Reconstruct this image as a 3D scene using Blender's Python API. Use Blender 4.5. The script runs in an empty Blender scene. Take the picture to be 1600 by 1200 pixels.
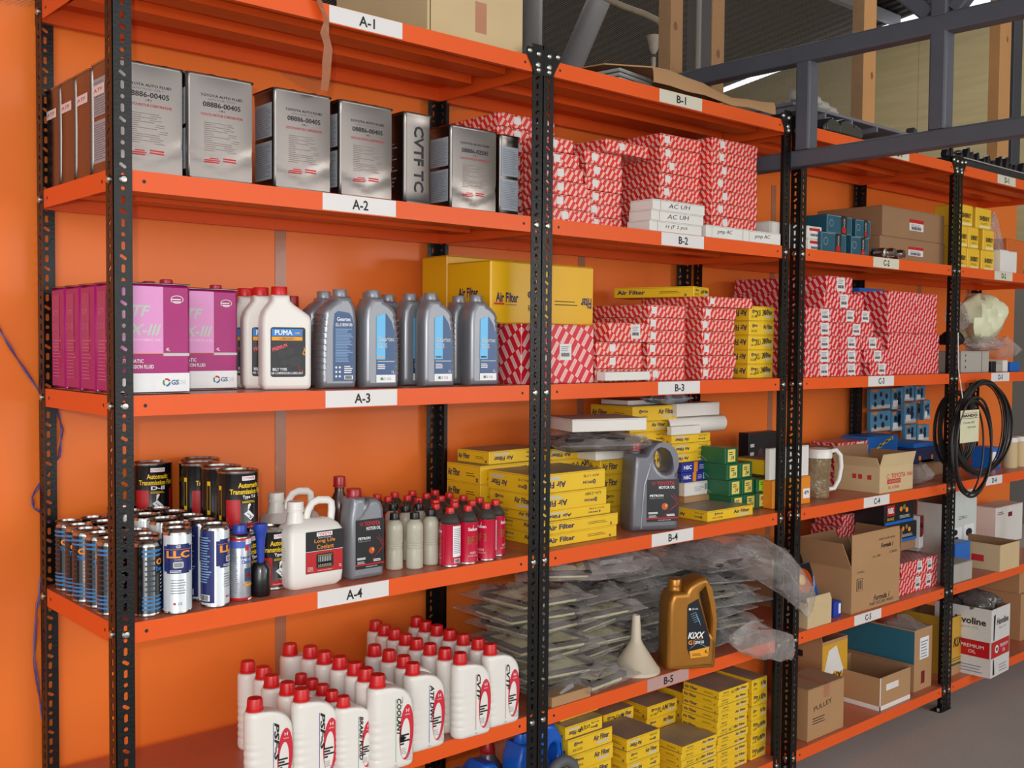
import bpy, math, random
from mathutils import Vector, Matrix
from mathutils.geometry import tessellate_polygon
random.seed(7)
PI = math.pi
scn = bpy.context.scene
col = scn.collection

# ------------------------------------------------------------------ camera
FPX = 1648.0
YAW, PITCH, ROLL = .7238, -.0379, .008
CAM = Vector((-.8228, -2.167, 1.6016))
_fw = Vector((math.sin(YAW)*math.cos(PITCH), math.cos(YAW)*math.cos(PITCH), math.sin(PITCH)))
_r0 = Vector((math.cos(YAW), -math.sin(YAW), 0)); _u0 = _r0.cross(_fw)
_rt = math.cos(ROLL)*_r0+math.sin(ROLL)*_u0
_up = -math.sin(ROLL)*_r0+math.cos(ROLL)*_u0
cd = bpy.data.cameras.new('camera'); cam = bpy.data.objects.new('camera', cd); col.objects.link(cam)
cd.sensor_fit = 'HORIZONTAL'; cd.sensor_width = 36.0; cd.lens = 36.0*FPX/1600.0
cd.clip_start = .05; cd.clip_end = 200
M4 = Matrix((_rt, _up, -_fw)).transposed().to_4x4(); M4.translation = CAM
cam.matrix_world = M4
scn.camera = cam

# ------------------------------------------------------------------ light
scn.view_settings.view_transform = 'Standard'
try: scn.view_settings.look = 'None'
except Exception: pass
scn.view_settings.exposure = 0.0
scn.view_settings.gamma = 1.0
scn.view_settings.use_curve_mapping = False
world = bpy.data.worlds.new('world'); scn.world = world; world.use_nodes = True
bgn = world.node_tree.nodes['Background']
bgn.inputs[0].default_value = (.95, .97, 1.0, 1); bgn.inputs[1].default_value = 1.5

def area(name, loc, target, sx, sy, power, color=(1, 1, 1)):
    l = bpy.data.lights.new(name, 'AREA'); l.shape = 'RECTANGLE'; l.size = sx; l.size_y = sy
    l.energy = power; l.color = color
    o = bpy.data.objects.new(name, l); col.objects.link(o); o.location = loc
    d = Vector(target)-Vector(loc); o.rotation_euler = d.to_track_quat('-Z', 'Y').to_euler()
    return o
# the open loading doors of the warehouse behind and beside the photographer
area('daylight_door_behind', (-4.6, -6.2, 2.2), (1.2, 0, 1.0), 3.6, 3.6, 150, (1, .98, .95))
area('daylight_door_aisle', (3.4, -7.0, 2.3), (2.2, 0, 1.0), 3.4, 3.6, 45, (1, .97, .93))
area('plywood_fill', (6.3, 2.6, 4.78), (7.0, 2.4, 0), 1.6, 4.0, 90, (1, .98, .92))  # added fill under the roof, brightens the plywood in place of eave-slot daylight
# unseen window light, added and aimed to put a soft gleam on the wall
area('wall_gleam_light', (4.3, -4.3, 1.95), (1.0, .5, 1.75), 1.3, .7, 26, (1, .98, .95))
# the camera's own small flash
fl = bpy.data.lights.new('camera_flash', 'SPOT'); fl.energy = 50; fl.shadow_soft_size = .018
fl.spot_size = math.radians(86); fl.spot_blend = .7; fl.color = (1, .96, .92)
fo = bpy.data.objects.new('camera_flash', fl); col.objects.link(fo)
fo.location = CAM+.07*_up-.05*_rt-.03*_fw
fo.rotation_euler = (_fw+.02*_up).to_track_quat('-Z', 'Y').to_euler()

# ------------------------------------------------------------------ pixel -> place helpers (frame 1600 x 1200)
def ray(u, v): return _fw+(u-800)/FPX*_rt-(v-600)/FPX*_up
def on_y(u, v, y):
    d = ray(u, v); t = (y-CAM.y)/d.y; p = CAM+d*t; return p.x, p.z
def on_z(u, v, z):
    d = ray(u, v); t = (z-CAM.z)/d.z; p = CAM+d*t; return p.x, p.y
def on_x(u, v, x):
    d = ray(u, v); t = (x-CAM.x)/d.x; p = CAM+d*t; return p.y, p.z
def X(u, y, v=600): return on_y(u, v, y)[0]

# ------------------------------------------------------------------ materials
def lin(c):
    if isinstance(c, (int, float)): c = (c, c, c)
    return tuple(((x/255)/12.92 if x/255 <= .04045 else ((x/255+.055)/1.055)**2.4) for x in c)
class NT:
    def __init__(s, m):
        m.use_nodes = True; s.t = m.node_tree; s.n = s.t.nodes; s.l = s.t.links; s.b = s.n['Principled BSDF']
    def new(s, typ, **kw):
        n = s.n.new(typ)
        for k, v in kw.items(): setattr(n, k, v)
        return n
    def math(s, op, a, b=None, c=None):
        n = s.n.new('ShaderNodeMath'); n.operation = op
        for i, q in enumerate((a, b, c)):
            if q is None: continue
            if isinstance(q, (int, float)): n.inputs[i].default_value = q
            else: s.l.new(q, n.inputs[i])
        return n.outputs[0]
    def mix(s, fac, a, b):
        n = s.n.new('ShaderNodeMix'); n.data_type = 'RGBA'
        for i, q in ((0, fac), (6, a), (7, b)):
            if isinstance(q, (int, float)): n.inputs[i].default_value = q
            elif isinstance(q, tuple): n.inputs[i].default_value = (*q[:3], 1)
            else: s.l.new(q, n.inputs[i])
        return n.outputs[2]
    def noise(s, scale, detail=2, coord='Object', vec=None):
        n = s.n.new('ShaderNodeTexNoise'); n.inputs['Scale'].default_value = scale; n.inputs['Detail'].default_value = detail
        if vec is None:
            t = s.n.new('ShaderNodeTexCoord'); vec = t.outputs[coord]
        s.l.new(vec, n.inputs['Vector']); return n.outputs['Fac']
    def bump(s, h, strength=.3, dist=.002):
        n = s.n.new('ShaderNodeBump'); n.inputs['Strength'].default_value = strength; n.inputs['Distance'].default_value = dist
        s.l.new(h, n.inputs['Height']); s.l.new(n.outputs[0], s.b.inputs['Normal'])
MATS = {}
def mat(name, rgb, rough=.5, metal=0, vary=.08, scale=30, bump=0, bscale=None, coat=0, spec=.5, alpha=1, trans=0, ior=1.45, dust=None, emit=0):
    if name in MATS: return MATS[name]
    m = bpy.data.materials.new(name); t = NT(m); b = t.b; c = lin(rgb)
    f = t.noise(scale, 3)
    dk = tuple(x*(1-vary) for x in c); lt = tuple(min(1, x*(1+vary)) for x in c)
    out = t.mix(f, dk, lt)
    if dust:   # dust that has settled on upward faces of the thing
        g = t.new('ShaderNodeNewGeometry'); sp = t.new('ShaderNodeSeparateXYZ'); t.l.new(g.outputs['True Normal'], sp.inputs[0])
        up = t.math('GREATER_THAN', sp.outputs[2], .75); fn = t.noise(14, 4)
        fac = t.math('MULTIPLY', up, t.math('MULTIPLY_ADD', fn, .5, dust[1]))
        out = t.mix(fac, out, lin(dust[0]))
    t.l.new(out, b.inputs['Base Color'])
    b.inputs['Metallic'].default_value = metal
    rf = t.math('MULTIPLY_ADD', t.noise(scale*.5, 2), .16, rough-.08); t.l.new(rf, b.inputs['Roughness'])
    b.inputs['Specular IOR Level'].default_value = spec
    if coat: b.inputs['Coat Weight'].default_value = coat; b.inputs['Coat Roughness'].default_value = .12
    if bump: t.bump(t.noise(bscale or scale, 3), bump)
    if alpha < 1: b.inputs['Alpha'].default_value = alpha
    if trans: b.inputs['Transmission Weight'].default_value = trans; b.inputs['IOR'].default_value = ior
    if emit: b.inputs['Emission Color'].default_value = (*c, 1); b.inputs['Emission Strength'].default_value = emit
    MATS[name] = m; return m

def genuine_mat(name, k, red, tag):
    """red carton wrap printed with slanted pale name tags"""
    m = bpy.data.materials.new(name); t = NT(m); uv = t.new('ShaderNodeUVMap'); uv.uv_map = 'UVMap'
    s = t.new('ShaderNodeSeparateXYZ'); t.l.new(uv.outputs[0], s.inputs[0]); u, v = s.outputs[0], s.outputs[1]
    th = math.radians(56); L = .045*k; P = .030*k
    q = t.math('ADD', t.math('MULTIPLY', u, math.cos(th)), t.math('MULTIPLY', v, math.sin(th)))
    p = t.math('SUBTRACT', t.math('MULTIPLY', u, math.sin(th)), t.math('MULTIPLY', v, math.cos(th)))
    qq = t.math('DIVIDE', q, L); row = t.math('FLOOR', qq); fq = t.math('FRACT', qq)
    xx = t.math('FRACT', t.math('MULTIPLY_ADD', row, .5, t.math('DIVIDE', p, P)))
    tagm = t.math('LESS_THAN', xx, .44)
    tagm = t.math('MULTIPLY', tagm, t.math('GREATER_THAN', fq, .07))
    lines = t.noise(420/k, 1, 'UV'); ctr = t.math('LESS_THAN', t.math('ABSOLUTE', t.math('SUBTRACT', xx, .22)), .09)
    ink = t.math('MULTIPLY', t.math('MULTIPLY', ctr, t.math('GREATER_THAN', lines, .47)), t.math('LESS_THAN', t.math('ABSOLUTE', t.math('SUBTRACT', fq, .54)), .38))
    tagc = t.mix(t.math('MULTIPLY', ink, .40), lin(tag), lin((205, 70, 80)))
    out = t.mix(tagm, t.mix(t.noise(8, 2), lin(red), tuple(x*1.12 for x in lin(red))), tagc)
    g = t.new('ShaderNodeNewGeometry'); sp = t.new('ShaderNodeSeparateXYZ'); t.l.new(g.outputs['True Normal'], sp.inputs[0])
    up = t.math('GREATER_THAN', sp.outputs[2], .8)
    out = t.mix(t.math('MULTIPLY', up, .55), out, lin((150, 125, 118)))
    t.l.new(out, t.b.inputs['Base Color']); t.b.inputs['Roughness'].default_value = .38
    t.bump(t.noise(18, 3), .25, .004)
    MATS[name] = m; return m
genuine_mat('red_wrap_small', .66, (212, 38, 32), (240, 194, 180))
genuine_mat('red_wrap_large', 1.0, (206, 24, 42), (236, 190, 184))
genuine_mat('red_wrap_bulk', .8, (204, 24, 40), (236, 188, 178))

ORANGE = mat('orange_enamel', (232, 92, 34), .34, vary=.05, scale=6, spec=.28, dust=((168, 112, 90), .45), bump=.05, bscale=9)
def wall_orange():
    m = bpy.data.materials.new('orange_wall_paint'); t = NT(m)
    f = t.noise(1.3, 3); f2 = t.noise(260, 2)
    c = t.mix(f, lin((236, 116, 44)), lin((244, 128, 54))); t.l.new(c, t.b.inputs['Base Color'])
    t.b.inputs['Roughness'].default_value = .30; t.b.inputs['Specular IOR Level'].default_value = .30
    h = t.math('ADD', t.math('MULTIPLY', t.noise(2.2, 2), 3.0), t.math('MULTIPLY', f2, .05)); t.bump(h, .25, .006)
    MATS['orange_wall'] = m; return m
WALLO = wall_orange()
BLACK = mat('black_hammered_paint', (16, 15, 14), .34, vary=.3, scale=60, bump=.35, bscale=140, spec=.4)
ZINC = mat('zinc_bolt', (190, 190, 180), .32, 1, vary=.15, scale=90)
TRUSS = mat('blue_grey_steel_paint', (82, 84, 92), .45, vary=.12, scale=22, bump=.12, bscale=60)
PAPER = mat('white_label_paper', (226, 222, 218), .45, vary=.03, scale=20, bump=.1, coat=.3)
TAPE = mat('brown_packing_tape', (196, 132, 100), .25, vary=.1, scale=25, bump=.5, bscale=30, alpha=.75, coat=.4)
INK = mat('black_ink', (24, 22, 24), .5)
NAVY = mat('navy_ink', (40, 34, 84), .5)
REDINK = mat('red_ink', (200, 36, 44), .5)
WHITE = mat('white_print', (238, 238, 238), .4)
GREYP = mat('grey_print', (140, 140, 150), .5)
YEL = mat('yellow_carton', (236, 192, 34), .42, vary=.05, scale=9, bump=.12, bscale=16, dust=((138, 126, 116), .68))
YELO = mat('deep_yellow_carton', (226, 172, 8), .38, vary=.06, scale=7, bump=.25, bscale=9, dust=((140, 120, 90), .2))
CARD = mat('brown_cardboard', (176, 134, 92), .75, vary=.07, scale=10, bump=.15, bscale=22, dust=((140, 122, 104), .2))
CARDD = mat('dark_cardboard', (150, 112, 78), .78, vary=.08, scale=10, bump=.15, bscale=22, dust=((128, 112, 96), .2))
CARDL = mat('pale_cardboard', (204, 178, 134), .7, vary=.07, scale=10, bump=.15, bscale=22)
WCARD = mat('white_cardboard', (226, 222, 214), .55, vary=.04, scale=12, bump=.12, bscale=20, dust=((170, 158, 146), .4))
TIN = mat('tin_plate', (128, 121, 116), .30, 1, vary=.12, scale=5, bump=.22, bscale=3.5)
TINE = mat('tin_rim', (180, 176, 170), .22, 1, vary=.05, scale=30)
TINB = mat('bronze_tin_side', (166, 132, 112), .33, .85, vary=.08, scale=5, bump=.3, bscale=7)
WPLA = mat('white_plastic', (232, 228, 220), .36, vary=.03, scale=12, spec=.5)
RCAP = mat('red_plastic_cap', (208, 24, 26), .34, vary=.06, scale=20)
DRED = mat('dull_red_cap', (165, 28, 34), .3, vary=.06, scale=20)
GPLA = mat('grey_silver_plastic', (140, 142, 148), .32, .35, vary=.05, scale=20)
DGPLA = mat('dark_silver_plastic', (116, 116, 122), .32, .4, vary=.05, scale=20)
GOLD = mat('gold_plastic', (178, 120, 46), .32, .55, vary=.06, scale=30)
BPLA = mat('black_plastic', (24, 24, 26), .35, vary=.2, scale=30)
def film(name, rgb, a, rough=.18):
    m = bpy.data.materials.new(name); t = NT(m)
    c = t.mix(t.noise(9, 3), tuple(x*.8 for x in lin(rgb)), lin(rgb)); t.l.new(c, t.b.inputs['Base Color'])
    al = t.math('MULTIPLY_ADD', t.noise(14, 4), .5, a-.25)
    lw = t.new('ShaderNodeLayerWeight'); lw.inputs['Blend'].default_value = .35     # film looks denser edge-on
    al = t.math('ADD', al, t.math('MULTIPLY', t.math('POWER', lw.outputs['Facing'], 2.5), .6)); t.l.new(al, t.b.inputs['Alpha'])
    t.b.inputs['Roughness'].default_value = rough; t.b.inputs['Specular IOR Level'].default_value = .9
    t.bump(t.noise(17, 3), 1.0, .02); MATS[name] = m; return m
FILM = film('clear_plastic_film', (214, 206, 200), .22, .07)
FILMD = film('cloudy_plastic_film', (206, 200, 196), .34, .07)

# ------------------------------------------------------------------ mesh builder
_tc = {}
def text_geo(s, bold=0.0, shear=0.0):
    k = (s, bold, shear)
    if k not in _tc:
        cu = bpy.data.curves.new('t', 'FONT'); cu.body = s; cu.size = 1; cu.resolution_u = 2
        cu.align_x = 'CENTER'; cu.align_y = 'CENTER'; cu.offset = bold; cu.shear = shear
        ob = bpy.data.objects.new('t', cu); me = bpy.data.meshes.new_from_object(ob)
        vs = [(v.co.x, v.co.y) for v in me.vertices]; fs = [tuple(p.vertices) for p in me.polygons]
        # upright glyph faces point to +z in text space
        fs = [f if me.polygons[i].normal.z > 0 else f[::-1] for i, f in enumerate(fs)]
        xs = [v[0] for v in vs] or [0]; ys = [v[1] for v in vs] or [0]
        cx = (max(xs)+min(xs))/2; cy = (max(ys)+min(ys))/2
        vs = [(a-cx, b-cy) for a, b in vs]
        _tc[k] = (vs, fs, max(xs)-min(xs) or 1, max(ys)-min(ys) or 1)
        bpy.data.objects.remove(ob); bpy.data.curves.remove(cu); bpy.data.meshes.remove(me)
    return _tc[k]

class MB:
    def __init__(s): s.v = []; s.f = []; s.m = []; s.uv = {}; s.sm = []; s.mats = []
    def mi(s, m):
        if m not in s.mats: s.mats.append(m)
        return s.mats.index(m)
    def vert(s, p): s.v.append(tuple(p)); return len(s.v)-1
    def face(s, idx, m, smooth=False, uv=None):
        s.f.append(tuple(idx)); s.m.append(s.mi(m)); s.sm.append(smooth)
        if uv: s.uv[len(s.f)-1] = uv
    def poly(s, pts, m, smooth=False): s.face([s.vert(p) for p in pts], m, smooth)
    def box(s, x0, x1, y0, y1, z0, z1, m, c=0, fm=None, T=None):
        """box; c = chamfer; fm = {'F','B','L','R','T','D': material}; T = point transform"""
        fm = fm or {}; T = T or (lambda p: p)
        if c <= 0:
            i = [s.vert(T((x, y, z))) for z in (z0, z1) for y in (y0, y1) for x in (x0, x1)]
            for k, q in (('D', (0, 2, 3, 1)), ('T', (4, 5, 7, 6)), ('F', (0, 1, 5, 4)), ('B', (2, 6, 7, 3)), ('L', (0, 4, 6, 2)), ('R', (1, 3, 7, 5))):
                if fm.get(k, m) is not None: s.face([i[j] for j in q], fm.get(k, m))
            return
        c = min(c, (x1-x0)/2.2, (y1-y0)/2.2, (z1-z0)/2.2)
        P = {}
        for a in (0, 1):
            for b in (0, 1):
                for d in (0, 1):
                    x, y, z = (x0, x1)[a], (y0, y1)[b], (z0, z1)[d]
                    ix, iy, iz = (c, -c)[a], (c, -c)[b], (c, -c)[d]
                    P[a, b, d, 'x'] = s.vert(T((x, y+iy, z+iz))); P[a, b, d, 'y'] = s.vert(T((x+ix, y, z+iz))); P[a, b, d, 'z'] = s.vert(T((x+ix, y+iy, z)))
        g = lambda *k: P[k]
        q = s.face
        q([g(0,0,0,'y'), g(1,0,0,'y'), g(1,0,1,'y'), g(0,0,1,'y')], fm.get('F', m)); q([g(1,1,0,'y'), g(0,1,0,'y'), g(0,1,1,'y'), g(1,1,1,'y')], fm.get('B', m))
        q([g(0,1,0,'x'), g(0,0,0,'x'), g(0,0,1,'x'), g(0,1,1,'x')], fm.get('L', m)); q([g(1,0,0,'x'), g(1,1,0,'x'), g(1,1,1,'x'), g(1,0,1,'x')], fm.get('R', m))
        q([g(0,0,1,'z'), g(1,0,1,'z'), g(1,1,1,'z'), g(0,1,1,'z')], fm.get('T', m)); q([g(0,1,0,'z'), g(1,1,0,'z'), g(1,0,0,'z'), g(0,0,0,'z')], fm.get('D', m))
        for a, b, k, fl in ((0, 0, 'L', 0), (1, 0, 'R', 1), (1, 1, 'R', 0), (0, 1, 'L', 1)):
            r = [g(a,b,0,'x'), g(a,b,0,'y'), g(a,b,1,'y'), g(a,b,1,'x')]; q(r if not fl else r[::-1], fm.get(k, m))
        for b in (0, 1):
            for d in (0, 1):
                r = [g(0,b,d,'y'), g(1,b,d,'y'), g(1,b,d,'z'), g(0,b,d,'z')]; q(r if (b+d) % 2 else r[::-1], fm.get('F' if b == 0 else 'B', m))
        for a in (0, 1):
            for d in (0, 1):
                r = [g(a,0,d,'x'), g(a,1,d,'x'), g(a,1,d,'z'), g(a,0,d,'z')]; q(r if (a+d) % 2 == 0 else r[::-1], fm.get('L' if a == 0 else 'R', m))
        for a in (0, 1):
            for b in (0, 1):
                for d in (0, 1):
                    r = [g(a,b,d,'x'), g(a,b,d,'y'), g(a,b,d,'z')]; q(r if (a+b+d) % 2 else r[::-1], fm.get('L' if a == 0 else 'R', m))
    def lathe(s, prof, m, n=20, cx=0, cy=0, sx=1, sy=1, caps=True, ms=None, axis='z', org=(0, 0, 0)):
        rings = []
        def tr(a, b, h):
            if axis == 'z': return (org[0]+cx+a, org[1]+cy+b, org[2]+h)
            if axis == 'x': return (org[0]+h, org[1]+a, org[2]+b)
            return (org[0]+a, org[1]-h, org[2]+b)
        for r, z in prof:
            rings.append([s.vert(tr(r*sx*math.cos(2*PI*i/n), r*sy*math.sin(2*PI*i/n), z)) for i in range(n)])
        for k in range(len(prof)-1):
            a, b = rings[k], rings[k+1]; mm = ms[k] if ms else m
            for i in range(n):
                j = (i+1) % n; s.face([a[i], a[j], b[j], b[i]], mm, True)
        if caps:
            s.face(rings[0][::-1], ms[0] if ms else m); s.face(rings[-1], ms[-1] if ms else m)
    def loft(s, secs, m, caps=True, smooth=True):
        """secs: list of equal length point loops, counterclockwise seen from the end"""
        R = [[s.vert(p) for p in L] for L in secs]; n = len(R[0])
        for k in range(len(R)-1):
            for i in range(n):
                j = (i+1) % n; s.face([R[k][i], R[k][j], R[k+1][j], R[k+1][i]], m, smooth)
        if caps: s.face(R[0][::-1], m); s.face(R[-1], m)
    def tube(s, pts, r, m, n=8, caps=True, flat=1.0):
        P = [Vector(p) for p in pts]; secs = []
        up = Vector((0, 0, 1)); prev = None
        for i, p in enumerate(P):
            t = (P[min(i+1, len(P)-1)]-P[max(i-1, 0)]); t = t.normalized() if t.length > 1e-9 else Vector((0, 0, 1))
            a = prev if prev is not None else (up if abs(t.z) < .9 else Vector((1, 0, 0)))
            b = t.cross(a); b = b.normalized() if b.length > 1e-6 else t.orthogonal().normalized()
            a = b.cross(t).normalized(); prev = a
            rr = r[i] if isinstance(r, (list, tuple)) else r
            secs.append([p+rr*(math.cos(2*PI*k/n)*b*flat+math.sin(2*PI*k/n)*-a) for k in range(n)])
        s.loft(secs, m, caps)
    def rprism(s, outer, holes, y0, y1, r, m, steps=3, inset_only=None):
        """outline in (x,z) ccw seen from -y, extruded y0..y1 with rounded rims"""
        def norms(L, sgn):
            n = len(L); out = []
            for i in range(n):
                a = Vector(L[i-1]); b = Vector(L[i]); c = Vector(L[(i+1) % n])
                d1 = (b-a); d2 = (c-b)
                d1 = d1.normalized() if d1.length else d2.normalized(); d2 = d2.normalized() if d2.length else d1
                nn = Vector((d1.y+d2.y, -(d1.x+d2.x)))
                nn = nn.normalized() if nn.length > 1e-6 else Vector((d1.y, -d1.x))
                k = 1/max(.5, nn.dot(Vector((d1.y, -d1.x))))
                out.append(nn*k*sgn)
            return out
        loops = [(outer, 1)]+[(h, 1) for h in holes]
        prof = [(r*(1-math.sin(PI/2*k/steps)), r*(1-math.cos(PI/2*k/steps))) for k in range(steps+1)]  # (inset, dist from face)
        prof = [(r*(1-math.sin(a)), r*(1-math.cos(a))) for a in [PI/2*k/steps for k in range(steps+1)]]
        seq = [(i, y0+d) for i, d in prof]+[(i, y1-d) for i, d in prof[::-1]]
        fr = []; bk = []
        for L, sg in loops:
            N = norms(L, sg); rings = []
            for ins, y in seq:
                rings.append([s.vert((p[0]-n.x*ins, y, p[1]-n.y*ins)) for p, n in zip(L, N)])
            n = len(L)
            for k in range(len(rings)-1):
                for i in range(n):
                    j = (i+1) % n; s.face([rings[k][i], rings[k][j], rings[k+1][j], rings[k+1][i]], m, True)
            fr.append(rings[0]); bk.append(rings[-1])
        for rr, flip in ((fr, False), (bk, True)):
            idx = [i for L in rr for i in L]
            tris = tessellate_polygon([[Vector((s.v[i][0], s.v[i][2], 0)) for i in L] for L in rr])
            for t in tris:
                q = [idx[i] for i in t]
                a, b, c = (s.v[i] for i in q)
                ar = (b[0]-a[0])*(c[2]-a[2])-(c[0]-a[0])*(b[2]-a[2])
                if abs(ar) < 1e-12: continue
                if (ar < 0) != flip: q = q[::-1]
                s.face(q, m)
    # ---- decals: fr maps (a,b) on the face to a 3-D point
    def curved(s, fr, T, m, lim=.0055, d=0):
        """a flat triangle laid on a can: cut until it follows the curve"""
        L = [abs(T[i][0]-T[(i+1) % 3][0]) for i in range(3)]; k = L.index(max(L))
        if L[k] <= lim or d > 6: s.poly([fr(*p) for p in T], m); return
        p, q, r_ = T[k], T[(k+1) % 3], T[(k+2) % 3]; mid = ((p[0]+q[0])/2, (p[1]+q[1])/2)
        s.curved(fr, (p, mid, r_), m, lim, d+1); s.curved(fr, (mid, q, r_), m, lim, d+1)
    def rect(s, fr, a0, b0, a1, b1, m, n=1):
        if getattr(fr, 'cyl', False): n = max(n, int(abs(a1-a0)/.005)+1)
        for i in range(n):
            p = a0+(a1-a0)*i/n; q = a0+(a1-a0)*(i+1)/n
            s.poly([fr(p, b0), fr(q, b0), fr(q, b1), fr(p, b1)], m, n > 1)
    def shape(s, fr, pts, m):
        if getattr(fr, 'cyl', False):
            for t in tessellate_polygon([[Vector((p[0], p[1], 0)) for p in pts]]):
                T = [pts[i] for i in t]
                if (T[1][0]-T[0][0])*(T[2][1]-T[0][1])-(T[2][0]-T[0][0])*(T[1][1]-T[0][1]) < 0: T = T[::-1]
                s.curved(fr, T, m)
            return
        s.poly([fr(a, b) for a, b in pts], m)
    def text(s, fr, t, a, b, h, m, w=None, bold=.0, shear=0, rot=0):
        """centred at (a,b); h = glyph-body height; w = width to fit"""
        vs, fs, W, H = text_geo(t, bold, shear)
        k = h/max(.3, H if H > .5 else .72); kx = (w/W) if w else k
        c, sn = math.cos(rot), math.sin(rot)
        if getattr(fr, 'cyl', False):
            P = [(a+x*kx*c-y*k*sn, b+x*kx*sn+y*k*c) for x, y in vs]
            for f in fs:
                for i in range(1, len(f)-1): s.curved(fr, (P[f[0]], P[f[i]], P[f[i+1]]), m)
            return
        ids = []
        for x, y in vs:
            X_, Y_ = x*kx, y*k
            ids.append(s.vert(fr(a+X_*c-Y_*sn, b+X_*sn+Y_*c)))
        for f in fs: s.face([ids[i] for i in f], m)
    def lines(s, fr, a0, b0, a1, b1, n, m, seed=0, fill=.42):
        """rows of small print"""
        rr = random.Random(seed); st = (b1-b0)/n
        for i in range(n):
            e = a1-(a1-a0)*rr.random()*.35
            s.rect(fr, a0, b0+st*i, e, b0+st*(i+fill), m)
    def barcode(s, fr, a0, b0, a1, b1, m=None, seed=1):
        rr = random.Random(seed); a = a0; w = (a1-a0)/26
        while a < a1-w:
            k = w*(.5+rr.random()*.9); s.rect(fr, a, b0, min(a+k, a1), b1, m or INK); a += k+w*(.4+rr.random()*.8)
    def scrawl(s, fr, pts, m, w=.0012):
        for (a, b), (c, d) in zip(pts, pts[1:]):
            L = math.hypot(c-a, d-b) or 1; nx, ny = -(d-b)/L*w, (c-a)/L*w
            s.poly([fr(a-nx, b-ny), fr(a+nx, b+ny), fr(c+nx, d+ny), fr(c-nx, d-ny)][::-1], m)
    def mesh(s, name):
        me = bpy.data.meshes.new(name); me.from_pydata(s.v, [], s.f)
        for m in s.mats: me.materials.append(m)
        uvl = me.uv_layers.new(name='UVMap')
        for i, p in enumerate(me.polygons):
            p.material_index = s.m[i]; p.use_smooth = s.sm[i]
            n = p.normal; ax = max(range(3), key=lambda k: abs(n[k]))
            for li in p.loop_indices:
                co = me.vertices[me.loops[li].vertex_index].co
                uvl.data[li].uv = ((co.y, co.z) if ax == 0 else (co.x, co.z) if ax == 1 else (co.x, co.y))
        if any(s.sm):
            try: me.set_sharp_from_angle(angle=math.radians(38))
            except Exception: pass
        me.validate(); return me
    def build(s, name, parent=None, loc=None, rz=0):
        o = bpy.data.objects.new(name, s.mesh(name)); col.objects.link(o)
        if parent: o.parent = parent
        if loc is not None: o.location = loc
        if rz: o.rotation_euler = (0, 0, rz)
        return o
def tag(o, label=None, cat=None, group=None, kind=None):
    if label: o['label'] = label
    if cat: o['category'] = cat
    if group: o['group'] = group
    if kind: o['kind'] = kind
    return o
def empty(name, loc=(0, 0, 0), rz=0, label=None, cat=None, group=None):
    o = bpy.data.objects.new(name, None); col.objects.link(o); o.location = loc; o.rotation_euler = (0, 0, rz)
    o.empty_display_size = .05
    return tag(o, label, cat, group)
def kids(o): return [c for c in KIDS if c.parent == o]
def dup(root, loc, rz=0, label=None, group=None):
    r = root.copy(); col.objects.link(r); r.location = loc; r.rotation_euler = (0, 0, rz)
    if label: r['label'] = label
    if group: r['group'] = group
    for ch in list(root.children):
        c = ch.copy(); col.objects.link(c); c.parent = r
        for g in list(ch.children):
            d = g.copy(); col.objects.link(d); d.parent = c
    return r
EPS = .0006
def face_frame(k, w, d, h, e=EPS):
    """decal frames of a box 0..w, 0..d, 0..h; origin lower left of the face as seen"""
    if k == 'F': return lambda a, b: (a, -e, b)
    if k == 'L': return lambda a, b: (-e, d-a, b)
    if k == 'R': return lambda a, b: (w+e, a, b)
    if k == 'T': return lambda a, b: (a, b, h+e)
def cyl_frame(r, cx=0, cy=0, a0=-PI/2, e=EPS):
    """a = arc length along the can from the angle a0, b = height"""
    f = lambda a, b: (cx+(r+e)*math.cos(a0+a/r), cy+(r+e)*math.sin(a0+a/r), b)
    f.cyl = True
    return f
def rrect(cx, cy, w, d, r, n=4):
    r = min(r, w/2-1e-4, d/2-1e-4); out = []
    for qx, qy, a in ((1, -1, -PI/2), (1, 1, 0), (-1, 1, PI/2), (-1, -1, PI)):
        for i in range(n+1):
            t = a+PI/2*i/n; out.append((cx+qx*(w/2-r)+r*math.cos(t), cy+qy*(d/2-r)+r*math.sin(t)))
    return out
def arc(cx, cy, r, a0, a1, n=8, ry=None):
    ry = ry or r
    return [(cx+r*math.cos(math.radians(a0+(a1-a0)*i/n)), cy+ry*math.sin(math.radians(a0+(a1-a0)*i/n))) for i in range(n+1)]

# shelf-top heights above the floor, and the racks' geometry
SZ = {1: 2.396, 2: 1.956, 3: 1.488, 4: 1.010, 5: .552, 6: .114}
W, D, LIP = 1.1992, .477, .043
X0 = {'A': 0.0, 'B': 1.2, 'C': 2.463, 'D': 3.663}
# ------------------------------------------------------------------ the setting
WY = .50                     # orange partition just behind the racks
def struct(name, mb, **k): o = mb.build(name, **k); o['kind'] = 'structure'; return o
def concrete():
    m = bpy.data.materials.new('concrete_floor'); t = NT(m)
    a = t.noise(2.0, 5); b = t.noise(90, 4)
    c = t.mix(a, lin((172, 166, 160)), lin((196, 190, 184))); c = t.mix(t.math('MULTIPLY', b, .35), c, lin((96, 92, 90)))
    t.l.new(c, t.b.inputs['Base Color']); t.b.inputs['Roughness'].default_value = .62; t.bump(b, .25, .002); return m
def plywood():
    m = bpy.data.materials.new('plywood_sheet'); t = NT(m)
    tc = t.new('ShaderNodeTexCoord'); mp = t.new('ShaderNodeMapping'); mp.inputs['Scale'].default_value = (1, .35, 5)
    t.l.new(tc.outputs['Object'], mp.inputs[0]); n = t.noise(4, 4, vec=mp.outputs[0])
    c = t.mix(n, lin((150, 134, 98)), lin((178, 162, 120))); t.l.new(c, t.b.inputs['Base Color'])
    t.b.inputs['Roughness'].default_value = .8; return m
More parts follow.
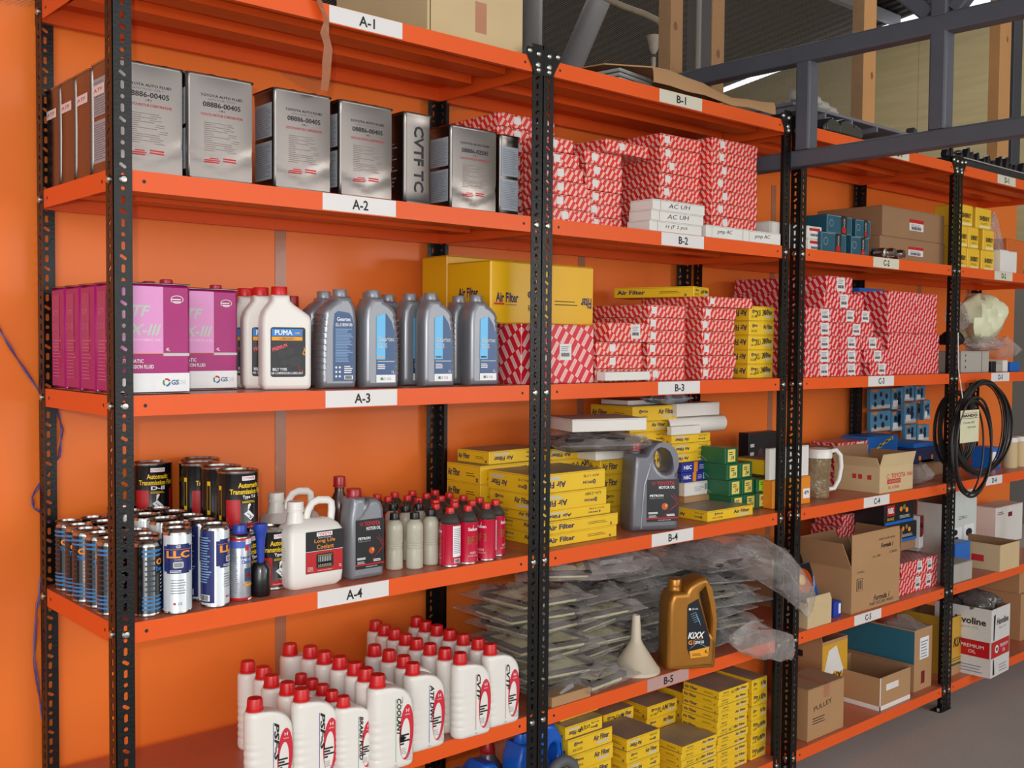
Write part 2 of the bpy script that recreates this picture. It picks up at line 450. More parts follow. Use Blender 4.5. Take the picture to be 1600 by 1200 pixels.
def corrugated():
    m = mat('dark_roof_sheet', (34, 28, 26), .62, vary=.15, scale=8, spec=.15); return m
CONC, PLY, ROOFM = concrete(), plywood(), corrugated()
b = MB(); b.box(-7, 12, -9, 9, -.1, 0, CONC); struct('floor', b)
b = MB(); b.box(-3.2, 5.42, WY, WY+.03, 0, 2.52, WALLO)
struct('wall_back', b)
# brown sheet-joint tapes on the partition
for i, x in enumerate((.66, 1.86, 3.02, 4.3)):
    b = MB(); b.box(x-.017, x+.017, WY-.002, WY, .02, 2.29, TAPE); struct('trim_%d' % (i+1), b)
# far end wall: grey block below, plywood above
EX = 9.0
GREYW = mat('grey_end_wall', (118, 112, 106), .8, vary=.08, scale=3)
b = MB(); b.box(EX, EX+.1, -9, 1.2, 0, 2.3, GREYW); b.box(EX, EX+.1, 1.2, 9, 0, 2.3, GREYW); struct('wall_right', b)
b = MB(); b.box(-7, -6.9, -1.0, 9, 0, 5.5, GREYW); struct('wall_left', b)
b = MB(); b.box(-7, 12, 9, 9.1, 0, 4.3, mat('dim_rear_wall', (84, 76, 70), .8, vary=.1, scale=2)); struct('wall_rear', b)
# corrugated roof, ridges running front to back, with an open slot of sky along the far wall
rz = lambda y: 4.73+.135*(4.3-y)
b = MB(); n = int(16.2/.07); prev = None
for i in range(n*2+1):
    x = -7+i*.035; dz = (.0, .018, .022, .004)[i % 4]
    a = b.vert((x, -9, rz(-9)+dz)); c = b.vert((x, 9, rz(9)+dz))
    if prev: b.face([prev[0], prev[1], c, a], ROOFM)
    prev = (a, c)
struct('ceiling', b)
# plywood panelling above the block wall, its top following the roof
b = MB()
for i, (ya, yb) in enumerate([(-9+1.5*k, -9+1.5*k+1.492) for k in range(12)]):
    gap = lambda q: max(.11, min(.40, .14+.13*(4.3-q))); za, zb = rz(ya)-gap(ya), rz(yb)-gap(yb)
    P = [(EX-.02, ya, 2.3), (EX-.02, yb, 2.3), (EX-.02, yb, zb), (EX-.02, ya, za)]
    Q = [(EX, p[1], p[2]) for p in P]
    b.poly(P[::-1], PLY); b.poly(Q, PLY)
    b.poly([P[3], P[2], Q[2], Q[3]], PLY); b.poly([P[0], P[3], Q[3], Q[0]], PLY)
struct('trim_5', b)
STUD = mat('pine_timber', (206, 150, 92), .6, vary=.12, scale=5)
DSTEEL = mat('dark_steel_paint', (66, 68, 76), .5, vary=.1, scale=10)
def stud(x0, x1, lab, m=STUD, y0=.535, y1=.60, z1=4.9, name='timber_stud', cat='timber post', knots=True):
    r = empty(name, (x0, y0, 2.53), label=lab, cat=cat)
    b = MB(); b.box(0, x1-x0, 0, y1-y0, 0, z1-2.53, m, .003)
    b.build('post', r)
    if knots:
        for k in range(4):
            b = MB(); zz = .25+k*.52+random.random()*.2; xx = (x1-x0)*(.3+.4*random.random())
            b.shape(face_frame('F', 1, 1, 1), [(xx+.012*math.cos(a*PI/5), zz+.018*math.sin(a*PI/5)) for a in range(10)], mat('wood_knot', (150, 92, 50), .6))
            b.build('knot', r)
    return r
for u0, u1, lab in ((1048, 1067, 'pale pine timber post with a knot, left one of the pair above the second bay'),
                    (1113, 1132, 'pale pine timber post right of the grey steel post, edge of the wire screen'),
                    (1350, 1369, 'pine timber post standing alone in front of the tan plywood, left of the truss post'),
                    (1563, 1580, 'pine timber post at the far right above the end of the racks')):
    stud(X(u0, .535, 80), X(u1, .535, 80), lab)
stud(X(1093, .535, 80), X(1111, .535, 80), 'dark blue-grey steel post between the two pine posts', DSTEEL, name='steel_post', cat='post', knots=False)
stud(X(1585, .535, 80), X(1598, .535, 80), 'dark steel post at the right edge above the racks', DSTEEL, name='steel_post', cat='post', knots=False)
b = MB(); x = X(1089, .52, 80); b.tube([(x, .515, 2.53), (x+.004, .515, 3), (x, .515, 4.8)], .011, mat('grey_conduit', (150, 146, 138), .5), 8)
tag(b.build('conduit_pipe'), 'thin grey conduit pipe running up beside the steel post', 'pipe')
# wire screen above the partition with its ragged lower edge hanging in front of it
WIRE = mat('dull_wire', (118, 108, 96), .5, .2, vary=.1)
def wire_screen():
    b = MB(); x0, x1, zt, p = -1.2, X(1350, .49, 60), 4.85, .0115
    w = .0005
    def zb(x): return 2.355+max(0, .25*(.1-x))*(x > -.5)+max(0, min(.2, (x-1.3)*.6))+.035*math.sin(x*5.1)+.03*math.sin(x*13+1)+.012*math.sin(x*41)
    def strip(A, B):
        d = Vector((B[0]-A[0], B[1]-A[1])).normalized(); nx, nz = -d.y*w, d.x*w
        b.poly([(A[0]-nx, .49, A[1]-nz), (B[0]-nx, .49, B[1]-nz), (B[0], .4885, B[1])], WIRE) if 0 else None
        i = [b.vert(q) for q in ((A[0]-nx, .49, A[1]-nz), (A[0]+nx, .49, A[1]+nz), (B[0]+nx, .49, B[1]+nz), (B[0]-nx, .49, B[1]-nz),
                                 (A[0], .488, A[1]), (B[0], .488, B[1]))]
        b.face([i[0], i[1], i[2], i[3]], WIRE)
    H = zt-2.05; k = .62
    for s_ in (1, -1):
        t = x0-(H/k if s_ > 0 else 0)
        while t < x1+(0 if s_ > 0 else H/k):
            # line x = t + s*(z-2.05)/k
            f = lambda z: t+s_*(z-2.05)/k
            za, zc = 2.05, zt
            xa, xc = f(za), f(zc)
            lo, hi = (za, zc)
            if s_ > 0:
                if xa < x0: lo = 2.05+(x0-t)*k
                if xc > x1: hi = 2.05+(x1-t)*k
            else:
                if xa > x1: lo = 2.05+(t-x1)*k
                if xc < x0: hi = 2.05+(t-x0)*k
            for _ in range(3): lo = max(lo, zb(f(lo)))
            if hi > lo+.02: strip((f(lo), lo), (f(hi), hi))
            t += p
    o = b.build('wire_screen'); tag(o, 'fine wire mesh screen above the orange partition with a ragged lower edge', 'wire mesh')
wire_screen()

# steel truss passing through the gap between the second and third rack
def truss():
    x0, x1 = 2.402, 2.461
    r = empty('roof_truss', (2.4315, 0, 2.235), label='blue-grey square steel tube truss crossing the gap between the racks', cat='truss')
    def bar(nm, ya, za, yb, zb, h=.058, x0=x0, x1=x1):
        b = MB(); d = Vector((yb-ya, zb-za)).normalized(); nx, nz = -d.y*h/2, d.x*h/2; c = .006
        P = [(ya-nx, za-nz), (yb-nx, zb-nz), (yb+nx, zb+nz), (ya+nx, za+nz)]
        secs = []
        for (py, pz) in ((ya, za), (yb, zb)):
            L = rrect(0, 0, x1-x0, h, .008, 2)
            secs.append([(q[0], py+nx/(h/2)*q[1], pz-2.235+nz/(h/2)*q[1]) for q in L])
        b.loft(secs, TRUSS, smooth=False); return b.build(nm, r)
    bar('lower_chord', -3.2, 2.266, .60, 2.262)
    bar('upper_chord', -3.2, 2.602, .60, 2.632, .062)
    bar('top_chord', -3.2, 3.12, .60, 3.15, .062)
    for k in range(-1, 7):
        y = -.04-.49*k
        bar('upright', y, 2.292, y, 2.596, .058)
    y1 = on_x(1472, 30, 2.4315)[0]
    for y in (-.53, -1.51, -2.49):
        bar('upright', y, 2.645, y, 3.11, .058)
        bar('diagonal', y+.04, 2.66, y+.50, 3.1, .05, x0+.01, x1-.01)
        bar('diagonal', y-.04, 2.66, y-.46, 3.1, .05, x0+.01, x1-.01)
    return r
truss()
# steel of the hall behind the screen
def brace(nm, lab, pts, r, m, flat=1, cat='steel brace'):
    b = MB(); b.tube(pts, r, m, 10 if flat == 1 else 4, flat=flat); return tag(b.build(nm), lab, cat)
P3 = lambda u, v, y: (on_y(u, v, y)[0], y, on_y(u, v, y)[1])
BR = mat('grey_steel_tube', (98, 98, 104), .5, vary=.1)
brace('steel_brace', 'thick grey steel tube slanting behind the wire screen', [P3(962, -60, 3), P3(846, 210, 3)], .085, BR)
brace('steel_column', 'grey steel column behind the wire screen beside the carton', [P3(829, -120, 3.4), (P3(829, 0, 3.4)[0], 3.4, 0)], .09, BR, cat='column')
PUR = mat('pale_purlin', (176, 172, 150), .6)
p = P3(1150, 36, 5.6); b = MB(); b.box(-2, EX, 5.4, 5.48, p[2]-.12, p[2], PUR, .004)
struct('trim_6', b)
for k, yy in enumerate((3.2, 1.4, -1.0)):
    b = MB(); b.box(-7, EX, yy, yy+.07, rz(yy)-.11, rz(yy)-.012, BR if k else BR, .004); struct('trim_%d' % (7+k), b)
# rain pipe dropping into a small funnel behind the screen
cp = empty('drain_funnel', P3(1021, 108, 1.5), label='cream cone-shaped drain cup on a thin pipe behind the wire screen', cat='drain pipe')
CR = mat('cream_plastic', (222, 208, 186), .4)
sc = .0026
b = MB(); b.lathe([(.004, .072), (.010, .075), (.022, .10), (.036, .165), (.038, .17), (.036, .17), (.02, .10), (.006, .085)], CR, 18, caps=False); b.build('cup', cp)
b = MB(); b.lathe([(.0115, -.35), (.0115, .06)], CR, 12); b.build('stem', cp)
b = MB(); b.lathe([(.014, .06), (.014, .075)], BPLA, 12); b.build('collar', cp)
pts = [P3(935, -8, 1.5), P3(975, 10, 1.5), P3(1008, 22, 1.5), P3(1028, 32, 1.5), P3(1037, 42, 1.5), P3(1037, 56, 1.5)]
b = MB(); b.tube(pts, .015, mat('tan_pipe', (176, 160, 132), .5), 10)
tag(b.build('curved_pipe'), 'tan pipe bending down over the cream drain cup', 'pipe')

# ------------------------------------------------------------------ racks
def hole_strip(b, wdt, z0, z1, P, m, off=0, t=.0018):
    """perforated flange: P(a, n, z) maps (across, normal, up)"""
    pitch = .0235; z = z0; k = off; cx = wdt*.52
    kinds = ('slot', 'dot', 'slot', 'diag')
    bands = []
    while z+pitch <= z1:
        kind = kinds[k % 4]; zc = z+pitch/2; hp = []
        N = 8
        for i in range(N):
            a = 2*PI*(i+.5)/N
            if kind == 'dot': x, y = .0048*math.cos(a), .0048*math.sin(a)
            else:
                x, y = .0044*math.cos(a), .0044*math.sin(a)+(.0046 if math.sin(a) > 0 else -.0046)
                if kind == 'diag':
                    c, s_ = math.cos(.9), math.sin(.9); x, y = x*c-y*s_, x*s_+y*c; y *= .85
            hp.append((cx+x, zc+y))
        out = [(wdt, zc), (wdt, z+pitch), (cx, z+pitch), (0, z+pitch), (0, zc), (0, z), (cx, z), (wdt, z)]
        import math as _m
        F = [b.vert(P(x, 0, y)) for x, y in hp]; B_ = [b.vert(P(x, t, y)) for x, y in hp]
        oF = [b.vert(P(x, 0, y)) for x, y in out]; oB = [b.vert(P(x, t, y)) for x, y in out]
        for i in range(8):
            j = (i+1) % 8
            # hp[i] sits between out[i] and out[i+1]
            b.face([F[i], oF[j], F[j]], m) if 0 else b.face([F[i], oF[(i+1) % 8], F[j]], m)
            b.face([F[i], oF[i], oF[(i+1) % 8]], m)
            b.face([B_[j], oB[(i+1) % 8], B_[i]], m); b.face([oB[(i+1) % 8], oB[i], B_[i]], m)
            b.face([F[j], B_[j], B_[i], F[i]], m)
        z += pitch; k += 1
    b.box(0, 0, 0, 0, 0, 0, m) if 0 else None
    for za, zb_ in ((z, z1),):
        if zb_-za > 1e-4:
            pts = [(0, za), (wdt, za), (wdt, zb_), (0, zb_)]
            b.poly([P(x, 0, y) for x, y in pts], m); b.poly([P(x, t, y) for x, y in pts[::-1]], m)
    for e in (0, wdt):
        q = [b.vert(P(e, 0, z0)), b.vert(P(e, t, z0)), b.vert(P(e, t, z1)), b.vert(P(e, 0, z1))]
        b.face(q if e else q[::-1], m)
PW = .040
def post_mesh(sx, sy, ztop):
    """slotted angle; corner at the origin, flanges along sx*x and sy*y"""
    b = MB()
    hole_strip(b, PW, 0, ztop, lambda a, n, z: (sx*a, sy*n, z), BLACK, 0)
    hole_strip(b, PW, 0, ztop, lambda a, n, z: (sx*n, sy*a, z), BLACK, 1)
    return b.mesh('slotted_post')
ZT = 2.43
PM = {}
def rack(key, lab, levels=(1, 2, 3, 4, 5, 6), top=ZT):
    x0 = X0[key]; r = empty('shelving_rack', (x0, 0, 0), label=lab, cat='shelving rack')
    for i, (px_, py_, sx, sy) in enumerate(((0, 0, 1, 1), (W, 0, -1, 1), (0, D, 1, -1), (W, D, -1, -1))):
        k = (sx, sy)
        if k not in PM: PM[k] = post_mesh(sx, sy, ZT)
        o = bpy.data.objects.new('post', PM[k]); col.objects.link(o); o.parent = r; o.location = (px_, py_, 0)
        # foot plate
        b = MB(); b.box(min(0, sx*.05), max(0, sx*.05), min(0, sy*.05), max(0, sy*.05), 0, .004, BLACK, .001)
        b.lathe([(.008, .004), (.008, .012), (.005, .014)], ZINC, 8, cx=sx*.025, cy=sy*.025)
        f = b.build('foot_plate', o)
    g = .0022
    for lv in levels:
        z = SZ[lv]-.0006; b = MB(); t = .0012
        c = g
        # folded tray: top sheet, four lips, inward returns, stiffening rib
        b.box(c, W-c, c, D-c, z-t, z, ORANGE)
        b.box(c, W-c, c, c+t, z-LIP, z-t, ORANGE); b.box(c, W-c, D-c-t, D-c, z-LIP, z-t, ORANGE)
        b.box(c, c+t, c+t, D-c-t, z-LIP, z-t, ORANGE); b.box(W-c-t, W-c, c+t, D-c-t, z-LIP, z-t, ORANGE)
        b.box(c+t, W-c-t, c+t, c+.016, z-LIP, z-LIP+t, ORANGE); b.box(c+t, W-c-t, D-c-.016, D-c-t, z-LIP, z-LIP+t, ORANGE)
        for yy in (D*.34, D*.66):
            b.box(.03, W-.03, yy-.035, yy-.034, z-.024, z-t, ORANGE); b.box(.03, W-.03, yy+.034, yy+.035, z-.024, z-t, ORANGE)
            b.box(.03, W-.03, yy-.035, yy+.035, z-.025, z-.024, ORANGE)
        # spare punched holes near the lip ends
        for xx in (.066, W-.066):
            fr = lambda a, q, xx=xx: (xx+a, c-.0004, z-LIP*.5+q)
            b.shape(fr, [(.0042*math.cos(k*PI/4), .0042*math.sin(k*PI/4)) for k in range(8)], INK)
        for yy in (.066, D-.066):
            fr = lambda a, q, yy=yy: (c-.0004, yy-a, z-LIP*.5+q)
            b.shape(fr, [(.0036*math.cos(k*PI/4), .0042*math.sin(k*PI/4)) for k in range(8)], INK)
        s_ = b.build('shelf', r)
        for (bx_, by_, ax, sg) in ((.021, -.0002, 'y', 1), (W-.021, -.0002, 'y', 1), (-.0002, .021, 'x', -1), (-.0002, D-.021, 'x', -1)):
            if ax == 'x' and key in 'BD': continue
            b = MB()
            if ax == 'y': b.lathe([(.0088, -.0006), (.0088, .0022), (.0062, .0052), (.002, .006)], ZINC, 12, axis='y', org=(0, 0, 0))
            else: b.lathe([(.002, -.006), (.0062, -.0052), (.0088, -.0022), (.0088, .0006)], ZINC, 12, axis='x', org=(0, 0, 0))
            b.build('bolt', s_, (bx_, by_, z-LIP*.5))
    # gusset plates at the top front corners and the top back corners
    for (px_, sg, py_) in ((0, 1, -.0022), (W, -1, -.0022), (0, 1, D+.0008), (W, -1, D+.0008)):
        b = MB(); zt = 2.408
        out = [(0, -.062), (.036, -.062), (.042, -.045), (.066, -.006), (.066, .0), (.062, .010), (0, .010)]
        o1 = [b.vert((px_+sg*a, py_, zt+q)) for a, q in out]; o2 = [b.vert((px_+sg*a, py_+.0015, zt+q)) for a, q in out]
        b.face(o1 if sg > 0 else o1[::-1], BLACK); b.face(o2[::-1] if sg > 0 else o2, BLACK)
        for i in range(len(out)):
            j = (i+1) % len(out); q = [o1[j], o1[i], o2[i], o2[j]]; b.face(q if sg > 0 else q[::-1], BLACK)
        gp = b.build('gusset_plate', r)
        if py_ < 0:
            for a, q in ((.020, -.004), (.053, .0), (.020, -.048)):
                b = MB(); b.lathe([(.0085, 0), (.0085, .0024), (.006, .005), (.002, .006)], ZINC, 12, axis='y')
                b.build('bolt', gp, (px_+sg*a, py_, zt+q))
    # the white cards stuck on the front lips
    return r
racks = {
 'A': rack('A', 'leftmost orange and black shelving rack, holding tins and bottles'),
 'B': rack('B', 'second orange shelving rack from the left, filled with red and yellow filter boxes'),
 'C': rack('C', 'third orange shelving rack, just right of the grey steel truss'),
 'D': rack('D', 'farthest orange shelving rack at the right, black hoses hanging from its post')}
def card(key, lv, t, u0, u1, h=.040, dz=0, rot=0, wear=None, th=.024):
    x0 = X(u0, 0, 600)-X0[key]; x1 = X(u1, 0, 600)-X0[key]
    z = SZ[lv]-LIP/2+dz; w = x1-x0; b = MB()
    b.box(-w/2, w/2, -.0012, 0, -h/2, h/2, PAPER if wear is None else wear, .0004)
    b.text(lambda a, q: (a, -.0018, q), t, .0, 0, th, INK, bold=.02, w=th*1.9)
    # slab serifs to match the bold slab lettering
    sh = [c for c in racks[key].children if c.name.startswith('shelf')][list((1, 2, 3, 4, 5, 6)).index(lv)]
    o = b.build('shelf_card', sh, ((x0+x1)/2, -.0002+.002, z)); o.rotation_euler = (0, rot, 0)
    o['label'] = 'white card reading %s' % t
YP = mat('yellowed_paper', (214, 208, 186), .5, vary=.06, scale=12)
PLASP = mat('card_under_brown_tape', (190, 152, 146), .35, vary=.06, scale=14)
for a in (('A', 1, 'A-1', 514, 627), ('A', 2, 'A-2', 504, 618), ('A', 3, 'A-3', 509, 621), ('A', 4, 'A-4', 497, 609),
          ('B', 2, 'B-2', 1031, 1097), ('B', 3, 'B-3', 1029, 1094), ('B', 4, 'B-4', 1022, 1087),
          ('C', 3, 'C-3', 1357, 1397), ('C', 4, 'C-4', 1354, 1394), ('C', 5, 'C-5', 1343, 1385), ('D', 3, 'D-3', 1549, 1577), ('D', 4, 'D-4', 1545, 1570)):
    card(*a)
card('B', 1, 'B-1', 1025, 1091, wear=YP); card('C', 2, 'C-2', 1361, 1401, wear=YP); card('C', 1, 'C-1', 1381, 1413, wear=YP)
card('D', 1, 'D-1', 1551, 1579, wear=YP); card('D', 2, 'D-2', 1550, 1578, wear=YP)
card('B', 5, 'B-5', 1018, 1083, wear=PLASP)
# ------------------------------------------------------------------ goods of the first rack
ORD = ['first', 'second', 'third', 'fourth', 'fifth', 'sixth', 'seventh', 'eighth', 'ninth', 'tenth']
def sticker(parent, fr, a0, b0, a1, b1, m=None, name='price_sticker', bar=True, lab=None, top=None):
    b = MB(); m = m or PAPER; e = .0006
    b.rect(fr, a0, b0, a1, b1, m)
    f2 = lambda a, q: tuple(Vector(fr(a, q))+(Vector(fr(0, 0))-Vector(fr0_in(fr)))*0) if 0 else fr(a, q)
    n = (Vector(fr(1, 0))-Vector(fr(0, 0))).cross(Vector(fr(0, 1))-Vector(fr(0, 0))).normalized()*.0005
    g = lambda a, q: tuple(Vector(fr(a, q))+n)
    w, h = a1-a0, b1-b0
    if top: b.rect(g, a0, b1-h*.24, a1, b1, top)
    if bar:
        b.barcode(g, a0+w*.12, b0+h*.22, a1-w*.12, b0+h*.45)
        b.lines(g, a0+w*.12, b0+h*.55, a1-w*.1, b1-h*.28 if top else b1-h*.08, 3, GREYP)
    o = b.build(name, parent)
    if lab: o['label'] = lab
    return o

# ---- metal oil tins on the second shelf
TLAB = mat('grey_paper_label', (158, 164, 170), .5)
TPR = mat('label_fine_print', (112, 116, 130), .5)
def tin_mesh(w, d, h, side=None, narrow=False, press=True, mtop=TIN):
    b = MB(); e = .0035
    n = 5
    def sec(z, ins):
        return [(x, y, z) for x, y in rrect(w/2, d/2, w-2*ins, d-2*ins, .010, 3)]
    b.loft([sec(0, .001), sec(.004, 0), sec(.008, .0015), sec(h*.15, .0022), sec(h*.5, .0028), sec(h*.85, .0022), sec(h-.008, .0015), sec(h-.004, 0), sec(h, .001)], TIN, caps=True, smooth=True)
    # folded rims
    for z in (.002, h-.002):
        L = rrect(w/2, d/2, w+.001, d+.001, .010, 3)
        b.tube([(x, y, z) for x, y in L+[L[0]]], .0018, TINE, 5, caps=False)
    return b
def oil_tin(lab, x, y, z, w=.165, d=.105, h=.232, rz=0, code='08886-00405', kind='wide', dent=False):
    r = empty('oil_tin', (x, y, z), rz, lab, 'tin', 'square metal oil tins on the upper left shelf')
    b = tin_mesh(w, d, h)
    if kind == 'wide':
        # pressed panel creases
        bulge = lambda a, q: .0048*(max(0, math.sin(PI*min(1, max(0, a/w))))**.7)*(max(0, math.sin(PI*min(1, max(0, q/h))))**.5)-.003*math.exp(-((q-h*.13-abs(a-w/2)*.45)/(h*.035))**2)*(1 if q < h*.5 else 0)
        N1, N2 = 12, 18; G = [[b.vert((.006+(w-.012)*i/N1, .0012-bulge(.006+(w-.012)*i/N1, .006+(h-.012)*j/N2), .006+(h-.012)*j/N2)) for i in range(N1+1)] for j in range(N2+1)]
        for j in range(N2):
            for i in range(N1): b.face([G[j][i], G[j][i+1], G[j+1][i+1], G[j+1][i]], TIN, True)
        b.build('tin_body', r); b = MB()
        fr = lambda a, q: (a, .0005-bulge(a, q), q)
        b.text(fr, 'TOYOTA AUTO FLUID', w*.5, h*.80, .0058, INK, w=w*.62); b.text(fr, 'AUTO FLUID TYPE T', w*.5, h*.765, .004, GREYP, w=w*.42)
        b.text(fr, code, w*.5, h*.715, .0115, INK, w=w*.56, bold=.01); b.text(fr, '( 4L )', w*.5, h*.665, .0055, INK)
        b.text(fr, 'TOYOTA MOTOR CORPORATION', w*.5, h*.62, .0058, REDINK, w=w*.62)
        b.lines(fr, w*.24, h*.28, w*.76, h*.56, 15, mat('faded_brown_print', (120, 98, 92), .5), 3, .28)
        b.lines(fr, w*.24, h*.17, w*.48, h*.225, 3, REDINK, 4, .6); b.lines(fr, w*.52, h*.19, w*.78, h*.235, 2, REDINK, 5, .6)
        b.build('printed_front', r)
        b = MB(); fl = face_frame('L', w, d, h, -.0018)
        b.rect(fl, d*.12, h*.52, d*.88, h*.86, TLAB); b.rect(fl, d*.12, h*.10, d*.88, h*.48, TLAB)
        g = face_frame('L', w, d, h, -.0012); b.lines(g, d*.16, h*.54, d*.84, h*.84, 14, TPR, 7, .3); b.lines(g, d*.16, h*.13, d*.84, h*.46, 16, TPR, 8, .3)
        b.build('side_label', r)
    if kind == 'plain':      # seen from its brownish narrow side only
        b.build('tin_body', r)
        fl = face_frame('L', w, d, h, -.0014)
        b = MB(); b.rect(fl, d*.12, h*.70, d*.80, h*.79, PAPER); g = face_frame('L', w, d, h, -.0008)
        b.text(g, 'ATF', d*.42, h*.745, .008, mat('pink_ink', (196, 90, 120), .5), w=d*.5); b.build('paper_sticker', r)
    if kind == 'narrow':
        b.build('tin_body', r); b = MB(); fr = face_frame('F', w, d, h, -.0012)
        b.text(fr, 'CVTF TC', w*.52, h*.50, .030, INK, w=h*.72, bold=.02, rot=-PI/2); b.build('stencilled_name', r)
        b = MB(); fl = face_frame('L', w, d, h, -.0016); b.lines(fl, d*.2, h*.2, d*.8, h*.7, 12, GREYP, 9, .3); b.build('printed_front', r)
    if kind == 'labels':
        b.build('tin_body', r); b = MB(); fr = face_frame('F', w, d, h, -.0016); g = face_frame('F', w, d, h, -.001)
        b.rect(fr, w*.1, h*.5, w*.9, h*.86, TLAB); b.rect(fr, w*.1, h*.08, w*.9, h*.46, TLAB)
        b.lines(g, w*.15, h*.53, w*.85, h*.84, 14, TPR, 7, .3); b.lines(g, w*.15, h*.11, w*.85, h*.44, 16, TPR, 8, .3); b.build('side_label', r)
    # folding carry strap and pour spout on the lid
    b = MB(); b.tube([(w*.32, d*.5, h), (w*.34, d*.5, h+.008), (w*.5, d*.5, h+.011), (w*.66, d*.5, h+.008), (w*.68, d*.5, h)], .004, TINE, 6, flat=2)
    b.build('carry_strap', r)
    b = MB(); b.lathe([(.014, h), (.014, h+.010), (.012, h+.012)], TINE, 12, cx=w*.84, cy=d*.5); b.build('spout_cap', r)
    return r
z2 = SZ[2]
T = 'square metal oil tin'
oil_tin('metal oil tin at the left end, front one beside the black post', .010, .045, z2, h=.235)
for i, (yy, s) in enumerate(((.153, 'second'), (.256, 'third'), (.359, 'rearmost'))):
    oil_tin('bronze-sided metal oil tin with paper sticker, %s of the row along the left end' % s, .010+.001*i, yy, z2, d=.098, kind='plain', h=.232)
# sticker on the first tin's side
t0 = [o for o in col.objects if o.name == 'oil_tin'][0]
b = MB(); fl = face_frame('L', .165, .105, .235, .0002); b.rect(fl, .015, .165, .08, .187, PAPER)
b.text(face_frame('L', .165, .105, .235, .0008), 'ATF', .045, .176, .008, mat('pink_ink', (196, 90, 120), .5), w=.05); b.build('paper_sticker', t0)
oil_tin('plain metal oil tin with part number, second of the big ones from the left', X(294, .03), .03, z2, w=.160)
oil_tin('metal oil tin with a dented left edge and grey side label', X(428, .03), .03, z2, w=.156)
oil_tin('metal oil tin just left of the tin stencilled in large vertical letters', X(530, .03), .03, z2, w=.160, rz=.02)
oil_tin('narrow-faced metal tin with large black vertical stencilled letters', X(630, .03), .03, z2, w=.092, d=.16, kind='narrow')
oil_tin('shorter bright metal tin between the stencilled tin and the black rack post', X(702, .035), .035, z2, w=.163, h=.222, code='08886-02505')
oil_tin('narrow metal tin with two grey labels touching the red cartons', X(778, .06), .06, z2, w=.078, d=.15, kind='labels', h=.226)
# torn packing tape hanging from the top shelf
b = MB(); pts = [(493, -14), (500, 10), (507, 32), (504, 55), (512, 75), (507, 100), (506, 120), (506, 142)]
L = [(X(u, -.006, v), -.006+.004*math.sin(i*2.1), on_y(u, v, -.006)[1]) for i, (u, v) in enumerate(pts)]
wd = [.010, .012, .008, .015, .017, .015, .014, .013]
A = [b.vert((p[0]-w, p[1]-.010-abs(w*.4*math.sin(i*1.3)), p[2])) for i, (p, w) in enumerate(zip(L, wd))]
Bv = [b.vert((p[0]+w, p[1]-.002+w*.3*math.sin(i*1.9), p[2]+.002)) for i, (p, w) in enumerate(zip(L, wd))]
A2 = [b.vert(tuple(Vector(b.v[i])+Vector((0, .0006, 0)))) for i in A]; B2 = [b.vert(tuple(Vector(b.v[i])+Vector((0, .0006, 0)))) for i in Bv]
for i in range(len(L)-1):
    b.face([A[i+1], Bv[i+1], Bv[i], A[i]], TAPE, True); b.face([A2[i], B2[i], B2[i+1], A2[i+1]], TAPE, True)
    b.face([A[i], A2[i], A2[i+1], A[i+1]], TAPE); b.face([Bv[i+1], B2[i+1], B2[i], Bv[i]], TAPE)
tag(b.build('hanging_tape'), 'crumpled strip of brown packing tape hanging from the topmost shelf', 'tape')

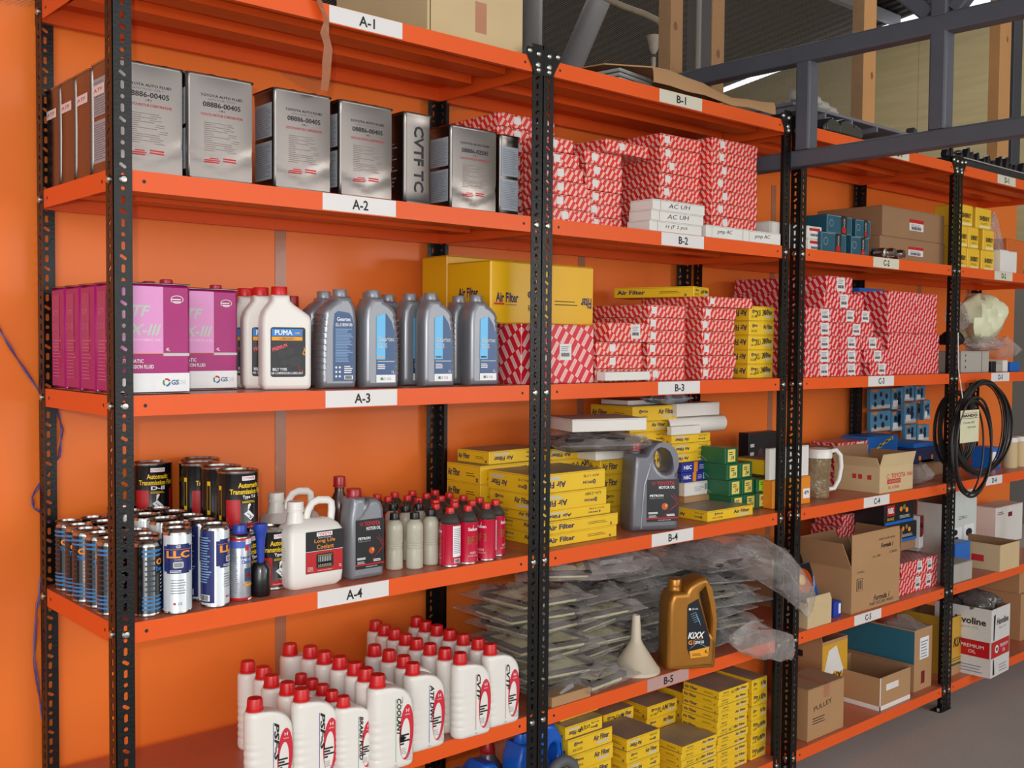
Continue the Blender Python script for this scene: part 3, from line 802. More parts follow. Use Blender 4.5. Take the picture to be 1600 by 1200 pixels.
# ---- purple and pink fluid cans on the third shelf
PUR_ = mat('magenta_enamel', (168, 30, 112), .3, vary=.04, spec=.35); PNK = mat('pink_enamel', (224, 150, 202), .3, vary=.03, spec=.35)
WEN = mat('white_enamel', (226, 226, 226), .25, coat=.4); SILV = mat('silver_print', (196, 196, 192), .4)
def fluid_can(lab, x, y, z, w=.171, d=.093, h=.238, rz=0):
    r = empty('fluid_can', (x, y, z), rz, lab, 'can', 'magenta four-litre fluid cans')
    b = MB(); z0, z1 = .050, .094
    fm = {'F': PUR_, 'B': PUR_, 'L': PUR_, 'R': PUR_, 'T': TINE, 'D': TINE}
    b.box(0, w, 0, d, .003, h-.003, PUR_, .006, fm=fm)
    for za, zb_ in ((0, .004), (h-.004, h)): b.box(-.001, w+.001, -.001, d+.001, za, zb_, TINE, .002)
    b.lathe([(.014, h), (.014, h+.009), (.011, h+.011)], mat('can_lid_red', (170, 30, 60), .4), 12, cx=w*.8, cy=d*.5)
    b.build('can_body', r); b = MB()
    fl = face_frame('L', w, d, h); GH = mat('faded_pink_print', (206, 110, 160), .4)
    b.rect(fl, d*.12, .09, d*.62, h-.02, mat('dull_rose_print', (176, 66, 116), .4)); gl = face_frame('L', w, d, h, .0012)
    b.text(gl, 'ATF', d*.35, .176, .014, GH, w=d*.34, bold=.02); b.text(gl, 'DX-III', d*.36, .145, .014, GH, w=d*.44, bold=.02); b.lines(gl, d*.16, .03, d*.8, .12, 12, GH, 5, .25)
    for k, ww in (('F', w),):
        fr = face_frame(k, w, d, h); g = face_frame(k, w, d, h, .0012); i0, i1 = .003, ww-.003
        b.rect(fr, i0, .005, i1, .045, WEN); b.rect(fr, i0, .088, ww*.64, h-.008, PNK)
        b.rect(fr, ww*.64, .082, i1, .088, SILV); b.rect(g, i0, .0865, ww*.64, .088, mat('thin_gold_line', (220, 150, 60), .4))
        s = ww/.171
        b.text(g, 'ATF', ww*.27, .178, .024, SILV, w=.072*s, bold=.03, shear=.3); b.text(g, 'DX-III', ww*.33, .138, .024, SILV, w=.098*s, bold=.03, shear=.3)
        b.text(g, 'FULLY SYNTHETIC ATF', ww*.36, .116, .004, WHITE, w=.085*s)
        b.text(g, 'AUTOMATIC', ww*.22, .071, .008, WHITE, w=.056*s, bold=.02); b.text(g, 'TRANSMISSION FLUID', ww*.28, .059, .008, WHITE, w=.080*s, bold=.02)
        b.text(g, '4L', ww*.70, .096, .007, WHITE); b.text(g, 'GS', ww*.79, .025, .011, mat('green_blue_ink', (60, 110, 140), .5), bold=.03); b.text(g, 'Oil', ww*.88, .025, .010, SILV)
        # round emblem beside the maker's letters
        for a0, mm in ((20, REDINK), (140, mat('green_ink', (60, 150, 90), .5)), (260, mat('blue_ink', (50, 110, 170), .5))):
            q = [(ww*.68+r_*s*math.cos(math.radians(t)), .025+r_*math.sin(math.radians(t))) for r_, rg in ((.009, range(a0, a0+101, 20)), (.005, range(a0+100, a0-1, -20))) for t in rg]
            b.shape(g, q, mm)
        q = [(ww*.82+.014*s*math.cos(t/8*PI), h-.034+.008*math.sin(t/8*PI)) for t in range(16)]
        b.scrawl(g, q+[q[0]], WHITE, .0007); b.lines(g, ww*.74, h-.04, ww*.9, h-.03, 2, WHITE, 3, .4)
    b.build('printed_panels', r)
    return r
z3 = SZ[3]
fluid_can('magenta and pink fluid can, front one right beside the left black post', .008, .030, z3)
fluid_can('magenta and pink fluid can between the left-end cans and the white bottles', X(372, .15)-.171, .15, z3)
for i, (yy, s) in enumerate(((.126, 'second'), (.221, 'third'), (.316, 'rearmost'))):
    fluid_can('magenta fluid can seen edge-on, %s of the row along the left end' % s, .008, yy, z3)

# ---- generic rounded bottle pieces
def capgeo(r0, h, m, z, n=20, ribs=True, taper=.96, cx=0, cy=0):
    b = MB(); prof = [(r0, 0), (r0, h*.16), (r0*.95, h*.2), (r0*taper*.97, h*.92), (r0*taper*.9, h)]
    N = n*2 if ribs else n; rings = []
    for k, (r_, zz) in enumerate(prof):
        rings.append([b.vert((cx+r_*(1-(.035 if ribs and i % 2 and 1 < k < 4 else 0))*math.cos(2*PI*i/N), cy+r_*(1-(.035 if ribs and i % 2 and 1 < k < 4 else 0))*math.sin(2*PI*i/N), z+zz)) for i in range(N)])
    for k in range(len(rings)-1):
        for i in range(N): j = (i+1) % N; b.face([rings[k][i], rings[k][j], rings[k+1][j], rings[k+1][i]], m, True)
    b.face(rings[-1], m); b.face(rings[0][::-1], m)
    return b
# ---- white compressor-oil bottles
def puma():
    r = empty('oil_bottle', label='x', cat='bottle')
    w, d = .118, .062; h = .205
    out = [(.008, 0), (w-.012, 0)]+arc(w-.012, .012, .012, -60, 0, 3)+[(w, .165)]+arc(w-.02, .165, .02, 10, 50, 3)+[(.075, .205), (.068, .212), (.066, .226), (.026, .226), (.024, .212)]+[(.016, .202), (.006, .188), (.001, .172), (0, .16), (0, .012)]
    b = MB(); b.rprism(out, [], 0, d, .011, WPLA, 3)
    b.build('bottle_body', r)
    capgeo(.0205, .024, RCAP, .222, cx=.046, cy=d/2).build('cap', r)
    fr = face_frame('F', w, d, h); g = face_frame('F', w, d, h, .0011); g2 = face_frame('F', w, d, h, .0016)
    b = MB(); q = [(x, z) for x, z in rrect(w*.59, .09, .083, .118, .006, 3)]; b.shape(fr, q, mat('black_glossy_label', (22, 22, 24), .3, coat=.3))
    b.rect(g, w*.26, .128, w*.88, .145, mat('sky_blue_print', (40, 130, 210), .4)); b.rect(g, w*.26, .1175, w*.88, .1265, mat('amber_print', (236, 160, 30), .4))
    b.text(g2, 'PUMA', w*.50, .1365, .012, WHITE, w=.042, bold=.03); b.shape(g2, [(w*.7, .135), (w*.8, .133), (w*.9, .143), (w*.86, .138), (w*.8, .137)], mat('amber_print', 0))
    b.text(g2, 'LUBRICANTS', w*.57, .122, .005, NAVY, w=.035)
    b.text(g2, 'PREMIUM', w*.42, .101, .009, mat('light_red_print', (236, 96, 96), .4), w=.036, bold=.02, rot=.32)
    b.text(g2, 'BELT TYPE', w*.42, .049, .0065, WHITE, w=.034, bold=.02); b.text(g2, 'AIR COMPRESSORS LUBRICANT', w*.57, .040, .0055, WHITE, w=.076, bold=.01)
    b.text(g2, '1', w*.81, .053, .008, REDINK); b.text(g2, 'Liter', w*.86, .047, .004, REDINK)
    b.shape(g, [(w*.88, .086), (w*.91, .096), (w*.915, .104), (w*.93, .096), (w*.95, .088), (w*.92, .082)], mat('amber_print', 0)); b.shape(g2, [(w*.90, .088), (w*.92, .095), (w*.935, .088), (w*.92, .084)], INK)
    for cx, cz, rr in ((.055, .085, .012), (.075, .092, .011), (.085, .068, .016), (.06, .066, .010)):
        b.shape(g, [(cx+rr*math.cos(k*PI/5), cz+rr*.8*math.sin(k*PI/5)) for k in range(10)], mat('dark_grey_print', (52, 50, 50), .4))
    o = b.build('front_label', r); o.location = (-.009, 0, 0); return r
PU = puma(); grp = 'white one-litre bottles with red caps on the third shelf'
x_ = X(410, .09)
for i, (u, y, s) in enumerate(((410, .085, 'front one fully facing out beside the grey bottles'), (381, .152, 'second, just behind the front one'), (357, .219, 'third back from the front one'), (336, .286, 'rearmost, only its neck showing by the magenta can'))):
    xx = X(u, y)
    if i == 3: xx = X(345, y)
    if xx < .0: xx = .0
    loc = (xx, y, z3)
    if i == 0: PU.location = loc; PU.rotation_euler = (0, 0, -.30); o = PU
    else: o = dup(PU, loc, -.30)
    tag(o, ('white red-capped oil bottle, '+s), group=grp)
# the fluid cans take x < .35 at y .15-.243

# ---- grey gear-oil bottles
def gear(back=False):
    r = empty('gear_oil_bottle', label='x', cat='bottle')
    w, d = .098, .060
    right = [(w-.004, .0), (w, .02)]
    n = 9
    for k in range(n+1):    # wavy grip edge
        z = .03+k*.0165; xr = w+.001-.00003*k*k*k*.35
        right += [(xr-.0022, z), (xr, z+.007)]
    right += [(w*.86, .200), (w*.70, .214), (.056, .220), (.054, .229)]
    left = [(.016, .229), (.014, .220), (.008, .212), (.003, .198), (0, .17), (0, .02), (.004, 0)]
    b = MB(); b.rprism(right+left, [], 0, d, .013, GPLA, 3); b.build('bottle_body', r)
    capgeo(.019, .020, GPLA, .227, cx=.035, cy=d/2).build('cap', r)
    # grip ridges wrap the rounded handle edge
    b = MB()
    for k in range(9):
        z = .045+k*.0155; b.tube([(w-.012, .001, z), (w-.002, .006, z+.003), (w+.0008, d/2, z+.005), (w-.002, d-.006, z+.003)], .0016, GPLA, 5)
    b.build('grip_ridge', r, None); 
    b = MB(); fr = face_frame('F', w, d, .2); g = face_frame('F', w, d, .2, .0012); g2 = face_frame('F', w, d, .2, .0018)
    DB = mat('deep_blue_label', (30, 74, 124), .35, coat=.3); LB = mat('light_blue_label', (92, 184, 232), .35, coat=.3)
    if not back:
        q = [(.030, .030), (.084, .030), (.085, .10), (.082, .14), (.073, .168), (.058, .188), (.046, .186), (.030, .180)]
        b.shape(fr, q[::1], DB); b.shape(g, [(.030, .072), (.055, .072), (.055, .188), (.046, .186), (.030, .180)], LB)
        b.rect(g, .030, .014, .084, .033, WHITE); b.rect(g, .033, .066, .082, .068, SILV); b.rect(g, .033, .076, .052, .080, mat('amber_print', 0))
        b.text(g2, 'Geartec', .057, .124, .012, SILV, w=.046, bold=.02); b.text(g2, 'GL-5', .047, .107, .012, SILV, w=.026, bold=.02)
        b.text(g2, '1L', .077, .040, .007, WHITE); b.lines(g2, .033, .048, .056, .062, 3, WHITE, 4, .5)
        b.text(g2, 'GS Oil', .058, .023, .007, GREYP, w=.026)
        b.shape(g2, [(.045+.004*math.cos(k*PI/4), .023+.004*math.sin(k*PI/4)) for k in range(8)], mat('green_ink', 0))
    else:
        q = [(.016, .018), (.074, .018), (.074, .150), (.068, .178), (.060, .188), (.030, .192), (.020, .186), (.016, .15)][::1]
        b.shape(fr, q, DB); b.text(g, 'Geartec', .045, .172, .010, WHITE, w=.038, bold=.02); b.text(g, 'GL-5 80W-90', .045, .158, .008, WHITE, w=.046, bold=.02)
        b.lines(g, .022, .066, .070, .150, 22, mat('pale_blue_print', (130, 164, 200), .5), 5, .5)
        for cx in (.024, .034):
            for cz in (.030, .041, .052): b.shape(g, [(cx+.003*math.cos(k*PI/4), cz+.003*math.sin(k*PI/4)) for k in range(8)], WHITE)
        b.rect(g, .046, .022, .070, .032, WHITE); b.barcode(g2, .048, .023, .068, .031); b.lines(g, .046, .038, .070, .058, 4, WHITE, 9, .5)
    b.build('front_label', r); return r
G1 = gear(True); G2 = gear(False)
grp = 'grey gear oil bottles on the third shelf'
zc = z3+.247
# front bottle turned towards the camera, its back label showing: mirrored grip on the left
xx, yy = X(500, .075), .075
def place_g(o, u, y, lab, first, rz=-.12, dx=0):
    loc = (X(u, y)+dx, y, z3)
    if first: o.location = loc; o.rotation_euler = (0, 0, rz); o['label'] = lab; o['group'] = grp; return o
    return dup(o, loc, rz, lab, grp)
GB = gear(True)
# rebuild as mirrored copy so the cap stands to the right
def mirror(root):
    for c in root.children:
        me = c.data.copy(); me.transform(Matrix.Translation((.098, 0, 0)) @ Matrix.Scale(-1, 4, (1, 0, 0))); me.flip_normals(); c.data = me
for o in (G1,):
    for c in list(o.children):
        if c.name.startswith('front_label'):
            continue
        me = c.data.copy(); me.transform(Matrix.Translation((.098, 0, 0)) @ Matrix.Scale(-1, 4, (1, 0, 0))); me.flip_normals(); c.data = me
    for c in list(o.children):
        if c.name.startswith('front_label'):
            c.data.transform(Matrix.Translation((.014, 0, 0)))
for c in list(GB.children): bpy.data.objects.remove(c)
bpy.data.objects.remove(GB)
place_g(G1, 503, .085, 'grey bottle showing a dark blue back label, the front one', True, -.10)
place_g(G1, 484, .21, 'grey bottle with blue back label, behind the back-turned front bottle', False, -.10, -.01)
place_g(G2, 571, .055, 'grey gear oil bottle, first with a light blue label from the left', True)
place_g(G2, 630, .132, 'grey gear oil bottle, second with a light blue label, partly behind the first', False)
place_g(G2, 663, .060, 'grey gear oil bottle, third with a light blue label, between two label-less necks', False)
place_g(G2, 735, .055, 'grey gear oil bottle with light blue label nearest the red cartons', False)
for u, y, s in ((708, .132, 'in the gap between the two right-hand labelled bottles'), (566, .145, 'first of the back rows, right behind the leftmost light blue label'),
                (596, .222, 'third row, left'), (655, .215, 'third row, middle'), (712, .212, 'third row, right'), (632, .300, 'rearmost row')):
    place_g(G2, u, y, 'grey gear oil bottle, '+s, False)
# red-capped small bottle standing behind the white ones
def slim(lab, x, y, z):
    r = empty('small_bottle', (x, y, z), label=lab, cat='bottle')
    b = MB(); b.lathe([(.024, 0), (.026, .004), (.026, .150), (.022, .175), (.013, .195), (.013, .21)], mat('dark_glass_bottle', (70, 40, 30), .2), 18); b.build('bottle_body', r)
    capgeo(.017, .028, DRED, .207).build('cap', r); return r
slim('small dark bottle with a dull red cap behind the white bottles', X(457, .30), .30, z3)
# ---- round cans on the fourth shelf
z4 = SZ[4]
def can_profile(r, h, body, e=.0022):
    return ([(r-.002, 0), (r+.0006, .001), (r+.0006, .004), (r, .0055), (r, h-.0055), (r+.0006, h-.004), (r+.0006, h-.0008), (r-.0005, h), (r-.003, h-.0005), (r-.0042, h-.005), (r*.5, h-.0055), (.001, h-.0055)],
            [TINE, TINE, TINE, body, TINE, TINE, TINE, TINE, TINE, TINE, TINE])
BLK = mat('black_can_enamel', (20, 18, 20), .25, coat=.4); YP_ = mat('yellow_print', (240, 196, 20), .4); REDC = mat('red_can_print', (190, 26, 32), .3)
def atf_can(kind='Type T-II'):
    r = empty('fluid_tin', label='x', cat='can'); R, h = .0485, .144
    p, ms = can_profile(R, h, BLK); b = MB(); b.lathe(p, BLK, 32, ms=ms, caps=True); b.build('can_body', r)
    b = MB(); fr = cyl_frame(R, a0=-PI/2); g = cyl_frame(R, a0=-PI/2, e=.0010); g2 = cyl_frame(R, a0=-PI/2, e=.0014)
    b.rect(fr, -.055, .010, -.022, .078, REDC, 6); b.rect(fr, -.055, .010, .055, .022, REDC, 16); b.rect(fr, .034, .022, .055, .080, REDC, 3)
    b.rect(fr, -.018, .123, .018, .133, WHITE, 6); b.text(g, 'TOYOTA', .003, .128, .006, REDINK, w=.024, bold=.02); b.scrawl(g, [(-.013+.003*math.cos(t), .128+.0024*math.sin(t)) for t in [k*PI/5 for k in range(11)]], REDINK, .0005)
    b.text(g, 'Automatic', 0, .112, .0125, YP_, w=.054, bold=.03); b.text(g, 'Transmission Fluid', 0, .097, .0125, YP_, w=.092, bold=.03)
    b.text(g, kind, .0, .0835, .0095, WHITE, w=.034, bold=.03); b.lines(g, -.018, .0705, .020, .0765, 2, YP_, 3, .4)
    b.shape(g, [(-.005, .050), (.004, .066), (.001, .069), (-.004, .066)][::-1][::-1], WHITE)
    b.shape(g, [(-.014, .045), (-.002, .053), (.014, .038), (.003, .029)][::-1], WHITE); b.scrawl(g2, [(-.006, .046), (.004, .038), (.0, .035), (.007, .036)], INK, .0008)
    b.text(g, '1 Liter', 0, .0255, .004, WHITE); b.text(g2, 'Genuine Motor Parts', .004, .014, .0035, WHITE, w=.05)
    b.rect(fr, -.078, .03, -.069, .11, YP_, 2); b.rect(g, -.077, .04, -.070, .10, BLK, 2)
    for k in range(14): b.rect(g, -.054, .026+k*.0038, -.020, .0265+k*.0038, mat('dark_red_print', (140, 20, 24), .4), 6)
    b.build('can_print', r); return r
def put(proto, used, loc, rz, lab, group):
    if not used[0]:
        proto.location = loc; proto.rotation_euler = (0, 0, rz); proto['label'] = lab; proto['group'] = group; used[0] = True; return proto
    return dup(proto, loc, rz, lab, group)
def from_top(u, v, ztop): x, y = on_z(u, v, ztop); return x, y
AT = atf_can(); AD = atf_can('D-II'); ua = [False]; ud = [False]
gA = 'black and yellow transmission fluid cans'
put(AT, ua, (X(420, .125, 860), .125, z4), .12, 'black transmission fluid can alone at the front left of the white coolant jug', gA)
S = [(236, .415, 'D', 'black transmission fluid can on the upper layer, leftmost one beside the post', -.05), (371, .135, 'T', 'black transmission fluid can on the upper layer, nearest and rightmost one', .12),
     (345, .236, 'T', 'black transmission fluid can on the upper layer, second from the right', .45), (314, .335, 'T', 'black transmission fluid can on the upper layer, third from the right', .35),
     (292, .424, 'T', 'black transmission fluid can on the upper layer, rearmost one', -.2)]
pl = []
for u, y, k, lab, rz in S:
    x = X(u, y, 740)
    for (a, c) in pl:
        dd = math.hypot(x-a, y-c)
        if dd < .0995: x = a+math.copysign(math.sqrt(max(0, .0995**2-(y-c)**2)), x-a)
    pl.append((x, y))
    put(AD if k == 'D' else AT, ud if k == 'D' else ua, (x, y, z4+.1443), rz, lab, gA)
for i, (x, y) in enumerate(pl):
    put(AT, ua, (x, y, z4), .4+.2*i, 'black transmission fluid can of the lower layer, beneath the %s upper one' % ('leftmost', 'rightmost', 'second', 'third', 'rearmost')[i], gA)
ATFLOW = pl
# ---- slim coolant-additive cans: white with a navy panel
NV = mat('navy_can_enamel', (34, 42, 104), .25, coat=.4); WC = mat('white_can_enamel', (214, 220, 222), .25, .1, coat=.4); ORP = mat('orange_print', (240, 150, 50), .4)
def llc():
    r = empty('coolant_can', label='x', cat='can'); R, h = .0315, .183
    p, ms = can_profile(R, h, WC); p[4] = (R, h-.012); p[5] = (R-.002, h-.006)
    b = MB(); b.lathe(p, WC, 28, ms=ms); b.build('can_body', r)
    b = MB(); fr = cyl_frame(R); g = cyl_frame(R, e=.0010); g2 = cyl_frame(R, e=.0014)
    for k in range(8):   # navy panel with clipped corners
        a0, a1 = -.034+.0085*k, -.034+.0085*(k+1); cut = .004 if k in (0, 7) else 0
        b.rect(fr, a0, .088+cut, a1, .152-cut, NV, 1)
    b.rect(g, -.030, .1405, .030, .1412, ORP, 6)
    b.text(g, 'GS', 0, .147, .006, WHITE, w=.010, bold=.02); b.text(g, 'LLC', 0, .130, .016, ORP, w=.052, bold=.04); b.text(g, 'Coolant', 0, .119, .004, SILV, w=.016)
    b.shape(g, rrect(0, .107, .022, .014, .003, 2), SILV); b.shape(g2, rrect(0, .107, .017, .009, .002, 2), GREYP); b.lines(g, -.018, .091, .018, .097, 2, WHITE, 2, .4)
    b.lines(g, -.016, .044, .016, .078, 6, GREYP, 4, .35)
    b.text(g, 'GS', .003, .022, .006, mat('blue_ink', 0)); b.shape(g, [(-.008+.003*math.cos(k*PI/4), .022+.003*math.sin(k*PI/4)) for k in range(8)], REDINK)
    # navy back panel of small print
    for k in range(8): b.rect(fr, -.084+.0058*k, .010, -.084+.0058*(k+1), .172, NV, 1)
    b.lines(g, -.080, .055, -.044, .160, 18, mat('pale_blue_print', 0), 6, .45); b.rect(g, -.074, .014, -.048, .028, WHITE, 3); b.barcode(g2, -.072, .015, -.050, .027)
    b.build('can_print', r); return r
LL = llc(); ul = [False]; gL = 'slim white and navy coolant additive cans'
tops = [(276.5, 824.7, -.33, 'front one with its large orange letters facing out'), (336, 818, .70, 'turned to show small print, right of the front one'), (276.5, 817.5, .9, None), (315, 811, .5, None),
        (296, 804.5, 1.2, None), (257, 809, 2.2, None), (271, 798.5, .3, None), (227, 803, 2.9, None), (247, 793.5, .6, None), (218, 796, .2, None), (236, 787, 1, None)]
taken = []
def clash(x, y, R, taken): return any(math.hypot(x-a, y-c) < R+q-.0015 for a, c, q in taken)
def spread(x, y, R, taken, it=90):
    for _ in range(it):
        mv = False
        for (a, c, r2) in taken:
            dd = math.hypot(x-a, y-c)
            if dd < R+r2:
                if dd < 1e-6: dd = 1e-6
                x, y = a+(x-a)/dd*(R+r2+.0008), c+(y-c)/dd*(R+r2+.0008); mv = True
        if not mv: break
    return x, y
for (x, y) in ATFLOW: taken.append((x, y, .0492))
taken.append((X(422, .125, 860), .125, .0492))
n = 0
for u, v, rz, s in tops:
    x, y = from_top(u, v, z4+.183); x, y = spread(x, y, .0325, taken)
    if not (.045 < x < 1.1 and .0 < y < .44) or clash(x, y, .0322, taken): continue
    taken.append((x, y, .0325))
    if s is None: s = '%s of those packed behind the front two' % ORD[n]; n += 1
    put(LL, ul, (x, y, z4), rz, 'slim white and navy coolant can, '+s, gL)
# ---- oil-treatment cans, black with blue bands
BB = mat('blue_band_print', (60, 130, 190), .35)
def oilt():
    r = empty('oil_treatment_can', label='x', cat='can'); R, h = .0300, .163
    p, ms = can_profile(R, h, BLK); p[4] = (R, h-.013); p[5] = (R-.003, h-.006)
    b = MB(); b.lathe(p, BLK, 28, ms=ms); b.build('can_body', r)
    b = MB(); fr = cyl_frame(R); g = cyl_frame(R, e=.0010); g2 = cyl_frame(R, e=.0014)
    for z, t in ((.138, .005), (.129, .004), (.040, .003), (.031, .004), (.022, .005), (.013, .004)): b.rect(fr, -.046, z, .046, z+t, BB, 14)
    for k in range(7): b.rect(fr, -.040, .052+k*.011, -.018, .0555+k*.011, mat('dark_teal_print', (44, 66, 78), .4), 4)
    b.text(g, 'OIL', .004, .116, .014, ORP, w=.040, bold=.045); b.text(g, 'Treatment', .004, .101, .010, mat('bright_blue_print', (40, 140, 220), .4), w=.044, bold=.03)
    for k in range(6): b.rect(g2, -.004, .090-k*.008, .022-.003*(k % 3), .093-k*.008, SILV, 3)
    b.lines(g, .055, .035, .078, .146, 26, SILV, 5, .5); b.rect(g, .057, .012, .077, .024, WHITE, 3); b.barcode(g2, .058, .013, .076, .023)
    b.build('can_print', r); return r
OT = oilt(); uo = [False]; gO = 'black oil treatment cans at the left end of the shelf'
tops = [(230, 842, .85, 'front one right of the left post'), (131, 826, -.42, 'in the outer row, its label facing out'), (107, 813, -.40, 'rear left of the outer row'), (124, 820, -.45, None),
        (108, 806, -.4, None), (155, 832, -.1, None), (168, 841, 0, None), (148, 808, .3, None), (161, 814, .8, None), (227, 834, 2, None), (216, 827, .4, None), (190, 848, .9, None), (185, 820, .9, None)]
n = 0
for u, v, rz, s in tops:
    x, y = from_top(u, v, z4+.163); x = max(x, .036); x, y = spread(x, y, .031, taken)
    if x < .034 or y > .44 or y < .0 or x > .5 or clash(x, y, .0305, taken): continue
    if y < .044 and x < .075: y = .08; x, y = spread(x, y, .031, taken)
    taken.append((x, y, .031))
    if s is None: s = '%s of those crowded behind the left post' % ORD[n]; n += 1
    put(OT, uo, (x, y, z4), rz, 'black and blue oil treatment can, '+s, gO)
# ---- injector-cleaner bottle and its companion
def injector(x, y):
    r = empty('cleaner_can', (x, y, z4), -.1, 'slim silver cleaner can with red base, blue collar and blue cap', 'can')
    R, h = .0255, .150; SC = mat('silver_can', (178, 182, 188), .25, .6); b = MB()
    b.lathe([(R-.001, 0), (R, .002), (R, .008), (R, h-.006), (R-.002, h), (R*.7, h+.004)], SC, 24, ms=[TINE, REDC, SC, TINE, TINE]); b.build('can_body', r)
    capgeo(.0175, .020, mat('blue_plastic', (44, 70, 170), .35), h+.003).build('cap', r)
    b = MB(); fr = cyl_frame(R); g = cyl_frame(R, e=.001); BL = mat('blue_print', (70, 100, 190), .35)
    b.rect(fr, -.036, .139, .04, .145, REDC, 12); b.rect(fr, -.036, .122, .04, .138, BL, 12)
    b.rect(g, .004, .130, .013, .142, WHITE, 2); b.rect(g, .014, .130, .023, .142, WHITE, 2); b.rect(g, .004, .116, .013, .128, REDINK, 2)
    b.text(g, 'Injection', .008, .100, .008, BL, w=.030, bold=.02); b.text(g, 'Cleaner', .008, .090, .008, BL, w=.026, bold=.02)
    b.rect(fr, .002, .045, .026, .075, mat('engine_picture_blue', (50, 80, 110), .4), 4); b.rect(g, .0, .034, .026, .040, mat('orange_print', 0), 4)
    b.shape(g, [(.006, .06), (.014, .068), (.02, .058), (.012, .05)][::-1], mat('dark_red_print', 0)); b.rect(g, .010, .0015, .030, .006, WHITE, 3)
    b.lines(fr, -.030, .02, -.012, .11, 18, GREYP, 6, .4)
    b.build('can_print', r)
x, y = on_z(381, 940, z4); xi, yi = spread(x+.004, y+.028, .0265, taken); injector(xi, yi); taken.append((xi, yi, .0265))
def tubecan(x, y):
    r = empty('blue_nozzle_can', (x, y, z4), 0, 'dark can with an upright blue nozzle cap behind the silver cleaner can', 'can')
    b = MB(); b.lathe([(.022, 0), (.023, .002), (.023, .062), (.015, .078)], BLK, 20); b.build('can_body', r)
    b = MB(); b.lathe([(.008, .076), (.011, .13), (.014, .148), (.0165, .152), (.0165, .168), (.008, .170)], mat('blue_plastic', 0), 16); b.build('nozzle_cap', r)
x, y = X(407, .055, 870), .055; x, y = spread(x, y, .024, taken); tubecan(x, y); taken.append((x, y, .024))

# ---- white coolant jug with handle
def jug(lab, x, y, z, rz=0, labelled=True, s=1.0):
    r = empty('coolant_jug', (x, y, z), rz, lab, 'jug')
    w, d = .150*s, .082*s; k = s
    out = [(.004, 0), (w-.010, 0), (w-.002, .006), (w, .016), (w, .140), (w-.006, .151), (w-.020, .158), (.05, .160), (.006, .156), (0, .148), (0, .02)]
    out = [(a if a > .01 else a, b_*k) for a, b_ in out]
    b = MB(); secs = []
    for z_, ins, dx in ((0, .010, .004), (.010*k, .002, 0), (.030*k, 0, 0), (.135*k, 0, 0), (.150*k, .008, 0), (.160*k, .022, 0), (.164*k, .034, 0)):
        secs.append([(px, py, z_) for px, py in rrect(w/2, d/2, w-2*ins, d-2*ins, .014, 3)])
    b.loft(secs, WPLA)
    b.build('jug_body', r)
    b = MB(); b.lathe([(.024*k, .150*k), (.021*k, .170*k), (.018*k, .180*k), (.018*k, .188*k)], WPLA, 20, cx=w*.24, cy=d/2); b.build('neck', r)
    capgeo(.0215*k, .024*k, WPLA, .184*k, cx=w*.24, cy=d/2).build('cap', r)
    b = MB(); b.tube([(w*.42, d/2, .155*k), (w*.47, d/2, .182*k), (w*.55, d/2, .200*k), (w*.66, d/2, .206*k), (w*.84, d/2, .204*k), (w*.91, d/2, .196*k), (w*.92, d/2, .180*k), (w*.90, d/2, .152*k)], .0095*k, WPLA, 10, flat=.8)
    b.build('handle', r)
    if labelled:
        b = MB(); fr = face_frame('F', w, d, 1); g = face_frame('F', w, d, 1, .0011); g2 = face_frame('F', w, d, 1, .0016)
        b.rect(fr, w*.27, .036, w*.96, .137, INK); b.rect(g, w*.275, .037, w*.955, .088, REDC); b.rect(g, w*.27, .0885, w*.96, .0895, WHITE)
        b.rect(g, w*.47, .124, w*.76, .134, WHITE); b.text(g2, 'TOYOTA', w*.615, .129, .0075, REDINK, w=.038, bold=.025)
        b.text(g, 'Genuine Motor Parts', w*.615, .1205, .003, WHITE, w=.036)
        b.text(g, 'Long Life', w*.62, .112, .011, ORP, w=.058, bold=.01); b.text(g, 'Coolant', w*.63, .0985, .011, ORP, w=.047, bold=.01)
        b.shape(g2, rrect(w*.62, .064, .048, .036, .005, 3), INK); g3 = face_frame('F', w, d, 1, .0022)
        b.rect(g3, w*.49, .076, w*.75, .079, mat('olive_print', (130, 120, 60), .5)); b.rect(g3, w*.49, .049, w*.75, .052, mat('olive_print', 0))
        for q in range(8): b.rect(g3, w*(.50+.031*q), .053, w*(.50+.031*q)+.0018, .075, SILV); b.rect(g3, w*(.50+.031*q), .056, w*(.50+.031*q)+.0018, .062, BL_ if 0 else mat('blue_print', (70, 100, 190), .35))
        b.lines(g2, w*.30, .042, w*.42, .054, 4, SILV, 3, .4); b.text(g2, '2L', w*.91, .048, .006, WHITE); b.text(g2, 'www.motorparts', w*.62, .041, .003, WHITE, w=.04)
        b.build('front_label', r)
        b = MB(); fl = face_frame('L', w, d, 1); b.lines(fl, d*.3, .07, d*.75, .12, 9, SILV, 4, .3); b.build('side_print', r)
    return r
x, y = on_z(458, 912, z4); jx, jy = X(455, .022), .022
jug('white coolant jug with handle and black and red label at the front', X(454, .035, 890), .035, z4)
jug('plain white jug standing behind the labelled coolant jug', X(424, .20, 850), .20, z4, labelled=False)
slim('dark slim bottle with black cap behind the white coolant jug', X(530, .24, 850), .24, z4)
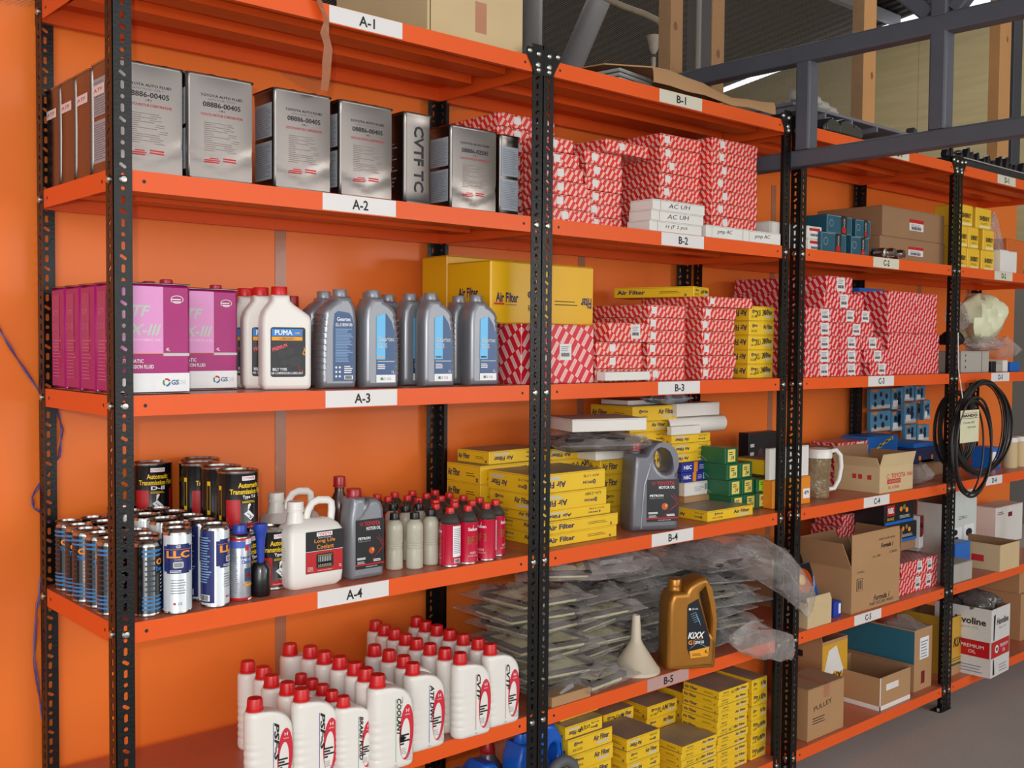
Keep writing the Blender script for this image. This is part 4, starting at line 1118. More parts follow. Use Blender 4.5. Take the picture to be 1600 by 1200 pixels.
# ---- grey one-litre engine oil bottle
def motor1(lab, x, y, z, rz=0):
    r = empty('engine_oil_bottle', (x, y, z), rz, lab, 'bottle'); w, d = .100, .060
    out = [(.006, 0), (w-.006, 0), (w, .008), (w, .150), (w-.001, .172), (w-.008, .190), (w-.022, .200), (w-.038, .200), (.046, .192), (.044, .206), (.008, .206), (.007, .188), (.002, .165), (0, .145), (0, .008)]
    b = MB(); b.rprism(out, [], 0, d, .012, GPLA, 3); b.build('bottle_body', r)
    capgeo(.020, .023, DRED, .203, cx=.026, cy=d/2).build('cap', r)
    # pinched thumb grip in the shoulder
    b = MB(); b.tube([(.014, .002, .150), (.030, -.0006, .158), (.052, -.0006, .186), (.060, .004, .198)], .0022, GPLA, 6); b.build('shoulder_crease', r)
    engine_label(r, w*.12, .026, w*.97, .150, w, d)
    return r
def engine_label(r, a0, b0, a1, b1, w, d, e=.0):
    b = MB(); fr = face_frame('F', w, d, 1, EPS+e); g = face_frame('F', w, d, 1, .0012+e); g2 = face_frame('F', w, d, 1, .0018+e)
    W_, H_ = a1-a0, b1-b0; f = lambda p, q: (a0+W_*p, b0+H_*q)
    b.rect(fr, a0, b0, a1, b1, mat('black_glossy_label', (22, 22, 24), .3, coat=.3))
    b.text(g, 'TOYOTA', a0+W_*.58, b0+H_*.91, H_*.085, REDINK, w=W_*.56, bold=.03); b.scrawl(g, [(a0+W_*(.20+.05*math.cos(t)), b0+H_*.91+W_*.035*math.sin(t)) for t in [k*PI/6 for k in range(13)]], REDINK, W_*.008)
    b.text(g, 'MOTOR OIL', a0+W_*.62, b0+H_*.81, H_*.07, WHITE, w=W_*.5, bold=.02)
    b.text(g, 'PETRON', a0+W_*.30, b0+H_*.62, H_*.055, WHITE, w=W_*.42, bold=.03); b.text(g, 'Multigrade Engine Oil', a0+W_*.30, b0+H_*.56, H_*.025, SILV, w=W_*.42)
    for k in range(12):
        pass
    b.shape(g, [(a0+W_*(.56+.10*math.cos(k*PI/8)), b0+H_*.36+W_*.10*math.sin(k*PI/8)) for k in range(16)], mat('copper_ball_print', (196, 84, 40), .35))
    b.shape(g2, [(a0+W_*(.60+.045*math.cos(k*PI/5)), b0+H_*.38+W_*.045*math.sin(k*PI/5)) for k in range(10)], ORP)
    b.shape(g2, [f(.50, .10), f(.60, .20), f(.86, .34), f(.92, .42), f(.70, .26), f(.56, .18)], REDC)
    b.scrawl(g, [f(.74, .62), f(.90, .50), f(.97, .40), f(.90, .36)], REDINK, W_*.006); b.scrawl(g, [f(.80, .66), f(.96, .52), f(1.0, .44)], REDINK, W_*.004)
    b.rect(g, *f(.05, .19), *f(.34, .235), SILV); b.lines(g, *f(.06, .11), *f(.34, .17), 2, SILV, 3, .5); b.lines(g, *f(.62, .13), *f(.95, .19), 2, WHITE, 5, .5)
    b.rect(g, *f(0, .07), *f(1, .10), REDC); b.text(g, 'www.petron.com', a0+W_*.55, b0+H_*.035, H_*.03, WHITE, w=W_*.4)
    b.build('front_label', r)
motor1('grey one-litre engine oil bottle with dull red cap right of the coolant jug', X(549, .040, 880), .040, z4)
# ---- translucent bottles with black caps, red brake-fluid cans
CLR = mat('cloudy_clear_plastic', (206, 202, 182), .3, alpha=.74, coat=.2)
def clearb():
    r = empty('clear_bottle', label='x', cat='bottle'); R = .0225
    p = [(R-.003, 0), (R, .003), (R, .05)]
    for k in range(3): p += [(R-.0012, .055+k*.006), (R, .058+k*.006)]
    p += [(R, .108), (R-.001, .117), (R-.006, .125), (.010, .130), (.010, .136)]
    b = MB(); b.lathe(p, CLR, 22); b.build('bottle_body', r)
    capgeo(.0135, .018, BPLA, .130).build('cap', r)
    b = MB(); b.lathe([(.0035, .147), (.0025, .158)], BPLA, 8); b.build('nozzle', r); return r
CB = clearb(); uc = [False]; tk2 = []
for i, (u, v) in enumerate(((616.5, 801), (648, 800), (673, 795.5), (614, 787), (629, 789), (653, 787))):
    x, y = from_top(u, v, z4+.148); x, y = spread(x, y, .0232, tk2); tk2.append((x, y, .0232))
    put(CB, uc, (x, y, z4), 0, 'cloudy clear bottle with black cap, %s' % ('front left one beside the grey engine oil', 'front middle one', 'front right one beside the red cans', 'back left one', 'back middle one', 'back right one')[i], 'cloudy clear bottles with black caps')
CRI = mat('crimson_can_enamel', (196, 14, 56), .22, coat=.5); DGL = mat('grey_green_shoulder', (92, 88, 82), .3, .5); CAPR = mat('scarlet_cap', (214, 30, 34), .35)
def brake():
    r = empty('brake_fluid_can', label='x', cat='can'); R = .0285
    b = MB(); b.lathe([(R-.001, 0), (R+.0004, .001), (R, .004), (R, .112), (R+.0006, .1135), (R-.001, .115), (R-.003, .121), (R-.009, .132), (.011, .139), (.011, .143)], CRI, 26,
                      ms=[TINE, TINE, CRI, TINE, TINE, DGL, DGL, DGL, DGL]); b.build('can_body', r)
    capgeo(.0128, .014, CAPR, .1405, n=12).build('cap', r)
    b = MB(); fr = cyl_frame(R); g = cyl_frame(R, e=.001)
    b.text(fr, 'Seiken', .0, .094, .009, WHITE, w=.028, bold=.02); b.text(fr, 'J', 0, .102, .007, WHITE)
    b.text(fr, 'BF 3', 0, .064, .022, mat('dark_gold_print', (150, 90, 30), .35), w=.030, bold=.02)
    b.text(fr, 'DOT3', 0, .030, .006, WHITE, w=.016); b.text(fr, 'BRAKE FLUID', 0, .022, .004, SILV, w=.028)
    for k in range(6): b.rect(fr, .046+.005*k, .026, .046+.005*(k+1), .108, WHITE, 1)
    b.lines(g, .048, .036, .074, .104, 14, GREYP, 4, .35); b.rect(fr, .050, .010, .072, .021, WHITE, 3); b.barcode(g, .052, .011, .070, .020)
    b.build('can_print', r); return r
BR_ = brake(); ub = [False]
tops = [(702, 793, -2.0), (730, 790, -.15), (760, 786, -1.2), (774, 781, .35), (680, 788, 0), (708, 785, 1), (737, 782, 0), (750, 778, 2), (724, 774, 0), (702, 770, 1), (680, 766, 0), (644, 767, 0), (666, 771, 1),
        (689, 775, 0), (710, 779, 1), (681.5, 781, 2), (659.6, 779, 0), (637.6, 774.6, 0), (616.5, 769.5, 1), (609, 776, 0), (632, 781, 1), (651, 785, 0), (592, 773, 0)]
fl_ = ['front row, leftmost with a white text panel', 'front row, second from the left, gold numeral showing', 'front row, third, its white panel turned right', 'front row, rightmost, beside the yellow cartons']
for i, (u, v, rz) in enumerate(tops):
    x, y = from_top(u, v, z4+.154); x, y = spread(x, y, .0293, tk2)
    if y > D-.035 or y < .0 or clash(x, y, .0288, tk2): continue
    tk2.append((x, y, .0293))
    if i < 4: lab = 'crimson brake fluid can, '+fl_[i]; put(BR_, ub, (x, y, z4), rz, lab, 'crimson brake fluid cans')
    else: put(BR_, ub, (x, y, z4), rz, 'crimson brake fluid can in the block behind the front row', 'crimson brake fluid cans behind the front row')

# ---- white bottles with red caps on the fifth shelf
z5 = SZ[5]
def honda(kind):
    nm, colr, s, sub = kind
    r = empty('fluid_bottle', label='x', cat='bottle'); hb = .197*s
    def xr(z):
        t = (z-.138*s)/(hb-.138*s)
        return .088*s if t <= 0 else .022*s+(.066*s)*math.sqrt(max(0, 1-t*t))
    b = MB(); secs = []
    zs = [0, .004, .010]+[.02+.0035*k for k in range(int((hb/s-.025)/.0035))]+[hb/s-.004, hb/s-.0015, hb/s]
    for z in zs:
        z *= s; R = .026*s; x1 = xr(z); ins = .006*s if z == 0 else (.0018*s if z <= .0041*s else 0)
        if z > hb-.006*s: ins = .004*s*(1-(hb-z)/(.006*s))
        rib = 0
        if .030*s < z < .128*s: rib = .0022*s*abs(math.sin((z/s-.030)/.0196*PI))-.0022*s
        L = []
        for k in range(13):   # round grip end on the left
            a = PI/2+PI*k/12; wgt = max(0, -math.cos(a))**.4 if math.cos(a) < 0 else 0
            rr = R-ins+rib*(.35+.65*wgt); L.append((rr*math.cos(a), rr*math.sin(a), z))
        n = 5; c = min(.014*s, max(.002, (x1)*.45)); yy = R-ins
        # towards the right
        for k in range(1, 4): L.append((.006*s+(x1-c-.006*s)*k/4 if x1 > c else 0, -yy, z))
        for k in range(n+1): a = -PI/2+PI/2*k/n; L.append((x1-ins-c+c*math.cos(a), -(yy-c)+c*math.sin(a), z))
        for k in range(n+1): a = PI/2*k/n; L.append((x1-ins-c+c*math.cos(a), (yy-c)+c*math.sin(a), z))
        for k in (3, 2, 1): L.append((.006*s+(x1-c-.006*s)*k/4 if x1 > c else 0, yy, z))
        secs.append(L)
    b.loft(secs, WPLA); b.lathe([(.020*s, hb-.002), (.0165*s, hb+.002), (.0165*s, hb+.006)], WPLA, 18); b.build('bottle_body', r)
    capgeo(.0198*s, .029*s, RCAP, hb+.001, taper=.9).build('cap', r)
    b = MB(); e0 = -.026*s; fr = lambda a, q: (a*s, e0-.0006, q*s); g = lambda a, q: (a*s, e0-.0011, q*s); g2 = lambda a, q: (a*s, e0-.0016, q*s)
    HR = mat('bottle_red_print', (208, 40, 58), .4)
    cx, cz = .0635, .084
    outer = [(cx+.0195*math.cos(t)+.003*math.sin(t), cz+.066*math.sin(t)) for t in [k*PI/14 for k in range(28)]]
    inner = [(cx-.0035+.0130*math.cos(t)+.003*math.sin(t), cz-.014+.047*math.sin(t)) for t in [k*PI/14 for k in range(28)]]
    ov = [b.vert(fr(*p)) for p in outer]; iv = [b.vert(fr(*p)) for p in inner]
    for k in range(28): j = (k+1) % 28; b.face([ov[k], ov[j], iv[j], iv[k]], HR)
    b.scrawl(g2, [(cx-.001, cz+.056), (cx-.0005, cz+.048)], WHITE, .0008); b.scrawl(g2, [(cx+.006, cz+.056), (cx+.0055, cz+.048)], WHITE, .0008); b.scrawl(g2, [(cx-.001, cz+.052), (cx+.006, cz+.052)], WHITE, .0006)
    b.text(g2, 'HONDA', cx+.002, cz+.042, .003, WHITE, w=.014)
    b.rect(fr, .0335, .018, .0350, .168, colr)
    L_ = {'CVTF': .072, 'ATF DW-1': .100, 'COOLANT': .090, 'PSF-S': .092, 'BRAKE FLUID': .125}[nm]
    b.text(g, nm, .0425, .168-L_/2, .0125, INK, w=L_, bold=.035, shear=.25, rot=-PI/2)
    if sub: b.text(g, sub, .051, .160, .004, INK, w=.022, rot=-PI/2)
    for k, wd in enumerate((.024, .016, .026, .010)): b.rect(g2, .046, .076-k*.0068, .046+wd, .0800-k*.0068, INK)
    b.lines(g2, .047, .034, .064, .050, 4, GREYP, 3, .3); b.lines(g, .062, .016, .084, .036, 6, GREYP, 5, .25); b.lines(g, .030, .008, .042, .013, 2, GREYP, 5, .3)
    if nm == 'COOLANT': b.rect(g2, .044, .062, .058, .076, INK)
    b.build('front_label', r); return r
kinds = {'p': ('PSF-S', mat('violet_print', (80, 70, 150), .4), 1.0, None), 'b': ('BRAKE FLUID', mat('green_print', (40, 140, 110), .4), .86, None),
         'c': ('COOLANT', mat('lime_print', (110, 190, 90), .4), 1.05, 'TYPE-1'), 'a': ('ATF DW-1', mat('royal_blue_print', (50, 90, 170), .4), 1.0, None), 'v': ('CVTF', mat('rust_print', (190, 100, 60), .4), 1.0, None)}
rows = [
 ('p', 'power steering fluid row at the far left', [(398, 1091), (411, 1042), (387, 1033)]),
 ('p', 'second power steering fluid row', [(471, 1076), (449, 1066), (424, 1055)]),
 ('b', 'brake fluid row', [(541, 1087), (525, 1079), (513, 1071), (498, 1063), (478, 1054)]),
 ('c', 'green-striped coolant row', [(590, 1054), (571.5, 1044), (554.5, 1035), (531, 1026), (507, 1018), (485, 1010), (453, 1006)]),
 ('a', 'blue-striped bottle row', [(645, 1036), (631, 1025), (608, 1016), (585, 1008)]),
 ('v', 'left one of the two rust-striped rows', [(719, 1020), (695.5, 1013), (672, 1006), (651, 998), (634, 991), (617, 983), (601, 977), (587, 970)]),
 ('v', 'rust-striped row nearest the black post', [(766, 1006), (747, 998), (724, 991), (703, 984), (683, 977), (665, 971), (651, 964)])]
protos = {}; tk5 = []
for k, rowname, pts in rows:
    s = kinds[k][2]; ht = (.226)*s
    for i, (u, v) in enumerate(pts):
        x, y = from_top(u, v, z5+ht)
        if k not in protos: protos[k] = [honda(kinds[k]), [False]]
        pr_, us = protos[k]
        # bottles may not share space: push back in y if needed
        for (a, c, q) in tk5:
            if abs(c-y) < .0535 and -.112 < x-a < .112:
                if abs(x-a) < .05: y = c+.054 if i else y
        if y > D-.03 or x < .03: continue
        tk5.append((x, y, 0)); rz = random.uniform(-.02, .02)-.06
        if k == 'b': x -= .008
        put(pr_, us, (x, y, z5), rz, ('white red-capped bottle, %s' % ('front of the '+rowname if i == 0 else ORD[i]+' in the '+rowname)), 'white fluid bottles with red caps on the fifth shelf')
# ------------------------------------------------------------------ cartons
RS, RL, RB = MATS['red_wrap_small'], MATS['red_wrap_large'], MATS['red_wrap_bulk']
GRN = mat('green_carton', (14, 96, 58), .35, vary=.06, scale=12, coat=.2, dust=((70, 96, 78), .1))
BLU = mat('blue_carton', (30, 46, 150), .38, vary=.05, scale=12, dust=((90, 96, 130), .1))
SKY = mat('sky_blue_carton', (24, 104, 190), .38, vary=.06, scale=12)
TEAL = mat('teal_carton', (28, 84, 104), .42, vary=.06, scale=12, dust=((96, 110, 112), .15))
ORC = mat('orange_carton', (232, 138, 30), .42, vary=.05, scale=12)
BKC = mat('black_carton', (30, 30, 34), .38, vary=.1, scale=12, dust=((92, 88, 86), .2))
GRYC = mat('grey_carton', (172, 166, 156), .55, vary=.05, scale=12)
MAR = mat('maroon_print', (120, 26, 40), .4)
FELT = mat('felt_pen', (20, 20, 30), .6)
YST = mat('yellow_sticker', (226, 206, 100), .5)
CREAM = mat('cream_filter_paper', (222, 214, 160), .7, vary=.05, scale=30)

def ycart_print(b, k, w, d, h, style, code, hand):
    """navy print on a yellow filter carton; k = face"""
    ww = w if k in 'FB' else d
    fr = face_frame(k, w, d, h); g = face_frame(k, w, d, h, .0011)
    flip = style in ('b', 'd')
    def T(a, q): return (ww-a, h-q) if flip else (a, q)
    def fr2(a, q): return fr(*T(a, q))
    def g2(a, q): return g(*T(a, q))
    hh = min(h, .055); cz = h*.5; m = min(ww, .34); mid = ww-m*.26
    if style in ('a', 'b'):
        b.text(fr2, 'Air Filter', mid, cz+hh*.10, hh*.34, NAVY, w=m*.36, bold=.03); b.rect(fr2, mid-m*.10, cz-hh*.30, mid+m*.17, cz-hh*.16, SILV)
        lx = m*.16; rr = hh*.13
        b.shape(fr2, [(lx+rr*math.cos(t*PI/6), cz+hh*.14+rr*math.sin(t*PI/6)) for t in range(12)], NAVY)
        b.text(g2, 'U', lx, cz+hh*.14, rr*1.1, YEL, bold=.03); b.text(fr2, 'PPON', lx+m*.095, cz+hh*.14, hh*.16, NAVY, w=m*.13, bold=.03)
        b.text(fr2, code, lx+m*.04, cz-hh*.22, hh*.17, INK, w=m*.22)
    if style in ('c', 'd'):
        b.text(fr2, 'Air Filter', m*.22, cz, hh*.42, NAVY, w=m*.36, bold=.03)
        b.lines(fr2, ww*.58, cz-hh*.12, ww*.86, cz+hh*.14, 2, mat('brown_fine_print', (140, 108, 30), .5), 3, .3); b.text(fr2, 'x', ww*.90, cz-hh*.30, hh*.22, NAVY, bold=.03)
    if hand:
        b.text(lambda a, q: g(a, q), hand, ww*.5, cz+h*.05, h*.42, FELT, w=min(ww*.5, h*.42*len(hand)*.75), bold=.0, shear=.25, rot=.10)
class Carton: pass
def carton(name, lab, cat, x, y, z, w, d, h, m, rz=0, group=None, fm=None, prints=None, lid=False, c=.0015, tape=False):
    r = empty(name, (x, y, z), rz, lab, cat, group)
    b = MB(); b.box(0, w, 0, d, 0, h, m, c, fm)
    # glued end flap and tuck slit so that the carton reads as folded board
    if h > .03 and not lid:
        for k, ww in (('F', w), ('L', d)):
            fr = face_frame(k, w, d, h, .0003)
            b.rect(fr, .003, h-.0042, ww-.003, h-.0036, mat('slit_shadow_board', (96, 74, 44), .8))
    b.build('carton_body', r)
    if lid:
        b = MB(); t = .0012; b.box(-t, w+t, -t, d+t, h*.45, h+t, m, .0015, fm); b.build('lid', r)
    if tape:
        b = MB(); b.rect(face_frame('T', w, d, h, .0006), w*.42, 0, w*.58, d, TAPE); b.rect(face_frame('F', w, d, h, .0006), w*.42, h*.75, w*.58, h, TAPE); b.build('packing_tape', r)
    if prints:
        b = MB(); prints(b, w, d, h)
        if b.f: b.build('printed_marks', r)
    r['_'] = 0; del r['_']
    return r
codes = ['AN-2301J', 'AN-2103', 'AN-238J', 'LN-2380', 'AN-119J', 'LN-1021', 'AC-2408']
_yc = [0]
def ybox(lab, x, y, z, w, d, h, rz=0, sf='a', sl='c', hand=None, group='yellow air filter cartons', m=None):
    _yc[0] += 1; code = codes[_yc[0] % 7]
    def P(b, w, d, h): ycart_print(b, 'F', w, d, h, sf, code, hand); ycart_print(b, 'L', w, d, h, sl, code, None)
    return carton('filter_carton', lab, 'carton', x, y, z, w, d, h, m or YEL, rz, group, prints=P)
def rbox(lab, x, y, z, w, d, h, rz=0, m=None, st=.25, group='red patterned filter cartons', sh=None, big=False, ns=1):
    r = carton('parts_carton', lab, 'carton', x, y, z, w, d, h, m or RS, rz, group)
    fr = face_frame('F', w, d, h)
    if st is not None:
        if big: sticker(r, fr, w*st, h*.30, w*st+.055, h*.30+.055)
        else:
            hs = h*.55
            sticker(r, fr, w*st, h*.28, w*st+min(.026, hs*1.25), h*.28+hs, bar=sh is not None)
    return r
def FB(uL, uR, vT, y, vR=None):
    x0, z1 = on_y(uL, vT, y); x1, _ = on_y(uR, vR or vT, y); return x0, x1-x0, z1

zB2 = SZ[2]; gR2 = 'small red cartons on the second shelf of the second rack'
def rstack(tag_, x0, x1, y, d, z0, h, n, st=.25, grp=gR2, jx=.006, jy=.009, rights=None, m=None, **kw):
    """one column of cartons; labels count from the bottom"""
    z = z0
    for i in range(n):
        rr = random.uniform(0, jy); a, b_ = x0, x1; kw.pop('rz', None)
        if rights: b_ = rights[i]; a = max(x0, b_-(x1-x0))
        pos = 'bottom one' if i == 0 else ('top one' if i == n-1 else '%s up' % ORD[i])
        rbox('red carton, %s, %s' % (pos, tag_), a+random.uniform(0, jx), y+rr, z, b_-a-jx-.002, d-jy, h-.0012, rz=random.uniform(-.009, .009), st=st+random.uniform(-.06, .06) if st is not None else None, group=grp, m=m, **kw); z += h
    return z
rstack('of the stack behind the last metal tins', 1.172, 1.402, .155, .27, zB2, .0396, 8, st=.30)
rstack('of the stack right of the first double post', 1.245, 1.45, .045, .10, zB2, .0405, 6, st=.3, rights=[1.463, 1.45, 1.435, 1.415, 1.40, 1.375])
zt = rstack('of the left-centre stack behind the white cartons', 1.482, 1.652, .11, .31, zB2, .0400, 6, st=.2)
rbox('red patterned carton slipping off the top of the left-centre stack', 1.545, .085, zt, .205, .37, .037, rz=.04, st=.3, group=gR2)
rstack('of the centre stack above the handwritten white cartons', 1.832, 2.048, .112, .30, zB2, .0425, 8, st=.15)
rstack('of the right-end stack before the second double post', X(1114, .075, 210), X(1187, .075, 225), .075, .33, zB2, .0440, 8, st=.18)
def wbox(lab, x, y, z, w, d, h, hand, rz=0, grp='flat white cartons with handwriting'):
    def P(b, w, d, h):
        fr = face_frame('F', w, d, h); b.text(fr, hand, w*.5, h*.52, h*.42, FELT, w=w*.42, shear=.2, rot=.03); b.rect(face_frame('F', w, d, h, .0003), w*.14, h*.05, w*.145, h*.95, mat('slit_shadow_board', 0))
    return carton('white_carton', lab, 'carton', x, y, z, w, d, h, WCARD, rz, grp, prints=P)
for i, (a, t, s) in enumerate(((1.658, 'H (F 2 pcs', 'lowest'), (1.668, 'AC UH', 'middle'), (1.676, 'AC UH', 'topmost'))):
    wbox('flat white handwritten carton, %s of the three stacked at the shelf edge' % s, a, .004+.002*i, zB2+.0335*i, .255, .095, .033, t)
wbox('flat white handwritten carton, left of the pair right of the stacked ones', 1.935, .003, zB2, .196, .062, .040, 'pmp AC')
wbox('flat white handwritten carton, right of the pair, by the second double post', 2.136, .003, zB2, .215, .062, .040, 'pmp AC')
carton('kraft_carton', 'flat yellowish carton leaning behind the red stack near the second double post', 'carton', 2.372, .16, zB2, .012, .20, .15, mat('mustard_board', (186, 150, 60), .6))
x0, w, zt = FB(1203, 1262, 345, .07)
carton('white_carton', 'plain white carton standing across the gap between second and third rack', 'carton', x0, .07, zB2, w, .16, zt-zB2, WCARD)
# --- third shelf of the second rack
z3 = SZ[3]; gR3 = 'small red cartons on the third shelf of the second rack'
r = rbox('large red patterned carton under the big yellow carton', 1.166, .045, z3, .292, .245, .171, m=RL, st=None, group=None)
sticker(r, face_frame('F', .292, .245, .171), .150, .068, .198, .115)
def bigyel(lab, x, y, z, w, d, h, rz=0, t2=True):
    def P(b, w, d, h):
        fr = face_frame('F', w, d, h); g = face_frame('F', w, d, h, .0012)
        b.text(fr, 'Air Filter', w*.10+.02, h*.42, h*.16, NAVY, w=.085, bold=.03); b.rect(fr, .012, h*.30, .05, h*.33, REDINK); b.lines(fr, .055, h*.30, .10, h*.33, 1, NAVY, 1, .3)
        if t2:
            b.shape(fr, [(w*.36+h*.055*math.cos(k*PI/6), h*.48+h*.055*math.sin(k*PI/6)) for k in range(12)], NAVY); b.text(g, 'U', w*.36, h*.48, h*.06, YELO); b.text(fr, 'PPON', w*.43, h*.48, h*.07, NAVY, w=.035, bold=.02)
            b.text(fr, 'RA-248', w*.41, h*.26, h*.10, INK, w=.055); b.lines(fr, w*.60, h*.33, w*.85, h*.44, 2, mat('brown_fine_print', 0), 3, .25)
            b.text(fr, 'Filter', w*.92, h*.38, h*.18, NAVY, w=.045, bold=.03, rot=PI)
        b.text(face_frame('L', w, d, h), 'Air Filter', d*.5, h*.5, h*.16, NAVY, w=.09, bold=.03)
        b.lines(fr, w*.45, h*.62, w*.62, h*.70, 3, NAVY, 2, .2) if not t2 else None
    return carton('large_filter_carton', lab, 'carton', x, y, z, w, d, h, YELO, rz, prints=P, c=.004)
x0 = X(767, .095, 420); x1 = X(928, .095, 440)
bigyel('large creased yellow carton on top of the large red carton', x0, .095, z3+.1712, x1-x0, .20, .178)
x0 = X(697, .31, 420)
bigyel('large yellow carton standing behind the creased yellow one', x0, .305, z3, .34, .125, .375, t2=False)
z = z3
rstack('of the stack right of the large red carton', 1.472, 1.685, .045, .30, z3, .041, 3, st=.3, grp=gR3)
rbox('deeper red carton with an opened lid and large sticker, above the left stack', 1.512, .03, z3+.123, .195, .34, .058, rz=.05, m=RS, st=None, group=None)
o = [q for q in col.objects if q.name.startswith('parts_carton') and q.parent is None][-1]; sticker(o, face_frame('F', .195, .34, .058), .10, .010, .145, .054)
def flatwhite(): pass
wb = carton('white_carton', 'flat opened white carton leaning on the red stack at the shelf front', 'carton', 1.468, .004, z3+.006, .20, .038, .026, WCARD, .0)
zt = rstack('of the middle stack on the third shelf', 1.712, 1.905, .05, .30, z3, .0405, 6, st=.08, grp=gR3)
rstack('of the stack left of the yellow column', 1.985, 2.172, .05, .32, z3, .0405, 6, st=.05, grp=gR3, jy=.008)
rbox('red carton with a lifted white-edged lid on the right-hand red stack', 1.990, .035, z3+.2432, .24, .30, .034, rz=-.02, st=.04, group=gR3)
ybox('long thin yellow carton lying across the red stacks', 1.995, .10, z3+.2432+.0345, .135, .30, .036, rz=.28, sf='a', sl='c', hand='Ac', group=None)
for i in range(5):
    ybox('yellow carton, %s of the column before the second double post' % ('bottom one' if i == 0 else 'top one' if i == 4 else ORD[i]+' from the bottom'),
         2.243+random.uniform(-.003, .003), .05+random.uniform(0, .006), z3+.0508*i, .148, .22, .0503, sf='a', sl='d', hand=['XLi 2000', 'XLi 200', 'XLi 200', None, 'Xli 200'][i], group='yellow carton column on the third shelf')
# --- fourth shelf of the second rack
z4 = SZ[4]; gY4 = 'yellow filter cartons on the fourth shelf'
def ylist(items):
    for it in items:
        lab, x0, y, z, w, d, h = it[:7]; kw = it[7] if len(it) > 7 else {}
        ybox(lab, x0, y, z, w, d, h, **kw)
S1 = 1.215
ylist([
 ('yellow carton, lowest of the stack behind the first double post', S1+.05, .046, z4, .305, .20, .037, dict(sf='c', sl='a', group=gY4)),
 ('yellow carton, second lowest of the stack behind the first double post', S1+.045, .046, z4+.0375, .312, .20, .037, dict(sf='c', sl='a', group=gY4, rz=-.01)),
 ('thin yellow carton in the middle of the stack behind the first double post', S1+.03, .05, z4+.075, .30, .20, .030, dict(sf='b', sl='a', group=gY4)),
 ('yellow carton, second from the top of the front stack behind the post', S1+.01, .048, z4+.1055, .30, .20, .052, dict(sf='b', sl='a', hand=None, group=gY4)),
 ('yellow carton, top of the front stack behind the first double post, dusty lid', S1+.005, .05, z4+.158, .30, .20, .056, dict(sf='b', sl='b', group=gY4))])
xs = X(751, .262, 740)
ylist([('yellow carton at the bottom of the stack behind the crimson cans', xs-.005, .262, z4, .27, .165, .055, dict(sf='a', sl='c', group=gY4)),
 ('yellow carton, second of the stack behind the crimson cans', xs, .262, z4+.0555, .27, .165, .055, dict(sf='a', sl='c', group=gY4)),
 ('yellow carton, third of the stack behind the crimson cans', xs, .262, z4+.111, .27, .165, .056, dict(sf='a', sl='c', hand='Lancer', group=gY4)),
 ('yellow carton with a handwritten name, near the top behind the crimson cans', xs, .262, z4+.1675, .27, .165, .056, dict(sf='a', sl='c', hand='LANCER', group=gY4)),
 ('yellow carton lying slightly turned on top of the stack behind the crimson cans', xs+.04, .27, z4+.224, .235, .145, .040, dict(sf='b', sl='c', group=gY4, rz=.06)),
 ('yellow carton in the rear row, lowest, behind the front stack', xs+.28, .262, z4, .26, .165, .06, dict(group=gY4)),
 ('yellow carton in the rear row, second, behind the front stack', xs+.28, .262, z4+.0605, .26, .165, .06, dict(group=gY4)),
 ('yellow carton in the rear row, third, behind the front stack', xs+.28, .262, z4+.121, .26, .165, .055, dict(group=gY4)),
 ('yellow carton with a car name handwritten, rear row above the front stack', xs+.275, .258, z4+.1765, .262, .165, .045, dict(hand='MiRA r29', group=gY4)),
 ('crumpled yellow carton, topmost of the rear row near the first double post', xs+.27, .26, z4+.222, .24, .15, .036, dict(sf='b', group=gY4, rz=-.03))])
# bold-lettered pair behind the grey jug, with white boxes above
x5 = X(938, .20, 740)
ylist([('yellow carton at the bottom, left of the grey jug', x5, .20, z4, .20, .055, .06, dict(group=gY4)),
 ('yellow carton second up, left of the grey jug', x5, .20, z4+.0605, .20, .055, .052, dict(group=gY4)),
 ('yellow carton with large lettering, lower of the pair under the white carton', x5, .20, z4+.113, .205, .055, .054, dict(sf='c', group=gY4)),
 ('yellow carton with large lettering, upper of the pair under the white carton', x5, .20, z4+.1675, .205, .055, .052, dict(sf='c', group=gY4))])
x6 = X(905, .14, 710)
carton('white_carton', 'white carton under the plastic-wrapped dark filter', 'carton', x5-.05, .172, z4+.2205, .24, .14, .034, WCARD, -.02)
fr_ = empty('wrapped_filter', (x5-.185, .165, z4+.2555), -.35, 'dark panel filter wrapped in film between two white cartons', 'filter', None)
b = MB(); b.box(0, .26, 0, .17, 0, .040, mat('dark_rubber_frame', (50, 44, 42), .6), .008); b.build('filter_frame', fr_)
